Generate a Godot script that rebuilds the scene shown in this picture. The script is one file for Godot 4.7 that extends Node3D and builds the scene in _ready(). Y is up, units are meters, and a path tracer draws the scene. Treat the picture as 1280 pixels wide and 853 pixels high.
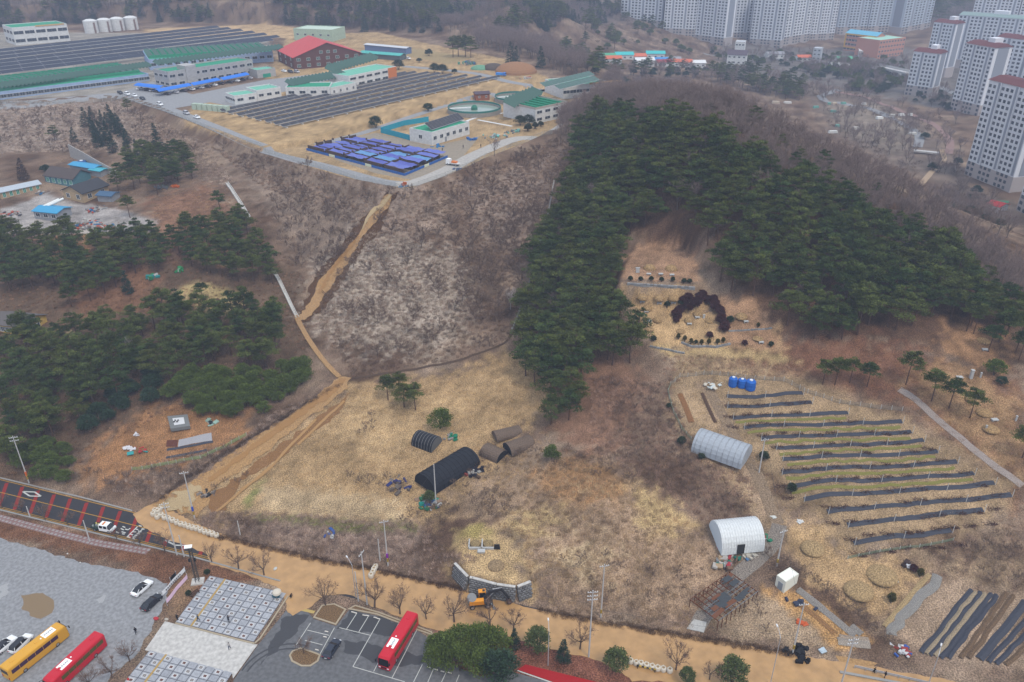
extends Node3D
# An aerial view of a hillside: a water works on a plateau, a mud slide down its bank to a flooded road, farms, graves, a pine hill and a town beyond.
# Metres, y up. The lower road is at height 0; x runs to the right, -z away over the hill.

var rng:=RandomNumberGenerator.new()
var count:={}
var M:={}

class Geo:
	var v:=PackedVector3Array()
	var n:=PackedVector3Array()
	var k:=PackedColorArray()
	var col:=Color.WHITE
	func tri(a: Vector3,b: Vector3,c: Vector3)->void:
		var nn:=(c-a).cross(b-a).normalized()
		v.append(a);v.append(b);v.append(c)
		n.append(nn);n.append(nn);n.append(nn)
		k.append(col);k.append(col);k.append(col)
	func tris(a: Vector3,b: Vector3,c: Vector3,na: Vector3,nb: Vector3,nc: Vector3)->void:
		v.append(a);v.append(b);v.append(c)
		n.append(na);n.append(nb);n.append(nc)
		k.append(col);k.append(col);k.append(col)
	func quad(a: Vector3,b: Vector3,c: Vector3,d: Vector3)->void:
		tri(a,b,c);tri(a,c,d)
	func hexa(p: Array)->void:
		quad(p[4],p[7],p[6],p[5]);quad(p[0],p[1],p[2],p[3])
		for i in 4:
			var j:=(i+1) % 4
			quad(p[i],p[4+i],p[4+j],p[j])
	func box(c: Vector3,s: Vector3,yaw:=0.0,top:=1.0)->void:
		var b:=Basis(Vector3.UP,yaw)
		var p:=[]
		for y in [-0.5,0.5]:
			var t:=top if y>0 else 1.0
			for q in [[-0.5,0.5],[0.5,0.5],[0.5,-0.5],[-0.5,-0.5]]:
				p.append(c+b*Vector3(q[0]*s.x*t,y*s.y,q[1]*s.z*t))
		hexa(p)
	func obox(b: Basis,c: Vector3,s: Vector3)->void:
		var p:=[]
		for y in [-0.5,0.5]:
			for q in [[-0.5,0.5],[0.5,0.5],[0.5,-0.5],[-0.5,-0.5]]:
				p.append(c+b*Vector3(q[0]*s.x,y*s.y,q[1]*s.z))
		hexa(p)
	func bar(a: Vector3,b: Vector3,w: float,h: float)->void:
		var d:=(b-a)
		var L:=d.length()
		if L<0.0001: return
		d/=L
		var up:=Vector3.UP if absf(d.y)<0.95 else Vector3.RIGHT
		var x:=d.cross(up).normalized()
		obox(Basis(x,x.cross(d),-d),(a+b)/2,Vector3(w,h,L))
	func tube(p: Array,r: Array,sides:=6,cap:=true)->void:
		var rings:=[]
		for i in p.size():
			var d: Vector3=(p[mini(i+1,p.size()-1)]-p[maxi(i-1,0)]).normalized()
			var up:=Vector3.UP if absf(d.y)<0.9 else Vector3.RIGHT
			var x:=d.cross(up).normalized()
			var y:=x.cross(d)
			var ring:=[]
			for s in sides:
				var a:=TAU*s/sides
				ring.append([p[i]+(x*cos(a)+y*sin(a))*r[i],x*cos(a)+y*sin(a)])
			rings.append(ring)
		for i in p.size()-1:
			for s in sides:
				var t:=(s+1) % sides
				var A=rings[i][s];var B=rings[i][t];var C=rings[i+1][t];var D=rings[i+1][s]
				tris(A[0],C[0],D[0],A[1],C[1],D[1]);tris(A[0],B[0],C[0],A[1],B[1],C[1])
		if cap:
			for s in range(1,sides-1):
				tri(rings[-1][0][0],rings[-1][s+1][0],rings[-1][s][0])
				tri(rings[0][0][0],rings[0][s][0],rings[0][s+1][0])
	func lathe(pr: Array,at: Vector3,sides:=16,sx:=1.0,sz:=1.0)->void:
		for i in pr.size()-1:
			var a: Vector2=pr[i]
			var b: Vector2=pr[i+1]
			var nr:=Vector2(b.y-a.y,a.x-b.x).normalized()
			for s in sides:
				var t0:=TAU*s/sides
				var t1:=TAU*(s+1)/sides
				var c0:=Vector3(cos(t0)*sx,0,-sin(t0)*sz)
				var c1:=Vector3(cos(t1)*sx,0,-sin(t1)*sz)
				var up:=Vector3.UP
				var A:=at+c0*a.x+up*a.y
				var B:=at+c1*a.x+up*a.y
				var C:=at+c1*b.x+up*b.y
				var D:=at+c0*b.x+up*b.y
				var n0:=c0*nr.x+up*nr.y
				var n1:=c1*nr.x+up*nr.y
				if b.x>0.0001: tris(A,D,C,n0,n0,n1)
				if a.x>0.0001: tris(A,C,B,n0,n1,n1)
	func prism(q: PackedVector2Array,y0: float,y1: float,bottom:=false)->void:
		var ccw:=Geometry2D.is_polygon_clockwise(q)
		var idx:=Geometry2D.triangulate_polygon(q)
		for i in range(0,idx.size(),3):
			var a:=Vector3(q[idx[i]].x,y1,q[idx[i]].y)
			var b:=Vector3(q[idx[i+1]].x,y1,q[idx[i+1]].y)
			var c:=Vector3(q[idx[i+2]].x,y1,q[idx[i+2]].y)
			if (c-a).cross(b-a).y>0: tri(a,b,c)
			else: tri(a,c,b)
		if y1-y0>0.0001:
			for i in q.size():
				var p:=q[i]
				var r:=q[(i+1) % q.size()]
				var A:=Vector3(p.x,y0,p.y);var B:=Vector3(r.x,y0,r.y)
				var C:=Vector3(r.x,y1,r.y);var D:=Vector3(p.x,y1,p.y)
				if ccw: quad(A,B,C,D)
				else: quad(B,A,D,C)
	func mesh(keep_colors:=false)->ArrayMesh:
		var m:=ArrayMesh.new()
		if v.is_empty(): return m
		var a:=[]
		a.resize(Mesh.ARRAY_MAX)
		a[Mesh.ARRAY_VERTEX]=v
		a[Mesh.ARRAY_NORMAL]=n
		if keep_colors: a[Mesh.ARRAY_COLOR]=k
		m.add_surface_from_arrays(Mesh.PRIMITIVE_TRIANGLES,a)
		return m

func pl(a: Array)->PackedVector2Array:
	var q:=PackedVector2Array()
	for i in range(0,a.size(),2): q.append(Vector2(a[i],a[i+1]))
	return q

func lin(r: float,g: float,b: float,a:=1.0)->Color:
	return Color(r,g,b,a).linear_to_srgb()

func grain(seed_: int,freq: float,lo: float,hi: float,size:=512,octaves:=4,kind:=FastNoiseLite.TYPE_SIMPLEX_SMOOTH)->NoiseTexture2D:
	var f:=FastNoiseLite.new()
	f.seed=seed_;f.frequency=freq;f.fractal_octaves=octaves;f.noise_type=kind
	var t:=NoiseTexture2D.new()
	t.width=size;t.height=size;t.seamless=true;t.noise=f
	var g:=Gradient.new()
	g.set_color(0,Color(lo,lo,lo));g.set_color(1,Color(hi,hi,hi))
	t.color_ramp=g
	return t

var tex_grime: Texture2D
var tex_fine: Texture2D
var tex_ground: Texture2D

func mt(called: String,r: float,g: float,b: float,rough:=0.85,metal:=0.0,tex: Texture2D=null,scale:=0.2)->StandardMaterial3D:
	if M.has(called): return M[called]
	var m:=StandardMaterial3D.new()
	m.resource_name=called
	m.albedo_color=lin(r,g,b)
	m.roughness=rough;m.metallic=metal
	m.metallic_specular=0.22
	if tex:
		m.albedo_texture=tex
		m.uv1_triplanar=true;m.uv1_world_triplanar=true
		m.uv1_scale=Vector3.ONE*scale
	M[called]=m
	return m

func vm(called: String,rough:=0.95,tex: Texture2D=null,scale:=0.2)->StandardMaterial3D:
	var m:=mt(called,1,1,1,rough,0.0,tex,scale)
	m.vertex_color_use_as_albedo=true
	m.metallic_specular=0.1
	return m

func numbered(s: String)->String:
	var c: int=count.get(s,0)
	count[s]=c+1
	return s if c==0 else "%s_%03d" % [s,c]

func tag(o: Node,label: String,category:="",group:="",kind:="")->Node:
	o.set_meta("label",label)
	if category: o.set_meta("category",category)
	if group: o.set_meta("group",group)
	if kind: o.set_meta("kind",kind)
	return o

func thing(called: String,label: String,category: String,at: Vector3,yaw:=0.0,group:="")->Node3D:
	var o:=Node3D.new()
	o.name=numbered(called)
	o.position=at;o.rotation.y=yaw
	add_child(o,true)
	tag(o,label,category,group)
	return o

func part(parent: Node3D,called: String,g,m: Material,label:="",colors:=false)->MeshInstance3D:
	var o:=MeshInstance3D.new()
	o.mesh=g.mesh(colors) if g is Geo else g
	o.material_override=null
	for i in o.mesh.get_surface_count(): o.mesh.surface_set_material(i,m)
	o.name=called
	parent.add_child(o,true)
	if label: o.set_meta("label",label)
	return o

func solo(called: String,label: String,category: String,g,m: Material,at:=Vector3.ZERO,yaw:=0.0,group:="",colors:=false)->MeshInstance3D:
	var o:=part(self,numbered(called),g,m,"",colors)
	o.position=at;o.rotation.y=yaw
	tag(o,label,category,group)
	return o

func struct(called: String,g,m: Material,colors:=false)->MeshInstance3D:
	var o:=part(self,numbered(called),g,m,"",colors)
	o.set_meta("kind","structure")
	o.set_meta("label",called.replace("_"," "))
	return o

func copy(o: Node3D,at: Vector3,yaw:=0.0,label:="",group:="",scale:=1.0)->Node3D:
	var base:=String(o.name)
	var cut:=base.rfind("_")
	if cut>0 and base.substr(cut+1).is_valid_int(): base=base.substr(0,cut)
	var c: Node3D=o.duplicate()
	c.name=numbered(base)
	c.position=at;c.rotation.y=yaw;c.scale=Vector3.ONE*scale
	add_child(c,true)
	if label: c.set_meta("label",label)
	if group: c.set_meta("group",group)
	return c

# ---------------------------------------------------------------- terrain
var CP:=[
-110.7,-130.5,-0.08857,-70.8,-117.0,0.01468,-36.9,-108.9,-0.01727,-6.2,-108.9,0.1844,23.6,-101.5,-0.0584,52.5,-99.8,0.01529,-93.3,-99.8,-0.01366,0.0,-84.1,-0.0638,
47.5,-84.1,-0.04981,-58.1,-84.1,-0.0222,90.7,-90.8,-0.07513,-138.3,-146.3,0.009558,-119.1,-117.0,-0.01405,-114.0,-157.6,0.4448,-94.0,-152.7,0.1411,-89.0,-155.1,-0.04083,
-74.6,-152.4,0.06496,-57.0,-143.9,-0.06456,-57.8,-154.5,-0.2088,-39.5,-138.7,0.003722,-24.3,-131.6,0.247,-40.3,-153.7,-0.08872,-66.0,-155.5,0.4506,-127.2,-168.3,0.1371,
-111.4,-166.2,-0.6488,-105.6,-171.8,0.2374,-87.5,-173.8,0.02199,-76.0,-177.1,0.1266,-65.7,-177.8,-0.1616,-77.5,-162.0,-0.4235,-58.4,-182.5,0.3315,-48.7,-194.8,-0.1668,
-125.9,-184.2,0.1025,-106.8,-191.9,-0.1251,-82.2,-199.2,0.03257,-66.6,-200.1,-0.5568,-61.3,-206.7,0.2136,-125.7,-205.1,0.0205,-142.1,-206.3,-0.2602,-151.6,-224.9,0.1957,
-166.3,-212.8,-0.1891,-148.4,-177.8,0.09295,-107.0,-217.8,0.1789,-93.1,-228.6,-0.342,-78.9,-230.2,0.2936,-88.5,-248.8,-0.04728,-145.4,-250.0,0.1233,-171.5,-248.8,0.03067,
-195.6,-253.5,-0.0261,-183.4,-271.4,-0.03007,-154.0,-270.0,-0.1034,-131.5,-271.4,-0.09186,-166.4,-296.9,0.06832,-200.0,-301.8,0.03769,-221.9,-296.9,-0.04972,-135.4,-297.2,0.0844,
-108.5,-262.1,-0.01212,-110.2,-286.1,0.02226,-89.4,-263.4,-0.077,-147.8,-331.5,-0.03416,-186.3,-364.8,0.01687,-214.2,-368.8,0.03487,-236.4,-368.8,0.004995,-265.9,-368.8,0.0524,
-252.8,-400.0,-0.07083,-217.5,-408.9,0.01375,-130.5,-341.3,-0.04159,-106.8,-306.4,0.0336,-85.0,-294.5,-0.08306,-76.2,-266.0,0.09289,-72.9,-243.5,-0.1592,-64.7,-228.5,0.1271,
-62.1,-266.0,0.4915,-58.0,-278.7,-0.1307,-40.0,-275.6,-0.6096,-45.0,-243.5,0.1543,-41.1,-214.0,-0.3217,-49.0,-202.9,0.4499,-21.9,-258.1,0.03479,-20.2,-228.1,-0.07404,
-18.7,-204.8,0.01386,-5.9,-283.3,0.1683,-2.7,-248.5,0.1279,-2.5,-219.8,-0.007819,2.4,-210.5,0.4928,15.5,-306.0,-0.03625,13.7,-260.2,-0.3192,12.7,-234.9,-0.08588,
-17.6,-187.7,-0.07768,0.0,-188.4,0.002164,-28.9,-171.6,-0.01567,-16.1,-164.8,-0.001204,0.0,-163.1,0.08624,12.0,-166.0,0.4068,7.5,-150.0,0.1158,-15.1,-150.4,-0.01068,
-30.0,-148.4,0.01412,-7.1,-136.5,0.1547,-17.4,-132.8,-0.1463,-6.7,-126.9,-0.2694,2.5,-123.7,-0.2982,15.4,-158.4,-0.4496,18.4,-147.8,0.1306,29.3,-146.7,-0.09575,
20.7,-133.7,-0.1631,10.3,-132.5,-0.07522,9.8,-121.5,0.4225,22.5,-117.5,0.03122,35.4,-128.0,-0.2225,38.8,-138.0,-0.3745,33.5,-115.9,0.05028,39.7,-118.9,0.3824,
47.6,-129.1,-0.06532,51.7,-135.6,0.2979,56.5,-137.4,0.4193,48.4,-159.7,-0.0244,55.7,-149.7,0.07743,37.2,-162.4,0.09476,44.0,-180.9,0.08365,42.5,-148.0,0.2351,
58.5,-179.7,0.9292,73.9,-176.0,0.3248,91.7,-169.1,0.3645,102.4,-157.3,0.07484,108.3,-142.2,-0.234,61.9,-160.5,-0.3065,77.1,-154.3,-0.05191,93.6,-148.8,0.09298,
64.3,-141.5,-0.463,81.5,-140.3,0.01215,97.7,-137.3,-0.0006807,70.9,-128.9,-0.2794,91.9,-131.6,-0.2737,65.2,-131.8,0.08916,68.3,-125.7,0.1224,79.7,-125.2,0.3543,
72.0,-117.7,-0.4315,57.2,-115.4,0.08374,62.2,-111.5,0.05519,50.4,-113.7,-0.2894,55.1,-108.4,0.09855,78.5,-109.6,0.223,88.1,-114.3,-0.1037,100.1,-113.6,0.02931,
105.3,-124.2,0.4125,95.2,-103.8,0.2387,107.2,-105.4,-0.1781,116.5,-122.1,-0.1151,126.0,-140.3,0.1126,110.2,-163.1,-0.02343,117.1,-150.1,0.09385,113.3,-175.5,-0.1689,
126.3,-169.3,0.1293,134.3,-156.6,-0.2803,97.3,-174.9,-0.1993,75.3,-182.3,-0.5603,25.2,-180.9,-0.5587,17.1,-184.3,0.05499,34.3,-186.8,0.1,41.5,-192.1,0.4957,
55.4,-186.7,-1.24,68.7,-189.3,0.3708,42.2,-197.8,-0.01809,36.4,-205.9,-0.746,51.6,-200.7,0.4863,64.3,-199.2,-0.2798,44.2,-212.5,0.1675,44.3,-222.2,-0.3846,
45.3,-237.9,0.8133,60.9,-216.1,0.6095,72.1,-204.8,0.4336,18.7,-208.8,-0.01296,20.3,-235.5,0.002836,27.6,-265.3,0.5864,24.9,-308.4,0.2217,42.5,-257.9,-0.4793,
46.4,-289.5,-0.03894,63.7,-310.1,-0.4565,42.2,-327.2,0.3453,67.5,-257.0,-0.1603,74.1,-289.5,-0.06141,83.3,-269.1,-0.1886,95.5,-262.5,0.2103,85.7,-226.7,-0.1783,
81.1,-206.9,-0.507,62.7,-229.5,-0.7041,116.0,-257.0,-0.1256,103.7,-219.9,0.3035,99.5,-193.7,0.09469,134.3,-234.4,-0.0695,117.4,-194.7,-0.07045,149.5,-213.0,0.1681,
137.3,-190.1,0.2438,155.1,-191.9,-0.2502,53.8,-407.4,-1.002,63.8,-354.6,-0.4162,-42.0,-319.4,0.0151,-28.3,-355.1,0.04467,-81.2,-438.9,0.01879,-134.3,-401.8,-0.03701,
-241.6,-513.3,-0.008312,-315.6,-513.3,-0.01071,-18.8,-486.1,0.07695,-150.7,-543.5,0.004979,20.7,-423.3,-0.03014,19.7,-513.3,-0.4756,-389.6,-513.3,-0.001562,-81.6,-614.8,0.02136,
-400.5,-664.6,0.05612,-252.5,-689.1,0.2393,-155.4,-689.1,0.3266,224.6,-730.8,-0.005978,217.3,-619.7,-0.03589,240.2,-552.8,0.006212,276.1,-697.7,-0.01593,303.1,-635.2,0.001894,
232.8,-451.5,-0.001109,204.3,-363.6,0.1037,206.3,-325.7,0.6156,258.8,-378.8,0.02696,303.6,-889.6,0.03608,193.4,-849.6,0.06046,220.5,-796.9,-0.02911,136.9,-800.4,0.0766,
82.2,-717.9,0.03773,146.3,-726.8,0.006253,472.2,-889.6,-0.01606,539.7,-889.6,-0.004558,387.6,-552.8,-0.003902,248.5,-308.2,0.0363,75.7,-805.3,0.1987,40.7,-716.0,0.4821,
0.0,-747.2,4.094,44.0,-786.7,-0.654,0.0,-739.3,-4.4,-95.0,-728.5,-0.2639,-54.9,-732.4,0.3598,-189.3,-701.4,-0.3623,-296.8,-726.2,-0.1569,-381.6,-760.4,0.08929,
-440.2,-740.1,-0.09264,-550.2,-747.9,0.08786,60.0,-420.0,0.7701,110.0,-400.0,0.2902,150.0,-350.0,0.2129,190.0,-330.0,-0.549,80.0,-380.0,-0.007713,30.0,-395.0,0.2296,
130.0,-470.0,-0.01932,60.0,-520.0,0.3791,200.0,-420.0,-0.07185,250.0,-330.0,-0.1142,0.0,-1150.0,-0.05817,-300.0,-1150.0,-0.02227,-600.0,-1100.0,0.02107,200.0,-1100.0,-0.08414,
-900.0,-1000.0,0.03023,-700.0,-700.0,-0.03655,-500.0,-500.0,-0.002197,-450.0,-350.0,-0.02188,300.0,-1200.0,0.07051,500.0,-1300.0,0.1161,700.0,-1000.0,0.03655,600.0,-700.0,0.01244,
450.0,-450.0,0.001292,330.0,-250.0,-0.08902,300.0,-150.0,-0.02642,-300.0,-150.0,0.05347,-260.0,-250.0,0.04565,-300.0,-300.0,-0.04066,-200.0,0.0,-0.002164,0.0,0.0,-0.01681,
200.0,0.0,-0.006339,260.0,-80.0,0.086,-260.0,-60.0,-0.001888,0.0,-1900.0,-0.07706,-600.0,-1900.0,-0.03711,-1300.0,-1600.0,-0.01923,700.0,-2000.0,0.02258,1300.0,-1900.0,-0.02083,
1500.0,-1200.0,0.005718,300.0,-2600.0,-0.0345,-1300.0,-600.0,-0.00692,1200.0,-500.0,-0.01363,-900.0,-100.0,0.0006246,900.0,0.0,-0.02265,0.0,-2800.0,-0.01433,420.0,-1500.0,-0.007849,
600.0,-1500.0,-0.09669,250.0,-1600.0,0.1324,900.0,-1500.0,-0.017]
var FL:=[]
var cells:=PackedFloat32Array()
const GX0:=-560.0
const GZ0:=-880.0
const GS:=8.0
const GNX:=142
const GNZ:=124
var bump:=FastNoiseLite.new()

func raw(x: float,z: float)->float:
	var h:=163.0067
	for i in range(0,CP.size(),3):
		var dx: float=x-CP[i]
		var dz: float=z-CP[i+1]
		h+=CP[i+2]*sqrt(dx*dx+dz*dz+196.0)
	return h

func cr(a: float,b: float,c: float,d: float,t: float)->float:
	return b+0.5*t*(c-a+t*(2.0*a-5.0*b+4.0*c-d+t*(3.0*(b-c)+d-a)))

func smooth_height(x: float,z: float)->float:
	var fx:=(x-GX0)/GS
	var fz:=(z-GZ0)/GS
	var ix:=int(floor(fx))
	var iz:=int(floor(fz))
	if ix<1 or iz<1 or ix>GNX-3 or iz>GNZ-3: return raw(x,z)
	fx-=ix;fz-=iz
	var r:=[0.0,0.0,0.0,0.0]
	for j in 4:
		var o:=(iz+j-1)*GNX+ix-1
		r[j]=cr(cells[o],cells[o+1],cells[o+2],cells[o+3],fx)
	return cr(r[0],r[1],r[2],r[3],fz)

func sdist(p: PackedVector2Array,x: float,z: float)->float:
	var best:=1e12
	var inside:=false
	var n:=p.size()
	var a:=p[n-1]
	for i in n:
		var b:=p[i]
		var ex:=b.x-a.x;var ez:=b.y-a.y
		var wx:=x-a.x;var wz:=z-a.y
		var t:=clampf((wx*ex+wz*ez)/(ex*ex+ez*ez+1e-9),0.0,1.0)
		var qx:=wx-ex*t;var qz:=wz-ez*t
		best=minf(best,qx*qx+qz*qz)
		if (a.y<=z)!=(b.y<=z) and x<a.x+(z-a.y)/ez*ex: inside=not inside
		a=b
	return -sqrt(best) if inside else sqrt(best)

func bounds(p: PackedVector2Array,pad:=0.0)->Rect2:
	var r:=Rect2(p[0],Vector2.ZERO)
	for q in p: r=r.expand(q)
	return r.grow(pad)

func gy(x: float,z: float)->float:
	var h:=smooth_height(x,z)
	var rough:=1.0
	for f in FL:
		if f[3].has_point(Vector2(x,z)):
			var d:=sdist(f[0],x,z)
			if d<f[2]:
				var t:=smoothstep(0.0,1.0,clampf(1.0-d/f[2],0.0,1.0))
				h=lerpf(h,f[1],t)
				rough*=1.0-t
	if rough>0.01: h+=bump.get_noise_2d(x,z)*0.55*rough*clampf(1.0+(-z-400.0)/150.0,1.0,7.0)
	return h

func g3(p: Vector2,up:=0.0)->Vector3:
	return Vector3(p.x,gy(p.x,p.y)+up,p.y)

func has(p: PackedVector2Array,q: Vector2)->bool:
	return Geometry2D.is_point_in_polygon(q,p)

func slide(p: Vector2,d: Vector2,m: float)->Vector2:
	return p+d.normalized()*m

func inset(p: PackedVector2Array,m: float)->PackedVector2Array:
	var r:=Geometry2D.offset_polygon(p,-m)
	return r[0] if r.size() else p

func drape(p: PackedVector2Array,up: float,step:=1.5,g: Geo=null,flat:=false)->Geo:
	if g==null: g=Geo.new()
	if flat:
		var y:=gy(p[0].x,p[0].y)+up
		g.prism(p,y,y)
		return g
	var r:=bounds(p)
	var x:=r.position.x
	while x<r.end.x:
		var col:=PackedVector2Array([Vector2(x,r.position.y-1),Vector2(x+step,r.position.y-1),Vector2(x+step,r.end.y+1),Vector2(x,r.end.y+1)])
		for strip in Geometry2D.intersect_polygons(p,col):
			var b:=bounds(strip)
			var z:=b.position.y
			while z<b.end.y:
				var row:=PackedVector2Array([Vector2(x-1,z),Vector2(x+step+1,z),Vector2(x+step+1,z+step),Vector2(x-1,z+step)])
				for c in Geometry2D.intersect_polygons(strip,row):
					var idx:=Geometry2D.triangulate_polygon(c)
					for i in range(0,idx.size(),3):
						var t:=[c[idx[i]],c[idx[i+1]],c[idx[i+2]]]
						var A:=g3(t[0],up);var B:=g3(t[1],up);var C:=g3(t[2],up)
						if (C-A).cross(B-A).y>0: g.tri(A,B,C)
						else: g.tri(A,C,B)
				z+=step
		x+=step
	return g

func ribbon(p: PackedVector2Array,w: float,up: float,step:=2.0,g: Geo=null,crown:=0.0)->Geo:
	if g==null: g=Geo.new()
	var q:=walk(bend(p) if p.size()>2 else p,step)
	var L:=[]
	for i in q.size():
		var d:=(q[mini(i+1,q.size()-1)]-q[maxi(i-1,0)]).normalized()
		var s:=Vector2(d.y,-d.x)*w/2
		L.append([g3(q[i]-s,up),g3(q[i],up+crown),g3(q[i]+s,up)])
	for i in L.size()-1:
		g.quad(L[i][0],L[i+1][0],L[i+1][1],L[i][1])
		g.quad(L[i][1],L[i+1][1],L[i+1][2],L[i][2])
	return g

func bend(p: PackedVector2Array)->PackedVector2Array:
	var q:=PackedVector2Array()
	for i in p.size()-1:
		var a:=p[maxi(i-1,0)];var d:=p[mini(i+2,p.size()-1)]
		for k in 6: q.append(p[i].cubic_interpolate(p[i+1],a,d,k/6.0))
	q.append(p[-1])
	return q

func walk(p: PackedVector2Array,step: float)->PackedVector2Array:
	var q:=PackedVector2Array()
	for i in p.size()-1:
		var n:=maxi(1,int(ceil(p[i].distance_to(p[i+1])/step)))
		for j in n: q.append(p[i].lerp(p[i+1],float(j)/n))
	q.append(p[-1])
	return q

var zones:=[]
func zone(p: PackedVector2Array,c: Color,soft:=1.5,wobble:=1.2,amount:=1.0)->void:
	zones.append([p,c,soft,wobble,amount])

func build_terrain()->void:
	var xs:=PackedFloat32Array()
	var zs:=PackedFloat32Array()
	var x:=-190.0
	while x<=190.0:
		xs.append(x);x+=0.95
	var s:=1.1
	while x<2600.0:
		xs.append(x);xs.insert(0,-x);x+=s;s=minf(s*1.07,60.0) if x>420.0 else minf(s*1.06,5.0)
	var z:=-62.0
	while z>-335.0:
		zs.append(z);z-=0.95
	s=1.0
	while z>-3000.0:
		zs.append(z);z-=s;s=minf(s*1.06,60.0) if z<-900.0 else minf(s*1.05,4.0)
	for q in [-50.0,-30.0,0.0,60.0,200.0]: zs.insert(0,q)
	var nx:=xs.size()
	var nz:=zs.size()
	var ver:=PackedVector3Array();ver.resize(nx*nz)
	var col:=PackedColorArray();col.resize(nx*nz)
	var blot:=FastNoiseLite.new()
	blot.seed=5;blot.frequency=0.035;blot.fractal_octaves=4
	var spot:=FastNoiseLite.new()
	spot.seed=9;spot.frequency=0.22;spot.fractal_octaves=3
	var b0:=Color(0.18,0.122,0.086)
	var b1:=Color(0.27,0.195,0.137)
	var b2:=Color(0.11,0.068,0.045)
	for j in nz:
		for i in nx:
			var o:=j*nx+i
			ver[o]=Vector3(xs[i],gy(xs[i],zs[j]),zs[j])
			var t:=blot.get_noise_2d(xs[i],zs[j])
			col[o]=b0.lerp(b1,smoothstep(0.0,0.5,t)).lerp(b2,smoothstep(0.0,0.5,-t))
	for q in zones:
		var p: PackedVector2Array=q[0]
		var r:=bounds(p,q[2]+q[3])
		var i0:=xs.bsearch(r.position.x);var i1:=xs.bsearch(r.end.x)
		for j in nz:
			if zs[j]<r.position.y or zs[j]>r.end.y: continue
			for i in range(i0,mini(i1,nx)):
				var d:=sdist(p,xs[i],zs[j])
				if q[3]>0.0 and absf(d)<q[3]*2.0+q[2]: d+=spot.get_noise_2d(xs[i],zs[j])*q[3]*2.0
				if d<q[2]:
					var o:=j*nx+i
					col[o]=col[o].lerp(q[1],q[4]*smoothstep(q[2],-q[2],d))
	var nor:=PackedVector3Array();nor.resize(nx*nz)
	for j in nz:
		for i in nx:
			var o:=j*nx+i
			var k:=spot.get_noise_2d(xs[i]*1.7,zs[j]*1.7)*0.34+blot.get_noise_2d(xs[i]*5.0,zs[j]*5.0)*0.3+blot.get_noise_2d(xs[i]*1.9+300.0,zs[j]*1.9)*0.4
			col[o]=(col[o]*1.32*(1.0+k)).clamp()
			col[o].a=1.0
			var l:=ver[o-1] if i>0 else ver[o]
			var rr:=ver[o+1] if i<nx-1 else ver[o]
			var u:=ver[o+nx] if j<nz-1 else ver[o]
			var dn:=ver[o-nx] if j>0 else ver[o]
			nor[o]=(rr-l).cross(u-dn).normalized()
			if nor[o].y<0: nor[o]=-nor[o]
	var idx:=PackedInt32Array()
	idx.resize((nx-1)*(nz-1)*6)
	var w:=0
	for j in nz-1:
		for i in nx-1:
			var o:=j*nx+i
			idx[w]=o;idx[w+1]=o+nx;idx[w+2]=o+nx+1
			idx[w+3]=o;idx[w+4]=o+nx+1;idx[w+5]=o+1
			w+=6
	var a:=[]
	a.resize(Mesh.ARRAY_MAX)
	a[Mesh.ARRAY_VERTEX]=ver;a[Mesh.ARRAY_NORMAL]=nor;a[Mesh.ARRAY_COLOR]=col;a[Mesh.ARRAY_INDEX]=idx
	var m:=ArrayMesh.new()
	m.add_surface_from_arrays(Mesh.PRIMITIVE_TRIANGLES,a)
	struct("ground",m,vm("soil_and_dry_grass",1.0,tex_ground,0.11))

func _ready()->void:
	rng.seed=20240301
	setup()
	for i in GNZ*GNX: cells.append(raw(GX0+GS*(i % GNX),GZ0+GS*(i/GNX)))
	FL=[
[pl([-297.2,-422.3,-265.3,-424.3,-212.3,-445.5,-190.7,-424.3,-149.7,-378.7,-102.5,-329.2,-59.2,-290.1,-37,-277.2,-25.4,-293.2,-12.78,-316.8,17.88,-359.8,30.69,-378.7,52.92,-430.5,62.28,-473.5,59.41,-525,26.71,-559.8,0,-635.4,-51.27,-680.7,-168.4,-749.4,-281.8,-773.3,-390.2,-773.3,-512.6,-761.2]),38,7],
[pl([-102.8,-329.2,-59.68,-291.7,-37.32,-278.9,-25.07,-295.8,-12.87,-318.2,17.97,-360.7,30.06,-379.3,43.07,-418.3,41.2,-444.9,23.22,-479.6,4.49,-462.8,-33.51,-428.2,-50.81,-403.3,-64.15,-376.1,-83.5,-347.8]),36,3],
[pl([-141.1,-162.9,-126.4,-158.3,-103.2,-151,-87.86,-146.3,-84.32,-149.2,-79.45,-146.3,-73.2,-141.9,-60.47,-136,-41.57,-130.8,-29.01,-127.9,-13.36,-123.7,-10.39,-124.4,-9,-123.3,-6.28,-121.7,0,-119.8,3.95,-120.8,6.46,-117.4,9.61,-115.9,25.04,-111.8,37.06,-109.5,48.6,-106.6,59.97,-104.4,68.23,-102.6,81.67,-99.77,94.09,-96.05,85.26,-46.88,-113,-46.88,-185.7,-158.3]),0,3.5],
[pl([30.99,-209.2,51.85,-206.4,55.78,-222.2,52.95,-236.7,44.45,-238.8,35.12,-225.4]),30.6,3.5],
[pl([-11.4,-126.2,-8.2,-122.1,0.97,-119.7,3.42,-121,1.68,-126.9,0,-133.8,-5.37,-139,-10.62,-136.9,-12.42,-131.8]),3.4,1]]
	for f in FL: f.append(bounds(f[0],f[2]))
	bump.seed=3;bump.frequency=0.06;bump.fractal_octaves=4
	lay_zones()
	build_terrain()
	stage()

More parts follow.
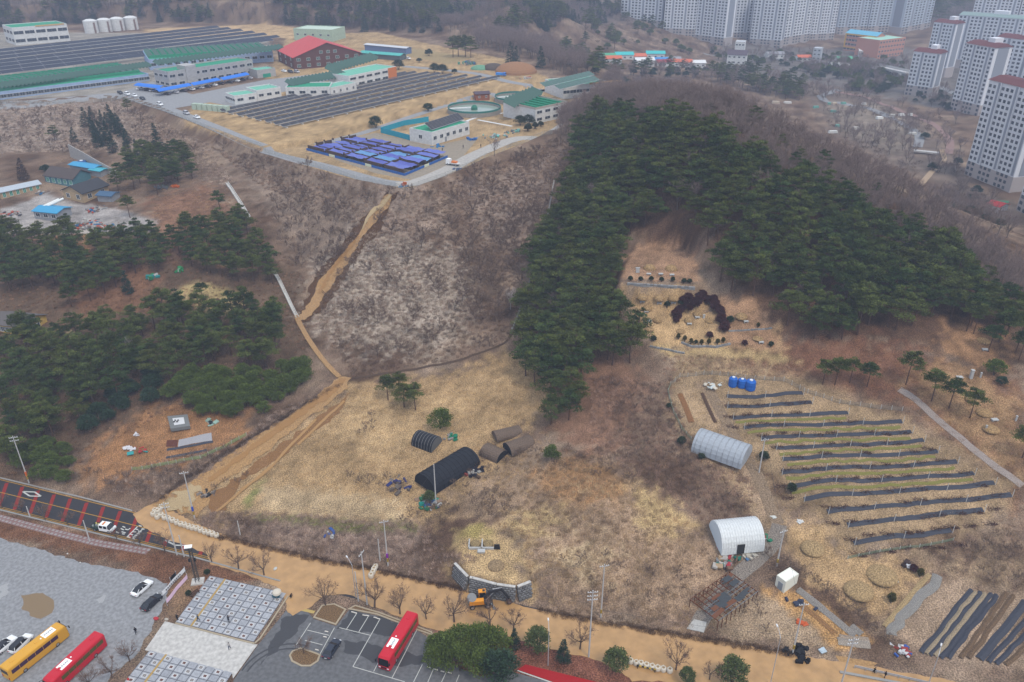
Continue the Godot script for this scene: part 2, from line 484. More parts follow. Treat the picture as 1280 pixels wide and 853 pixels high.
func setup()->void:
	var cam:=Camera3D.new()
	cam.name="camera"
	cam.position=Vector3(0,123,0)
	cam.rotation_degrees=Vector3(-28,0,0)
	cam.fov=46.2
	cam.far=6000.0
	cam.current=true
	add_child(cam)
	var e:=Environment.new()
	e.background_mode=Environment.BG_SKY
	var sm:=ProceduralSkyMaterial.new()
	sm.sky_top_color=Color(0.80,0.84,0.90)
	sm.sky_horizon_color=Color(0.74,0.77,0.82)
	sm.sky_curve=0.2
	sm.ground_bottom_color=Color(0.45,0.42,0.40)
	sm.ground_horizon_color=Color(0.66,0.68,0.72)
	sm.sky_energy_multiplier=1.1
	var sky:=Sky.new()
	sky.sky_material=sm
	e.sky=sky
	e.tonemap_mode=Environment.TONE_MAPPER_LINEAR
	e.tonemap_exposure=1.5
	e.fog_enabled=true
	e.fog_density=0.00034
	e.fog_light_color=Color(0.80,0.85,0.96)
	e.sdfgi_enabled=true;e.ssao_enabled=true;e.ssil_enabled=true
	var we:=WorldEnvironment.new()
	we.name="environment"
	we.environment=e
	add_child(we)
	var sun:=DirectionalLight3D.new()
	sun.name="sun"
	sun.rotation_degrees=Vector3(-58,35,0)
	sun.light_color=Color(1.0,0.97,0.92)
	sun.light_energy=0.5
	sun.light_angular_distance=14.0
	sun.shadow_enabled=true
	add_child(sun)
	tex_grime=grain(11,0.012,0.84,1.0,512,5)
	tex_fine=grain(12,0.08,0.7,1.0,512,3)
	tex_ground=grain(13,0.02,0.42,1.15,1024,6)

func lay_zones()->void:
	var tan:=Color(0.36,0.24,0.125)
	var straw:=Color(0.44,0.31,0.155)
	var reed:=Color(0.37,0.30,0.24)
	var brush:=Color(0.215,0.155,0.12)
	var needle:=Color(0.18,0.09,0.055)
	var floor_:=Color(0.12,0.07,0.045)
	var orange:=Color(0.29,0.15,0.07)
	var lawn:=Color(0.44,0.29,0.15)
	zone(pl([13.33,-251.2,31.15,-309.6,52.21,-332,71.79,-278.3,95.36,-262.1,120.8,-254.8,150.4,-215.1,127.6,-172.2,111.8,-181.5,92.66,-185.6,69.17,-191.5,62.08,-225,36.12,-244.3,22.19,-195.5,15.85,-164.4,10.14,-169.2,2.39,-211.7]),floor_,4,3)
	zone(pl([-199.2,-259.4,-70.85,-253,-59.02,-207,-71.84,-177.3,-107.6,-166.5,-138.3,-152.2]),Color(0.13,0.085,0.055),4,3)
	zone(pl([-1400,-2900,1500,-2900,1500,-1050,240,-1050,60,-830,-100,-800,-1400,-760]),Color(0.15,0.115,0.095),10,6)
	zone(pl([-287.9,-420,-209.5,-438.5,-149.5,-336.1,-190.4,-365.6,-230.7,-358.3,-252.3,-358.2]),Color(0.30,0.235,0.19),4,4)
	zone(pl([-133.9,-351.8,-58.83,-287.2,-45.9,-278.4,-55.99,-263.8,-63.96,-244.9,-93.07,-290]),Color(0.25,0.185,0.14),4,4)
	zone(pl([-65.53,-253.4,-56.48,-267.5,-32.9,-258.4,-18.8,-250.6,-14.8,-220.9,-23.56,-206.6,-47.98,-211.4,-61.33,-224.2]),reed,6,6)
	zone(pl([-20.88,-290.9,16.22,-322.4,14.15,-272,2.65,-246.8,-10.94,-257.8]),Color(0.27,0.2,0.155),5,4)
	zone(pl([-48.98,-278.9,-28.9,-280.5,-22.11,-261.8,-44.17,-260.1]),Color(0.29,0.215,0.165),4,4)
	zone(pl([-45.72,-193.2,-18.16,-196,0,-208.1,11.13,-193.9,10.48,-177.8,2.03,-168.5,0,-151.4,-14.55,-142.4,-24.84,-136.5,-35.88,-138.7,-56.36,-141.5,-72.19,-144.9,-76.47,-152.3,-64.75,-166]),tan,3,3)
	zone(pl([-57.03,-144,-21.73,-141.1,-20.71,-131,-38.31,-132.2,-61.31,-139.5]),Color(0.24,0.17,0.13),2,3)
	zone(pl([-60.51,-153.5,-26.07,-147.1,-24.43,-140.8,-58.93,-144.1]),Color(0.40,0.29,0.17),2,2)
	zone(pl([-57.91,-143.8,-39.94,-141.3,-21.58,-139.6,-21.38,-137.6,-39.46,-138.7,-57.36,-141.8]),Color(0.16,0.15,0.055),1,1)
	zone(pl([-61.62,-155.5,-60.03,-155.4,-61.04,-146.4,-62.92,-147]),Color(0.2,0.19,0.07),1,0.8)
	zone(pl([-43.86,-186.1,-17.48,-185.9,-10.4,-173.6,-33.84,-162.4,-45.73,-172.5]),Color(0.42,0.285,0.15),3,3)
	zone(pl([-14.92,-147.7,3.95,-162.1,11.16,-149,1.79,-140.4,-7.15,-139.1]),Color(0.29,0.20,0.13),3,3)
	zone(pl([0,-145.9,22.64,-153.5,32.3,-142.1,44.14,-128.9,42.07,-118.7,28.45,-114.1,9.71,-118.8,3.36,-126.7]),Color(0.31,0.21,0.135),4,4)
	zone(pl([3.81,-153.5,15.34,-156.6,24.24,-150.7,26.85,-141.6,10.78,-141.5]),Color(0.29,0.165,0.08),3,3)
	zone(pl([0,-140.6,10.76,-141,8.72,-134.8,1.71,-130.9,-2.63,-134.8]),straw,3,3)
	zone(pl([27.33,-145.6,32.57,-144,39.76,-135.3,34.35,-132.2,27.28,-133.5]),straw,2,2)
	zone(pl([10.25,-130.5,20.42,-130,16.56,-123.8,10.07,-126.7]),Color(0.45,0.33,0.2),4,5)
	zone(pl([-12.12,-126.7,-11.89,-134.4,-8.92,-138.7,-2.66,-137.4,1.7,-129,3.59,-120.5,0,-119.4,-7.87,-121.7]),Color(0.42,0.29,0.15),2,2)
	zone(pl([-11.28,-133,-10.65,-137.4,-6.24,-138.2,-4.36,-133.8]),Color(0.27,0.21,0.08),2,2)
	zone(pl([-107.6,-161.5,-103.9,-170.2,-95.87,-179.8,-73.05,-181.8,-67.45,-170.1,-72.42,-164.8,-87.93,-157.5,-102.8,-155]),orange,3,3)
	zone(pl([-107.9,-229.3,-103.2,-236.8,-87.07,-233.5,-83.18,-223.2,-92.21,-221.1]),Color(0.40,0.30,0.14),2,1)
	zone(pl([-149.7,-247.5,-120,-247.6,-109.6,-225.3,-130.4,-216.2]),Color(0.2,0.105,0.06),3,3)
	zone(pl([-141.8,-297.8,-120.4,-308.9,-97.61,-273.2,-93.46,-247.9,-119,-252.3]),Color(0.22,0.12,0.075),4,4)
	zone(pl([-165.9,-265,-151.1,-270,-144.1,-254.5,-158.5,-252.1]),Color(0.38,0.2,0.1),3,3)
	zone(pl([-194.7,-292.2,-184.9,-309.4,-174.6,-301.1,-147.6,-289.2,-129.6,-277.8,-127.5,-268.4,-183.4,-271.4]),Color(0.34,0.31,0.29),2,1)
	zone(pl([11.32,-198.5,32.46,-189.7,33.19,-177.9,24.91,-157.2,17.17,-155.6,10.02,-166.3]),Color(0.22,0.125,0.08),3,3)
	zone(pl([62.45,-189.8,97.59,-188,126.1,-169.2,109.7,-134.3,106,-144.8,99.75,-165,74.04,-176.9,54.35,-180.3]),needle,4,3)
	zone(pl([99.29,-174.8,114.6,-178.5,123.4,-163.8,113.1,-141.9,107.2,-151.6]),Color(0.31,0.19,0.10),4,3)
	zone(pl([119.8,-195.1,132.7,-189.7,122,-172.4,111.8,-181.5]),Color(0.3,0.17,0.09),3,3)
	zone(pl([30.85,-211.3,35.34,-232.2,43.77,-239.4,52.08,-237.6,56.07,-224.9,53.61,-210.1]),Color(0.34,0.205,0.125),1,1)
	zone(pl([31.87,-207.9,52.36,-206.3,58.44,-202.3,72.04,-194.9,72.08,-185.8,39.21,-191.8,34,-204]),lawn,1.5,1.5)
	zone(pl([58.15,-206.9,67.77,-205.2,71.31,-196.5,71.2,-186.5,57.11,-189.7]),Color(0.36,0.215,0.125),1.5,1.5)
	zone(pl([38.2,-192.4,71.2,-186.5,75.45,-182.7,40.85,-188]),straw,1,1)
	zone(pl([45.28,-189,72.67,-179.6,95.4,-163.4,111.6,-142,102.7,-133.1,70.4,-127.3,65.09,-137.7,55.36,-156.6,40.72,-172.7]),Color(0.31,0.215,0.125),3,2)
	zone(pl([40.48,-178.1,50.22,-180.5,55.36,-156.6,61.35,-136.4,55.94,-135.2,48.47,-150.3,41.1,-162.4]),Color(0.34,0.235,0.14),2,2)
	zone(pl([48.16,-180.6,52.93,-172.7,55.36,-156.6,59.38,-138.7,55.57,-137.3,52.13,-154.6]),Color(0.33,0.23,0.15),1,1)
	zone(pl([59.49,-135.7,66.19,-135.5,70.4,-127.3,81.15,-125,85.69,-123.9,75.34,-113.6,71.44,-113.7,67.21,-117.4,60.88,-122.6]),lawn,2,2)
	zone(pl([84.4,-124.9,105.8,-125.7,101.6,-117,91.05,-121.2]),Color(0.27,0.19,0.12),3,3)
	zone(pl([86.27,-121.3,101.6,-117,93.64,-101.3,69.19,-109.5]),Color(0.33,0.235,0.16),2,1)
	zone(pl([37.61,-112.4,45.3,-118.6,58.24,-119,64.67,-109.7,63.36,-105.7,48.93,-107.8]),Color(0.34,0.245,0.16),2,2)
	zone(pl([51.38,-120.4,58.51,-120,68.59,-107.9,61.9,-105.8]),Color(0.42,0.24,0.10),1,1)
	zone(pl([-205.4,-158.3,-118.8,-144.9,-69.63,-131.8,-52.21,-125.3,-64.4,-117,-84.77,-130.5,-114.7,-137.6,-194.4,-146.3]),Color(0.17,0.085,0.05),2,1.5)
	zone(pl([-69.64,-127,-65.84,-125.8,-65.68,-113.8,-69.64,-115.9]),Color(0.27,0.17,0.1),2,1)
	zone(pl([-12.73,-114.9,9.5,-113.8,47.16,-101.5,91.47,-91.56,83.95,-78.66,0,-91.56,-16.56,-105.1]),Color(0.20,0.085,0.055),2,1.5)
	zone(pl([-153.5,-378.7,-102.5,-329.2,-81.58,-339.8,-62.67,-367.5,-49.65,-394.1,-32.74,-418.4,4.39,-452.2,23.46,-486.1,0,-559.8,-46.62,-614.8,-112.7,-705.7,-179.5,-680.7,-145.4,-486.1,-166.7,-438.9]),Color(0.40,0.275,0.145),1,1)
	zone(pl([-102.8,-329.2,-59.68,-291.7,-37.32,-278.9,-25.07,-295.8,-12.87,-318.2,18.1,-363.7,41.2,-444.9,23.22,-479.6,4.49,-462.8,-33.51,-428.2,-50.81,-403.3,-64.15,-376.1,-83.5,-347.8]),Color(0.38,0.265,0.145),0.5,0.5)
	zone(pl([-464.1,-705.7,-202.7,-695.5,-174.8,-614.8,-174.5,-461.4,-211.3,-443.3,-289,-422.3]),Color(0.3,0.27,0.23),2,1)
	zone(pl([-313.6,-726.9,-220.7,-761.2,-145.9,-705.7,-153.1,-648.3,-198.7,-680.7,-285.3,-657.3]),Color(0.48,0.33,0.18),2,2)
	zone(pl([233.6,-691.5,298.3,-702.6,265.1,-490.3,232.6,-380.7,224.1,-404.8,208.5,-448.5,209.9,-529]),Color(0.185,0.14,0.11),6,5)
	zone(pl([231.9,-609.1,271.2,-602.6,264.6,-510.6,226.7,-469.5,216.8,-519.1]),Color(0.25,0.2,0.155),4,4)
	zone(pl([219.8,-895.9,538.8,-889.6,349.9,-554.5,302.4,-606,240.6,-692.6,185.3,-743.7]),Color(0.165,0.145,0.13),8,5)

# ---------------------------------------------------------------- plants
var VEG:={}

func rr(a: float,b: float)->float: return rng.randf_range(a,b)

func rvec()->Vector3:
	var a:=rr(0,TAU)
	var y:=rr(-1,1)
	var s:=sqrt(1.0-y*y)
	return Vector3(cos(a)*s,y,sin(a)*s)

func needles(g: Geo,at: Vector3,rx: float,ry: float,n: int,tint: Color,size: float,wide:=0.3)->void:
	for i in n:
		var d:=rvec()
		if d.y<-0.2: d.y*=0.4
		var p:=at+Vector3(d.x*rx,d.y*ry,d.z*rx)*pow(rng.randf(),0.4)
		var dir:=(Vector3(d.x,absf(d.y)*0.5+0.35,d.z)+rvec()*0.6).normalized()
		var side:=dir.cross(rvec()).normalized()*size*wide
		var v:=rr(0.72,1.3)
		g.col=Color(tint.r*v,tint.g*v,tint.b*v)
		g.tri(p-side,p+dir*size*rr(0.8,1.5),p+side)

func pine_shape(h: float,spread: float,lowest: float)->Array:
	var t:=Geo.new()
	var c:=Geo.new()
	t.col=Color(0.10,0.062,0.045)
	var lean:=Vector3(rr(-0.09,0.09),0,rr(-0.09,0.09))
	var spine:=[]
	var rad:=[]
	for i in 6:
		var f:=i/5.0
		spine.append(Vector3(sin(f*3.0+lean.x*30)*0.22,f*h*0.93,cos(f*2.4+lean.z*30)*0.22-0.2)+lean*f*h)
		rad.append(lerpf(0.19,0.05,f))
	t.tube(spine,rad,6)
	var tint:=Color(0.046,0.072,0.024).lerp(Color(0.086,0.098,0.026),rng.randf())
	var n:=13
	for i in n:
		var f:=lerpf(lowest,1.0,float(i)/(n-1))
		var p: Vector3=spine[mini(int(f*5),4)].lerp(spine[mini(int(f*5)+1,5)],f*5-int(f*5))
		var a:=i*2.4+rr(-0.5,0.5)
		var L:=spread*(1.0-pow(maxf(f-lowest,0.0)/(1.0-lowest),1.6)*0.82)*rr(0.75,1.12)
		var e:=p+Vector3(cos(a),rr(0.05,0.32),sin(a))*L
		if i==n-1: e=p+Vector3(0,0.35,0)
		t.tube([p,p.lerp(e,0.55)+Vector3(0,0.12,0),e],[0.075,0.05,0.025],4,false)
		var tc:=tint*rr(0.6,1.5)
		tc.a=1
		needles(c,e,L*0.42+0.45,0.42,95,tc,0.36)
		if L>1.2:
			needles(c,p.lerp(e,0.62)+Vector3(rr(-0.5,0.5),0.1,rr(-0.5,0.5)),L*0.36+0.3,0.36,70,tc,0.34)
			var s:=Vector3(-sin(a),0.05,cos(a))*L*0.45
			needles(c,p.lerp(e,0.8)+s,0.62,0.32,42,tc,0.34)
			needles(c,p.lerp(e,0.8)-s,0.62,0.32,42,tc,0.34)
	return [t.mesh(true),c.mesh(true)]

func cone_shape(h: float,w: float,tint: Color)->Array:
	var t:=Geo.new()
	var c:=Geo.new()
	t.col=Color(0.09,0.06,0.045)
	t.tube([Vector3(0,-0.2,0),Vector3(0,h*0.95,0)],[0.17,0.03],6)
	var n:=15
	for i in n:
		var f:=float(i)/n
		var y:=h*(0.1+0.9*f)
		var r:=w*pow(1.0-f,0.85)*0.5+0.12
		for j in maxi(3,int(7*(1.0-f)+2)):
			var a:=rr(0,TAU)
			var e:=Vector3(cos(a)*r*rr(0.6,1.0),y-r*0.22,sin(a)*r*rr(0.6,1.0))
			var tc:=tint*rr(0.75,1.3)
			needles(c,e,r*0.36+0.16,0.34,34,tc,0.32)
	return [t.mesh(true),c.mesh(true)]

func leaf_shape(h: float,w: float,tint: Color,size:=0.26)->Array:
	var t:=Geo.new()
	var c:=Geo.new()
	t.col=Color(0.10,0.075,0.055)
	for i in 4:
		var a:=i*1.6+rr(-0.4,0.4)
		t.tube([Vector3(rr(-0.1,0.1),-0.2,rr(-0.1,0.1)),Vector3(cos(a)*w*0.14,h*0.45,sin(a)*w*0.14),Vector3(cos(a)*w*0.3,h*0.8,sin(a)*w*0.3)],[0.1,0.07,0.03],5,false)
	for i in 44:
		var d:=rvec()
		d.y=absf(d.y)*1.2-0.35
		var p:=Vector3(d.x*w*0.42,h*0.5+d.y*h*0.44,d.z*w*0.42)*1.0
		p.x*=rr(0.6,1.08);p.z*=rr(0.6,1.08)
		var tc:=tint*rr(0.75,1.35)
		needles(c,p,w*0.15+0.1,w*0.1+0.12,60,tc,size,0.42)
	return [t.mesh(true),c.mesh(true)]

func twig(g: Geo,a: Vector3,b: Vector3,w: float)->void:
	var d:=(b-a)
	var s:=d.cross(rvec()).normalized()*w
	g.tri(a-s,b,a+s)

func bare_shape(h: float,w: float,trunk_r: float,bark: Color,twigs: Color)->Array:
	var t:=Geo.new()
	var c:=Geo.new()
	t.col=bark
	var top:=Vector3(rr(-0.2,0.2),h*0.34,rr(-0.2,0.2))
	t.tube([Vector3(0,-0.2,0),top],[trunk_r,trunk_r*0.75],6)
	var n:=7
	for i in n:
		var a:=i*TAU/n*1.62+rr(-0.3,0.3)
		var out:=rr(0.25,1.0)*w*0.5
		var p0:=top*rr(0.7,1.0)
		var e:=Vector3(cos(a)*out,h*rr(0.78,1.0)*(1.08-0.28*out/(w*0.5)),sin(a)*out)
		var mid:=p0.lerp(e,0.5)+Vector3(cos(a),0,sin(a))*out*0.15
		t.tube([p0,mid,e],[trunk_r*0.5,trunk_r*0.32,trunk_r*0.1],4,false)
		for j in 9:
			var f:=rr(0.3,1.0)
			var q:=p0.lerp(mid,f*2) if f<0.5 else mid.lerp(e,f*2-1)
			var d2:=((e-p0).normalized()+rvec()*0.75+Vector3(0,0.25,0)).normalized()
			var L:=h*rr(0.14,0.26)
			var q2:=q+d2*L
			c.col=bark.lerp(twigs,0.5)
			twig(c,q,q2,trunk_r*0.2)
			for m in 8:
				var q3:=q.lerp(q2,rr(0.25,1.0))
				var d3:=(d2+rvec()*0.9).normalized()
				c.col=twigs*rr(0.75,1.25)
				var q4:=q3+d3*L*rr(0.35,0.65)
				twig(c,q3,q4,0.022)
				for k in 2: twig(c,q3.lerp(q4,rr(0.3,0.8)),q4+rvec()*L*0.22,0.017)
	return [t.mesh(true),c.mesh(true)]

func brush_patch(n: int,size: float,h: float,twiggy: float,wide: float)->ArrayMesh:
	var g:=Geo.new()
	for i in n:
		var r:=sqrt(rng.randf())*size
		var a:=rr(0,TAU)
		var p:=Vector3(cos(a)*r,-0.05,sin(a)*r)
		var hh:=h*rr(0.4,1.0)*(1.0-0.35*r/size)
		var e:=p+(Vector3.UP+rvec()*twiggy)*hh
		var v:=rr(0.7,1.3)
		g.col=Color(v,v*rr(0.94,1.03),v*rr(0.9,1.02))
		var s:=(e-p).cross(rvec()).normalized()*wide
		g.tri(p-s,e,p+s)
	return g.mesh(true)

func make_plants()->void:
	VEG.pine=[]
	for i in 7: VEG.pine.append(pine_shape(rr(8.5,11.0),rr(2.7,3.5),rr(0.36,0.5)))
	VEG.tallpine=[]
	for i in 4: VEG.tallpine.append(pine_shape(rr(9.0,11.0),rr(2.5,3.1),0.6))
	VEG.cone=[]
	for i in 3: VEG.cone.append(cone_shape(rr(9.0,12.0),rr(4.0,5.0),Color(0.026,0.05,0.034)))
	VEG.rust=[cone_shape(9.0,4.0,Color(0.075,0.05,0.04))]
	VEG.bush=[]
	for i in 4: VEG.bush.append(leaf_shape(rr(4.0,5.0),rr(4.6,5.6),Color(0.078,0.105,0.024)))
	VEG.olive=[]
	for i in 3: VEG.olive.append(leaf_shape(rr(4.5,5.5),rr(3.6,4.4),Color(0.085,0.105,0.04)))
	VEG.dark=[]
	for i in 3: VEG.dark.append(leaf_shape(rr(3.4,4.2),rr(4.4,5.2),Color(0.032,0.056,0.032)))
	VEG.ball=[]
	for i in 2: VEG.ball.append(leaf_shape(1.5,1.5,Color(0.035,0.05,0.026),0.14))
	VEG.tip=[leaf_shape(1.9,1.0,Color(0.085,0.075,0.02),0.14)]
	VEG.maroon=[leaf_shape(1.3,1.6,Color(0.075,0.03,0.03),0.14)]
	VEG.bare=[]
	for i in 5: VEG.bare.append(bare_shape(rr(7.0,9.0),rr(5.5,7.0),0.17,Color(0.14,0.11,0.095),Color(0.20,0.15,0.135)))
	VEG.street=[]
	for i in 3: VEG.street.append(bare_shape(rr(5.2,6.2),rr(4.0,5.0),0.15,Color(0.11,0.08,0.065),Color(0.16,0.105,0.08)))
	VEG.pale=[bare_shape(7.5,5.0,0.16,Color(0.3,0.27,0.25),Color(0.33,0.29,0.27))]
	VEG.shrub=[]
	for i in 4: VEG.shrub.append(bare_shape(rr(2.2,2.8),rr(3.0,3.8),0.05,Color(0.10,0.068,0.052),Color(0.15,0.105,0.082)))
	VEG.umbrella=[]
	for i in 2:
		VEG.umbrella.append(leaf_shape(4.6,6.0,Color(0.03,0.05,0.028)))

func plant(kind: String,called: String,at: Vector2,size: float,label: String,category:="tree",group:="",up:=0.0)->Node3D:
	var s: Array=VEG[kind][rng.randi() % VEG[kind].size()]
	var o:=thing(called,label,category,g3(at,up),rr(0,TAU),group)
	o.scale=Vector3(size,size*rr(0.92,1.08),size)
	part(o,"trunk" if category=="tree" else "stem",s[0],vm("bark"))
	part(o,"crown" if category=="tree" else "foliage",s[1],vm("leaves"))
	return o

func sow(p: PackedVector2Array,gap: float,avoid:=[])->PackedVector2Array:
	var out:=PackedVector2Array()
	var r:=bounds(p)
	var z:=r.position.y
	var odd:=false
	while z<r.end.y:
		var x:=r.position.x+(gap/2 if odd else 0.0)
		while x<r.end.x:
			var q:=Vector2(x+rr(-0.45,0.45)*gap,z+rr(-0.45,0.45)*gap)
			x+=gap
			if not has(p,q): continue
			var ok:=true
			for a in avoid:
				if has(a,q):
					ok=false
					break
			if ok: out.append(q)
		z+=gap*0.87
		odd=not odd
	return out

var _joined:={}
func mass(called: String,label: String,meshes: Array,mats: Array,spots: Array,colors:=true)->void:
	if meshes.size()==2:
		if not _joined.has(meshes[1]):
			var j:=ArrayMesh.new()
			for i in 2:
				j.add_surface_from_arrays(Mesh.PRIMITIVE_TRIANGLES,meshes[i].surface_get_arrays(0));j.surface_set_material(i,mats[i])
			_joined[meshes[1]]=j
		meshes=[_joined[meshes[1]]]
		mats=[]
	for mi in meshes.size():
		var mm:=MultiMesh.new()
		mm.transform_format=MultiMesh.TRANSFORM_3D
		mm.use_colors=colors
		mm.mesh=meshes[mi]
		if mats.size():
			for s in mm.mesh.get_surface_count(): mm.mesh.surface_set_material(s,mats[mini(mi,mats.size()-1)])
		mm.instance_count=spots.size()
		for i in spots.size():
			var q: Array=spots[i]
			var b:=Basis(Vector3.UP,q[2]).scaled(Vector3(q[1],q[1]*q[4] if q.size()>4 else q[1],q[1]))
			mm.set_instance_transform(i,Transform3D(b,g3(q[0])))
			if colors: mm.set_instance_color(i,q[3])
		var o:=MultiMeshInstance3D.new()
		o.multimesh=mm
		o.name=numbered(called)
		add_child(o,true)
		tag(o,label,"","","stuff")

func wood(p: PackedVector2Array,gap: float,kind: String,called: String,label: String,group: String,avoid:=[],lo:=0.8,hi:=1.15,limit:=290)->void:
	var q:=Array(sow(p,gap,avoid))
	q.sort_custom(func(a,b): return a.length_squared()<b.length_squared())
	var rest:={}
	for i in q.size():
		var s:=rr(lo,hi)
		if i<limit: plant(kind,called,q[i],s,label,"tree",group)
		else:
			var v: int=rng.randi() % VEG[kind].size()
			if not rest.has(v): rest[v]=[]
			rest[v].append([q[i],s,rr(0,TAU),Color.WHITE])
	for v in rest: mass(called.split("_")[0]+"_wood","farther "+label.replace(" tree"," trees"),[VEG[kind][v][0],VEG[kind][v][1]],[vm("bark"),vm("leaves")],rest[v],false)

var PAVED:=[]
func scrub(p: PackedVector2Array,gap: float,mesh: ArrayMesh,called: String,label: String,tint: Color,tint2: Color,lo: float,hi: float,noisy:=0.0,freq:=0.05)->void:
	var f:=FastNoiseLite.new()
	f.seed=int(gap*100)+7;f.frequency=freq;f.fractal_octaves=3
	var spots:=[]
	for q in sow(p,gap,PAVED):
		var t:=f.get_noise_2d(q.x,q.y)*0.5+0.5
		if noisy>0.0 and rng.randf()<noisy*(1.0-t)*1.6: continue
		var c:=tint.lerp(tint2,clampf(t*1.4-0.2+rr(-0.3,0.3),0,1))*rr(0.7,1.9)
		c.a=1
		spots.append([q,rr(lo,hi),rr(0,TAU),c,rr(0.7,1.2)])
	if spots.size(): mass(called,label,[mesh],[vm("dry_stems")],spots)

func hem(p: PackedVector2Array,w: float,gap: float,mesh: ArrayMesh,called: String,label: String,a: Color,b: Color,lo:=0.5,hi:=1.0)->void:
	var spots:=[]
	for q in walk(p,gap):
		for k in 3:
			var c:=a.lerp(b,rng.randf())
			spots.append([q+Vector2(rr(-w,w),rr(-w,w)),rr(lo,hi),rr(0,TAU),c,rr(0.7,1.1)])
	mass(called,label,[mesh],[vm("dry_stems")],spots)

func thicket(p: PackedVector2Array,gap: float,lo: float,hi: float,label: String)->void:
	if not _thick.has(label): _thick[label]={}
	var spots: Dictionary=_thick[label]
	for q in sow(p,gap):
		var v: int=rng.randi() % VEG.shrub.size()
		if not spots.has(v): spots[v]=[]
		spots[v].append([q,rr(lo,hi),rr(0,TAU),Color.WHITE])

var _thick:={}
func flush_thickets()->void:
	for label in _thick:
		for v in _thick[label]: mass("leafless_thicket",label,[VEG.shrub[v][0],VEG.shrub[v][1]],[vm("bark"),vm("leaves")],_thick[label][v],false)

func grow()->void:

	var graves:=[pl([30.29,-216.8,34.33,-236.4,42.25,-241,53.37,-238.4,58.88,-221.7,58.08,-213.2,60.45,-207.2,68.9,-205.4,73.33,-196,73.06,-185.6,56.91,-188.6,38.05,-191.2,32.76,-202.8,31.87,-207.9])]
	wood(pl([26.94,-328.9,40.32,-340.6,47.82,-300.6,59.16,-283.3,68.42,-261.6,79.8,-243.2,98.79,-237.4,116.9,-229.4,131.8,-222.5,135.4,-207.8,129.8,-194.8,116.7,-193,108.6,-189.2,96.2,-190.2,88.95,-187.1,79.95,-184.4,73.06,-185.6,73.33,-196,69.92,-205.1,60.73,-208.9,55.79,-213.6,57.16,-224.1,52.96,-238.1,44.56,-240.7,35.44,-237.6,30.29,-220.9,29.8,-202.2,36.18,-191.9,31.95,-185.2,22.43,-185.3,17.18,-169.6,10.02,-166.3,5.85,-176.4,1.18,-208.5,3.76,-227.9,11.76,-251.8,21.63,-279.9]),5.3,"pine","pine_tree","green pine tree of the dense wood on the hill","pines of the wood on the hill",graves,0.95,1.4,290)
	wood(pl([42.24,-432.2,89.14,-614.1,137.5,-646,83.88,-293.6,103.8,-279.8,129.3,-275.1,145.5,-246.8,157.1,-227.6,144.2,-203.6,136.1,-207.9,131.8,-222.5,116.9,-229.4,98.79,-237.4,79.8,-243.2,68.42,-261.6,59.16,-283.3,40.48,-342.3,27.1,-331.3,19.77,-329,23.17,-391]),3.6,"bare","bare_tree","leafless grey brown tree of the wood along the ridge","leafless trees along the ridge",[],0.65,1.05,260)
	wood(pl([60.67,-309.4,95.36,-262.1,152.9,-219.9,140.9,-197.4,111.3,-228.1,68.42,-261.6]),12.0,"pine","ridge_pine","pine tree standing among leafless trees on the ridge","pines among the leafless trees",graves,0.6,0.9,60)
	wood(pl([111.3,-195.8,134.2,-201.6,141.9,-199.4,127.6,-172.2,123.2,-177,120.5,-191.7]),5.0,"tallpine","tall_pine","tall pine tree at the wood's edge beside the red slope","tall pines at the wood's edge",[],0.8,1.1,60)
	wood(pl([30.9,-325.6,58.19,-277.4,78.92,-239.4,115.6,-225.8,129.3,-211.1,110.6,-194.1,80.55,-186.8,74.19,-190.5,70.42,-207.7,59.9,-225.8,36.12,-244.3,25.11,-233.1,12.8,-183,4.7,-206.9,13.33,-251.2]),15.0,"bare","bare_wood_tree","leafless purple grey tree standing among the dense pines","leafless trees among the dense pines",graves,0.9,1.25,60)
	var L:="pine tree in the wooded slope below the farm houses"
	wood(pl([-180.1,-265.1,-144.8,-261.8,-122.6,-262.7,-112.3,-244.8,-127.2,-232,-135,-221.2,-148,-232.6,-162.3,-231.2]),5.4,"pine","slope_pine",L,"pines on the wooded slope",[],0.8,1.2,90)
	wood(pl([-118.4,-262.4,-97.61,-273.2,-81.53,-250.6,-76.83,-237.8,-85.93,-233.9,-103,-244.6,-112.8,-246.2]),5.2,"pine","slope_pine",L,"pines on the wooded slope",[],0.75,1.05,90)
	wood(pl([-129.3,-208.3,-106.9,-217.6,-92.25,-218.7,-70.98,-223,-63.93,-210.2,-69.4,-193.1,-91.3,-192.1,-105.6,-182.9,-111.8,-166.8,-127.6,-160.8,-145.8,-199.7]),5.5,"pine","slope_pine",L,"pines on the wooded slope",[],0.8,1.2,130)
	wood(pl([-91.3,-192.1,-69.4,-193.1,-59.29,-202.7,-56.48,-192.3,-66.13,-179.5,-77.53,-175.3,-92.58,-182.7]),3.1,"bush","evergreen_shrub","bright green leafy shrub at the foot of the wooded slope","leafy shrubs at the foot of the wooded slope",[],0.75,1.1,90)
	wood(pl([-131.3,-168.3,-114,-166.9,-105,-160.1,-107,-155.4,-127.6,-160.8]),4.0,"bush","roadside_shrub","green leafy shrub above the striped road","leafy shrubs above the striped road",[],0.7,1.0,60)
	wood(pl([-119.1,-183.7,-97.93,-192,-83.71,-189,-94.74,-182.7,-106,-167.7]),5.0,"dark","dark_shrub","dark evergreen shrub under the pines of the wooded slope","dark shrubs under the pines",[],0.8,1.2,60)
	wood(pl([-135.8,-207.4,-65.02,-223.9,-58.86,-195.3,-107.6,-171.7,-125.8,-184.1]),11.0,"shrub","leafless_shrub","leafless grey shrub between the pines of the wooded slope","leafless shrubs between the pines",[],1.0,1.6,60)
	var grass:=brush_patch(80,0.8,0.5,0.55,0.022)
	var reeds:=brush_patch(80,0.75,0.95,0.4,0.028)
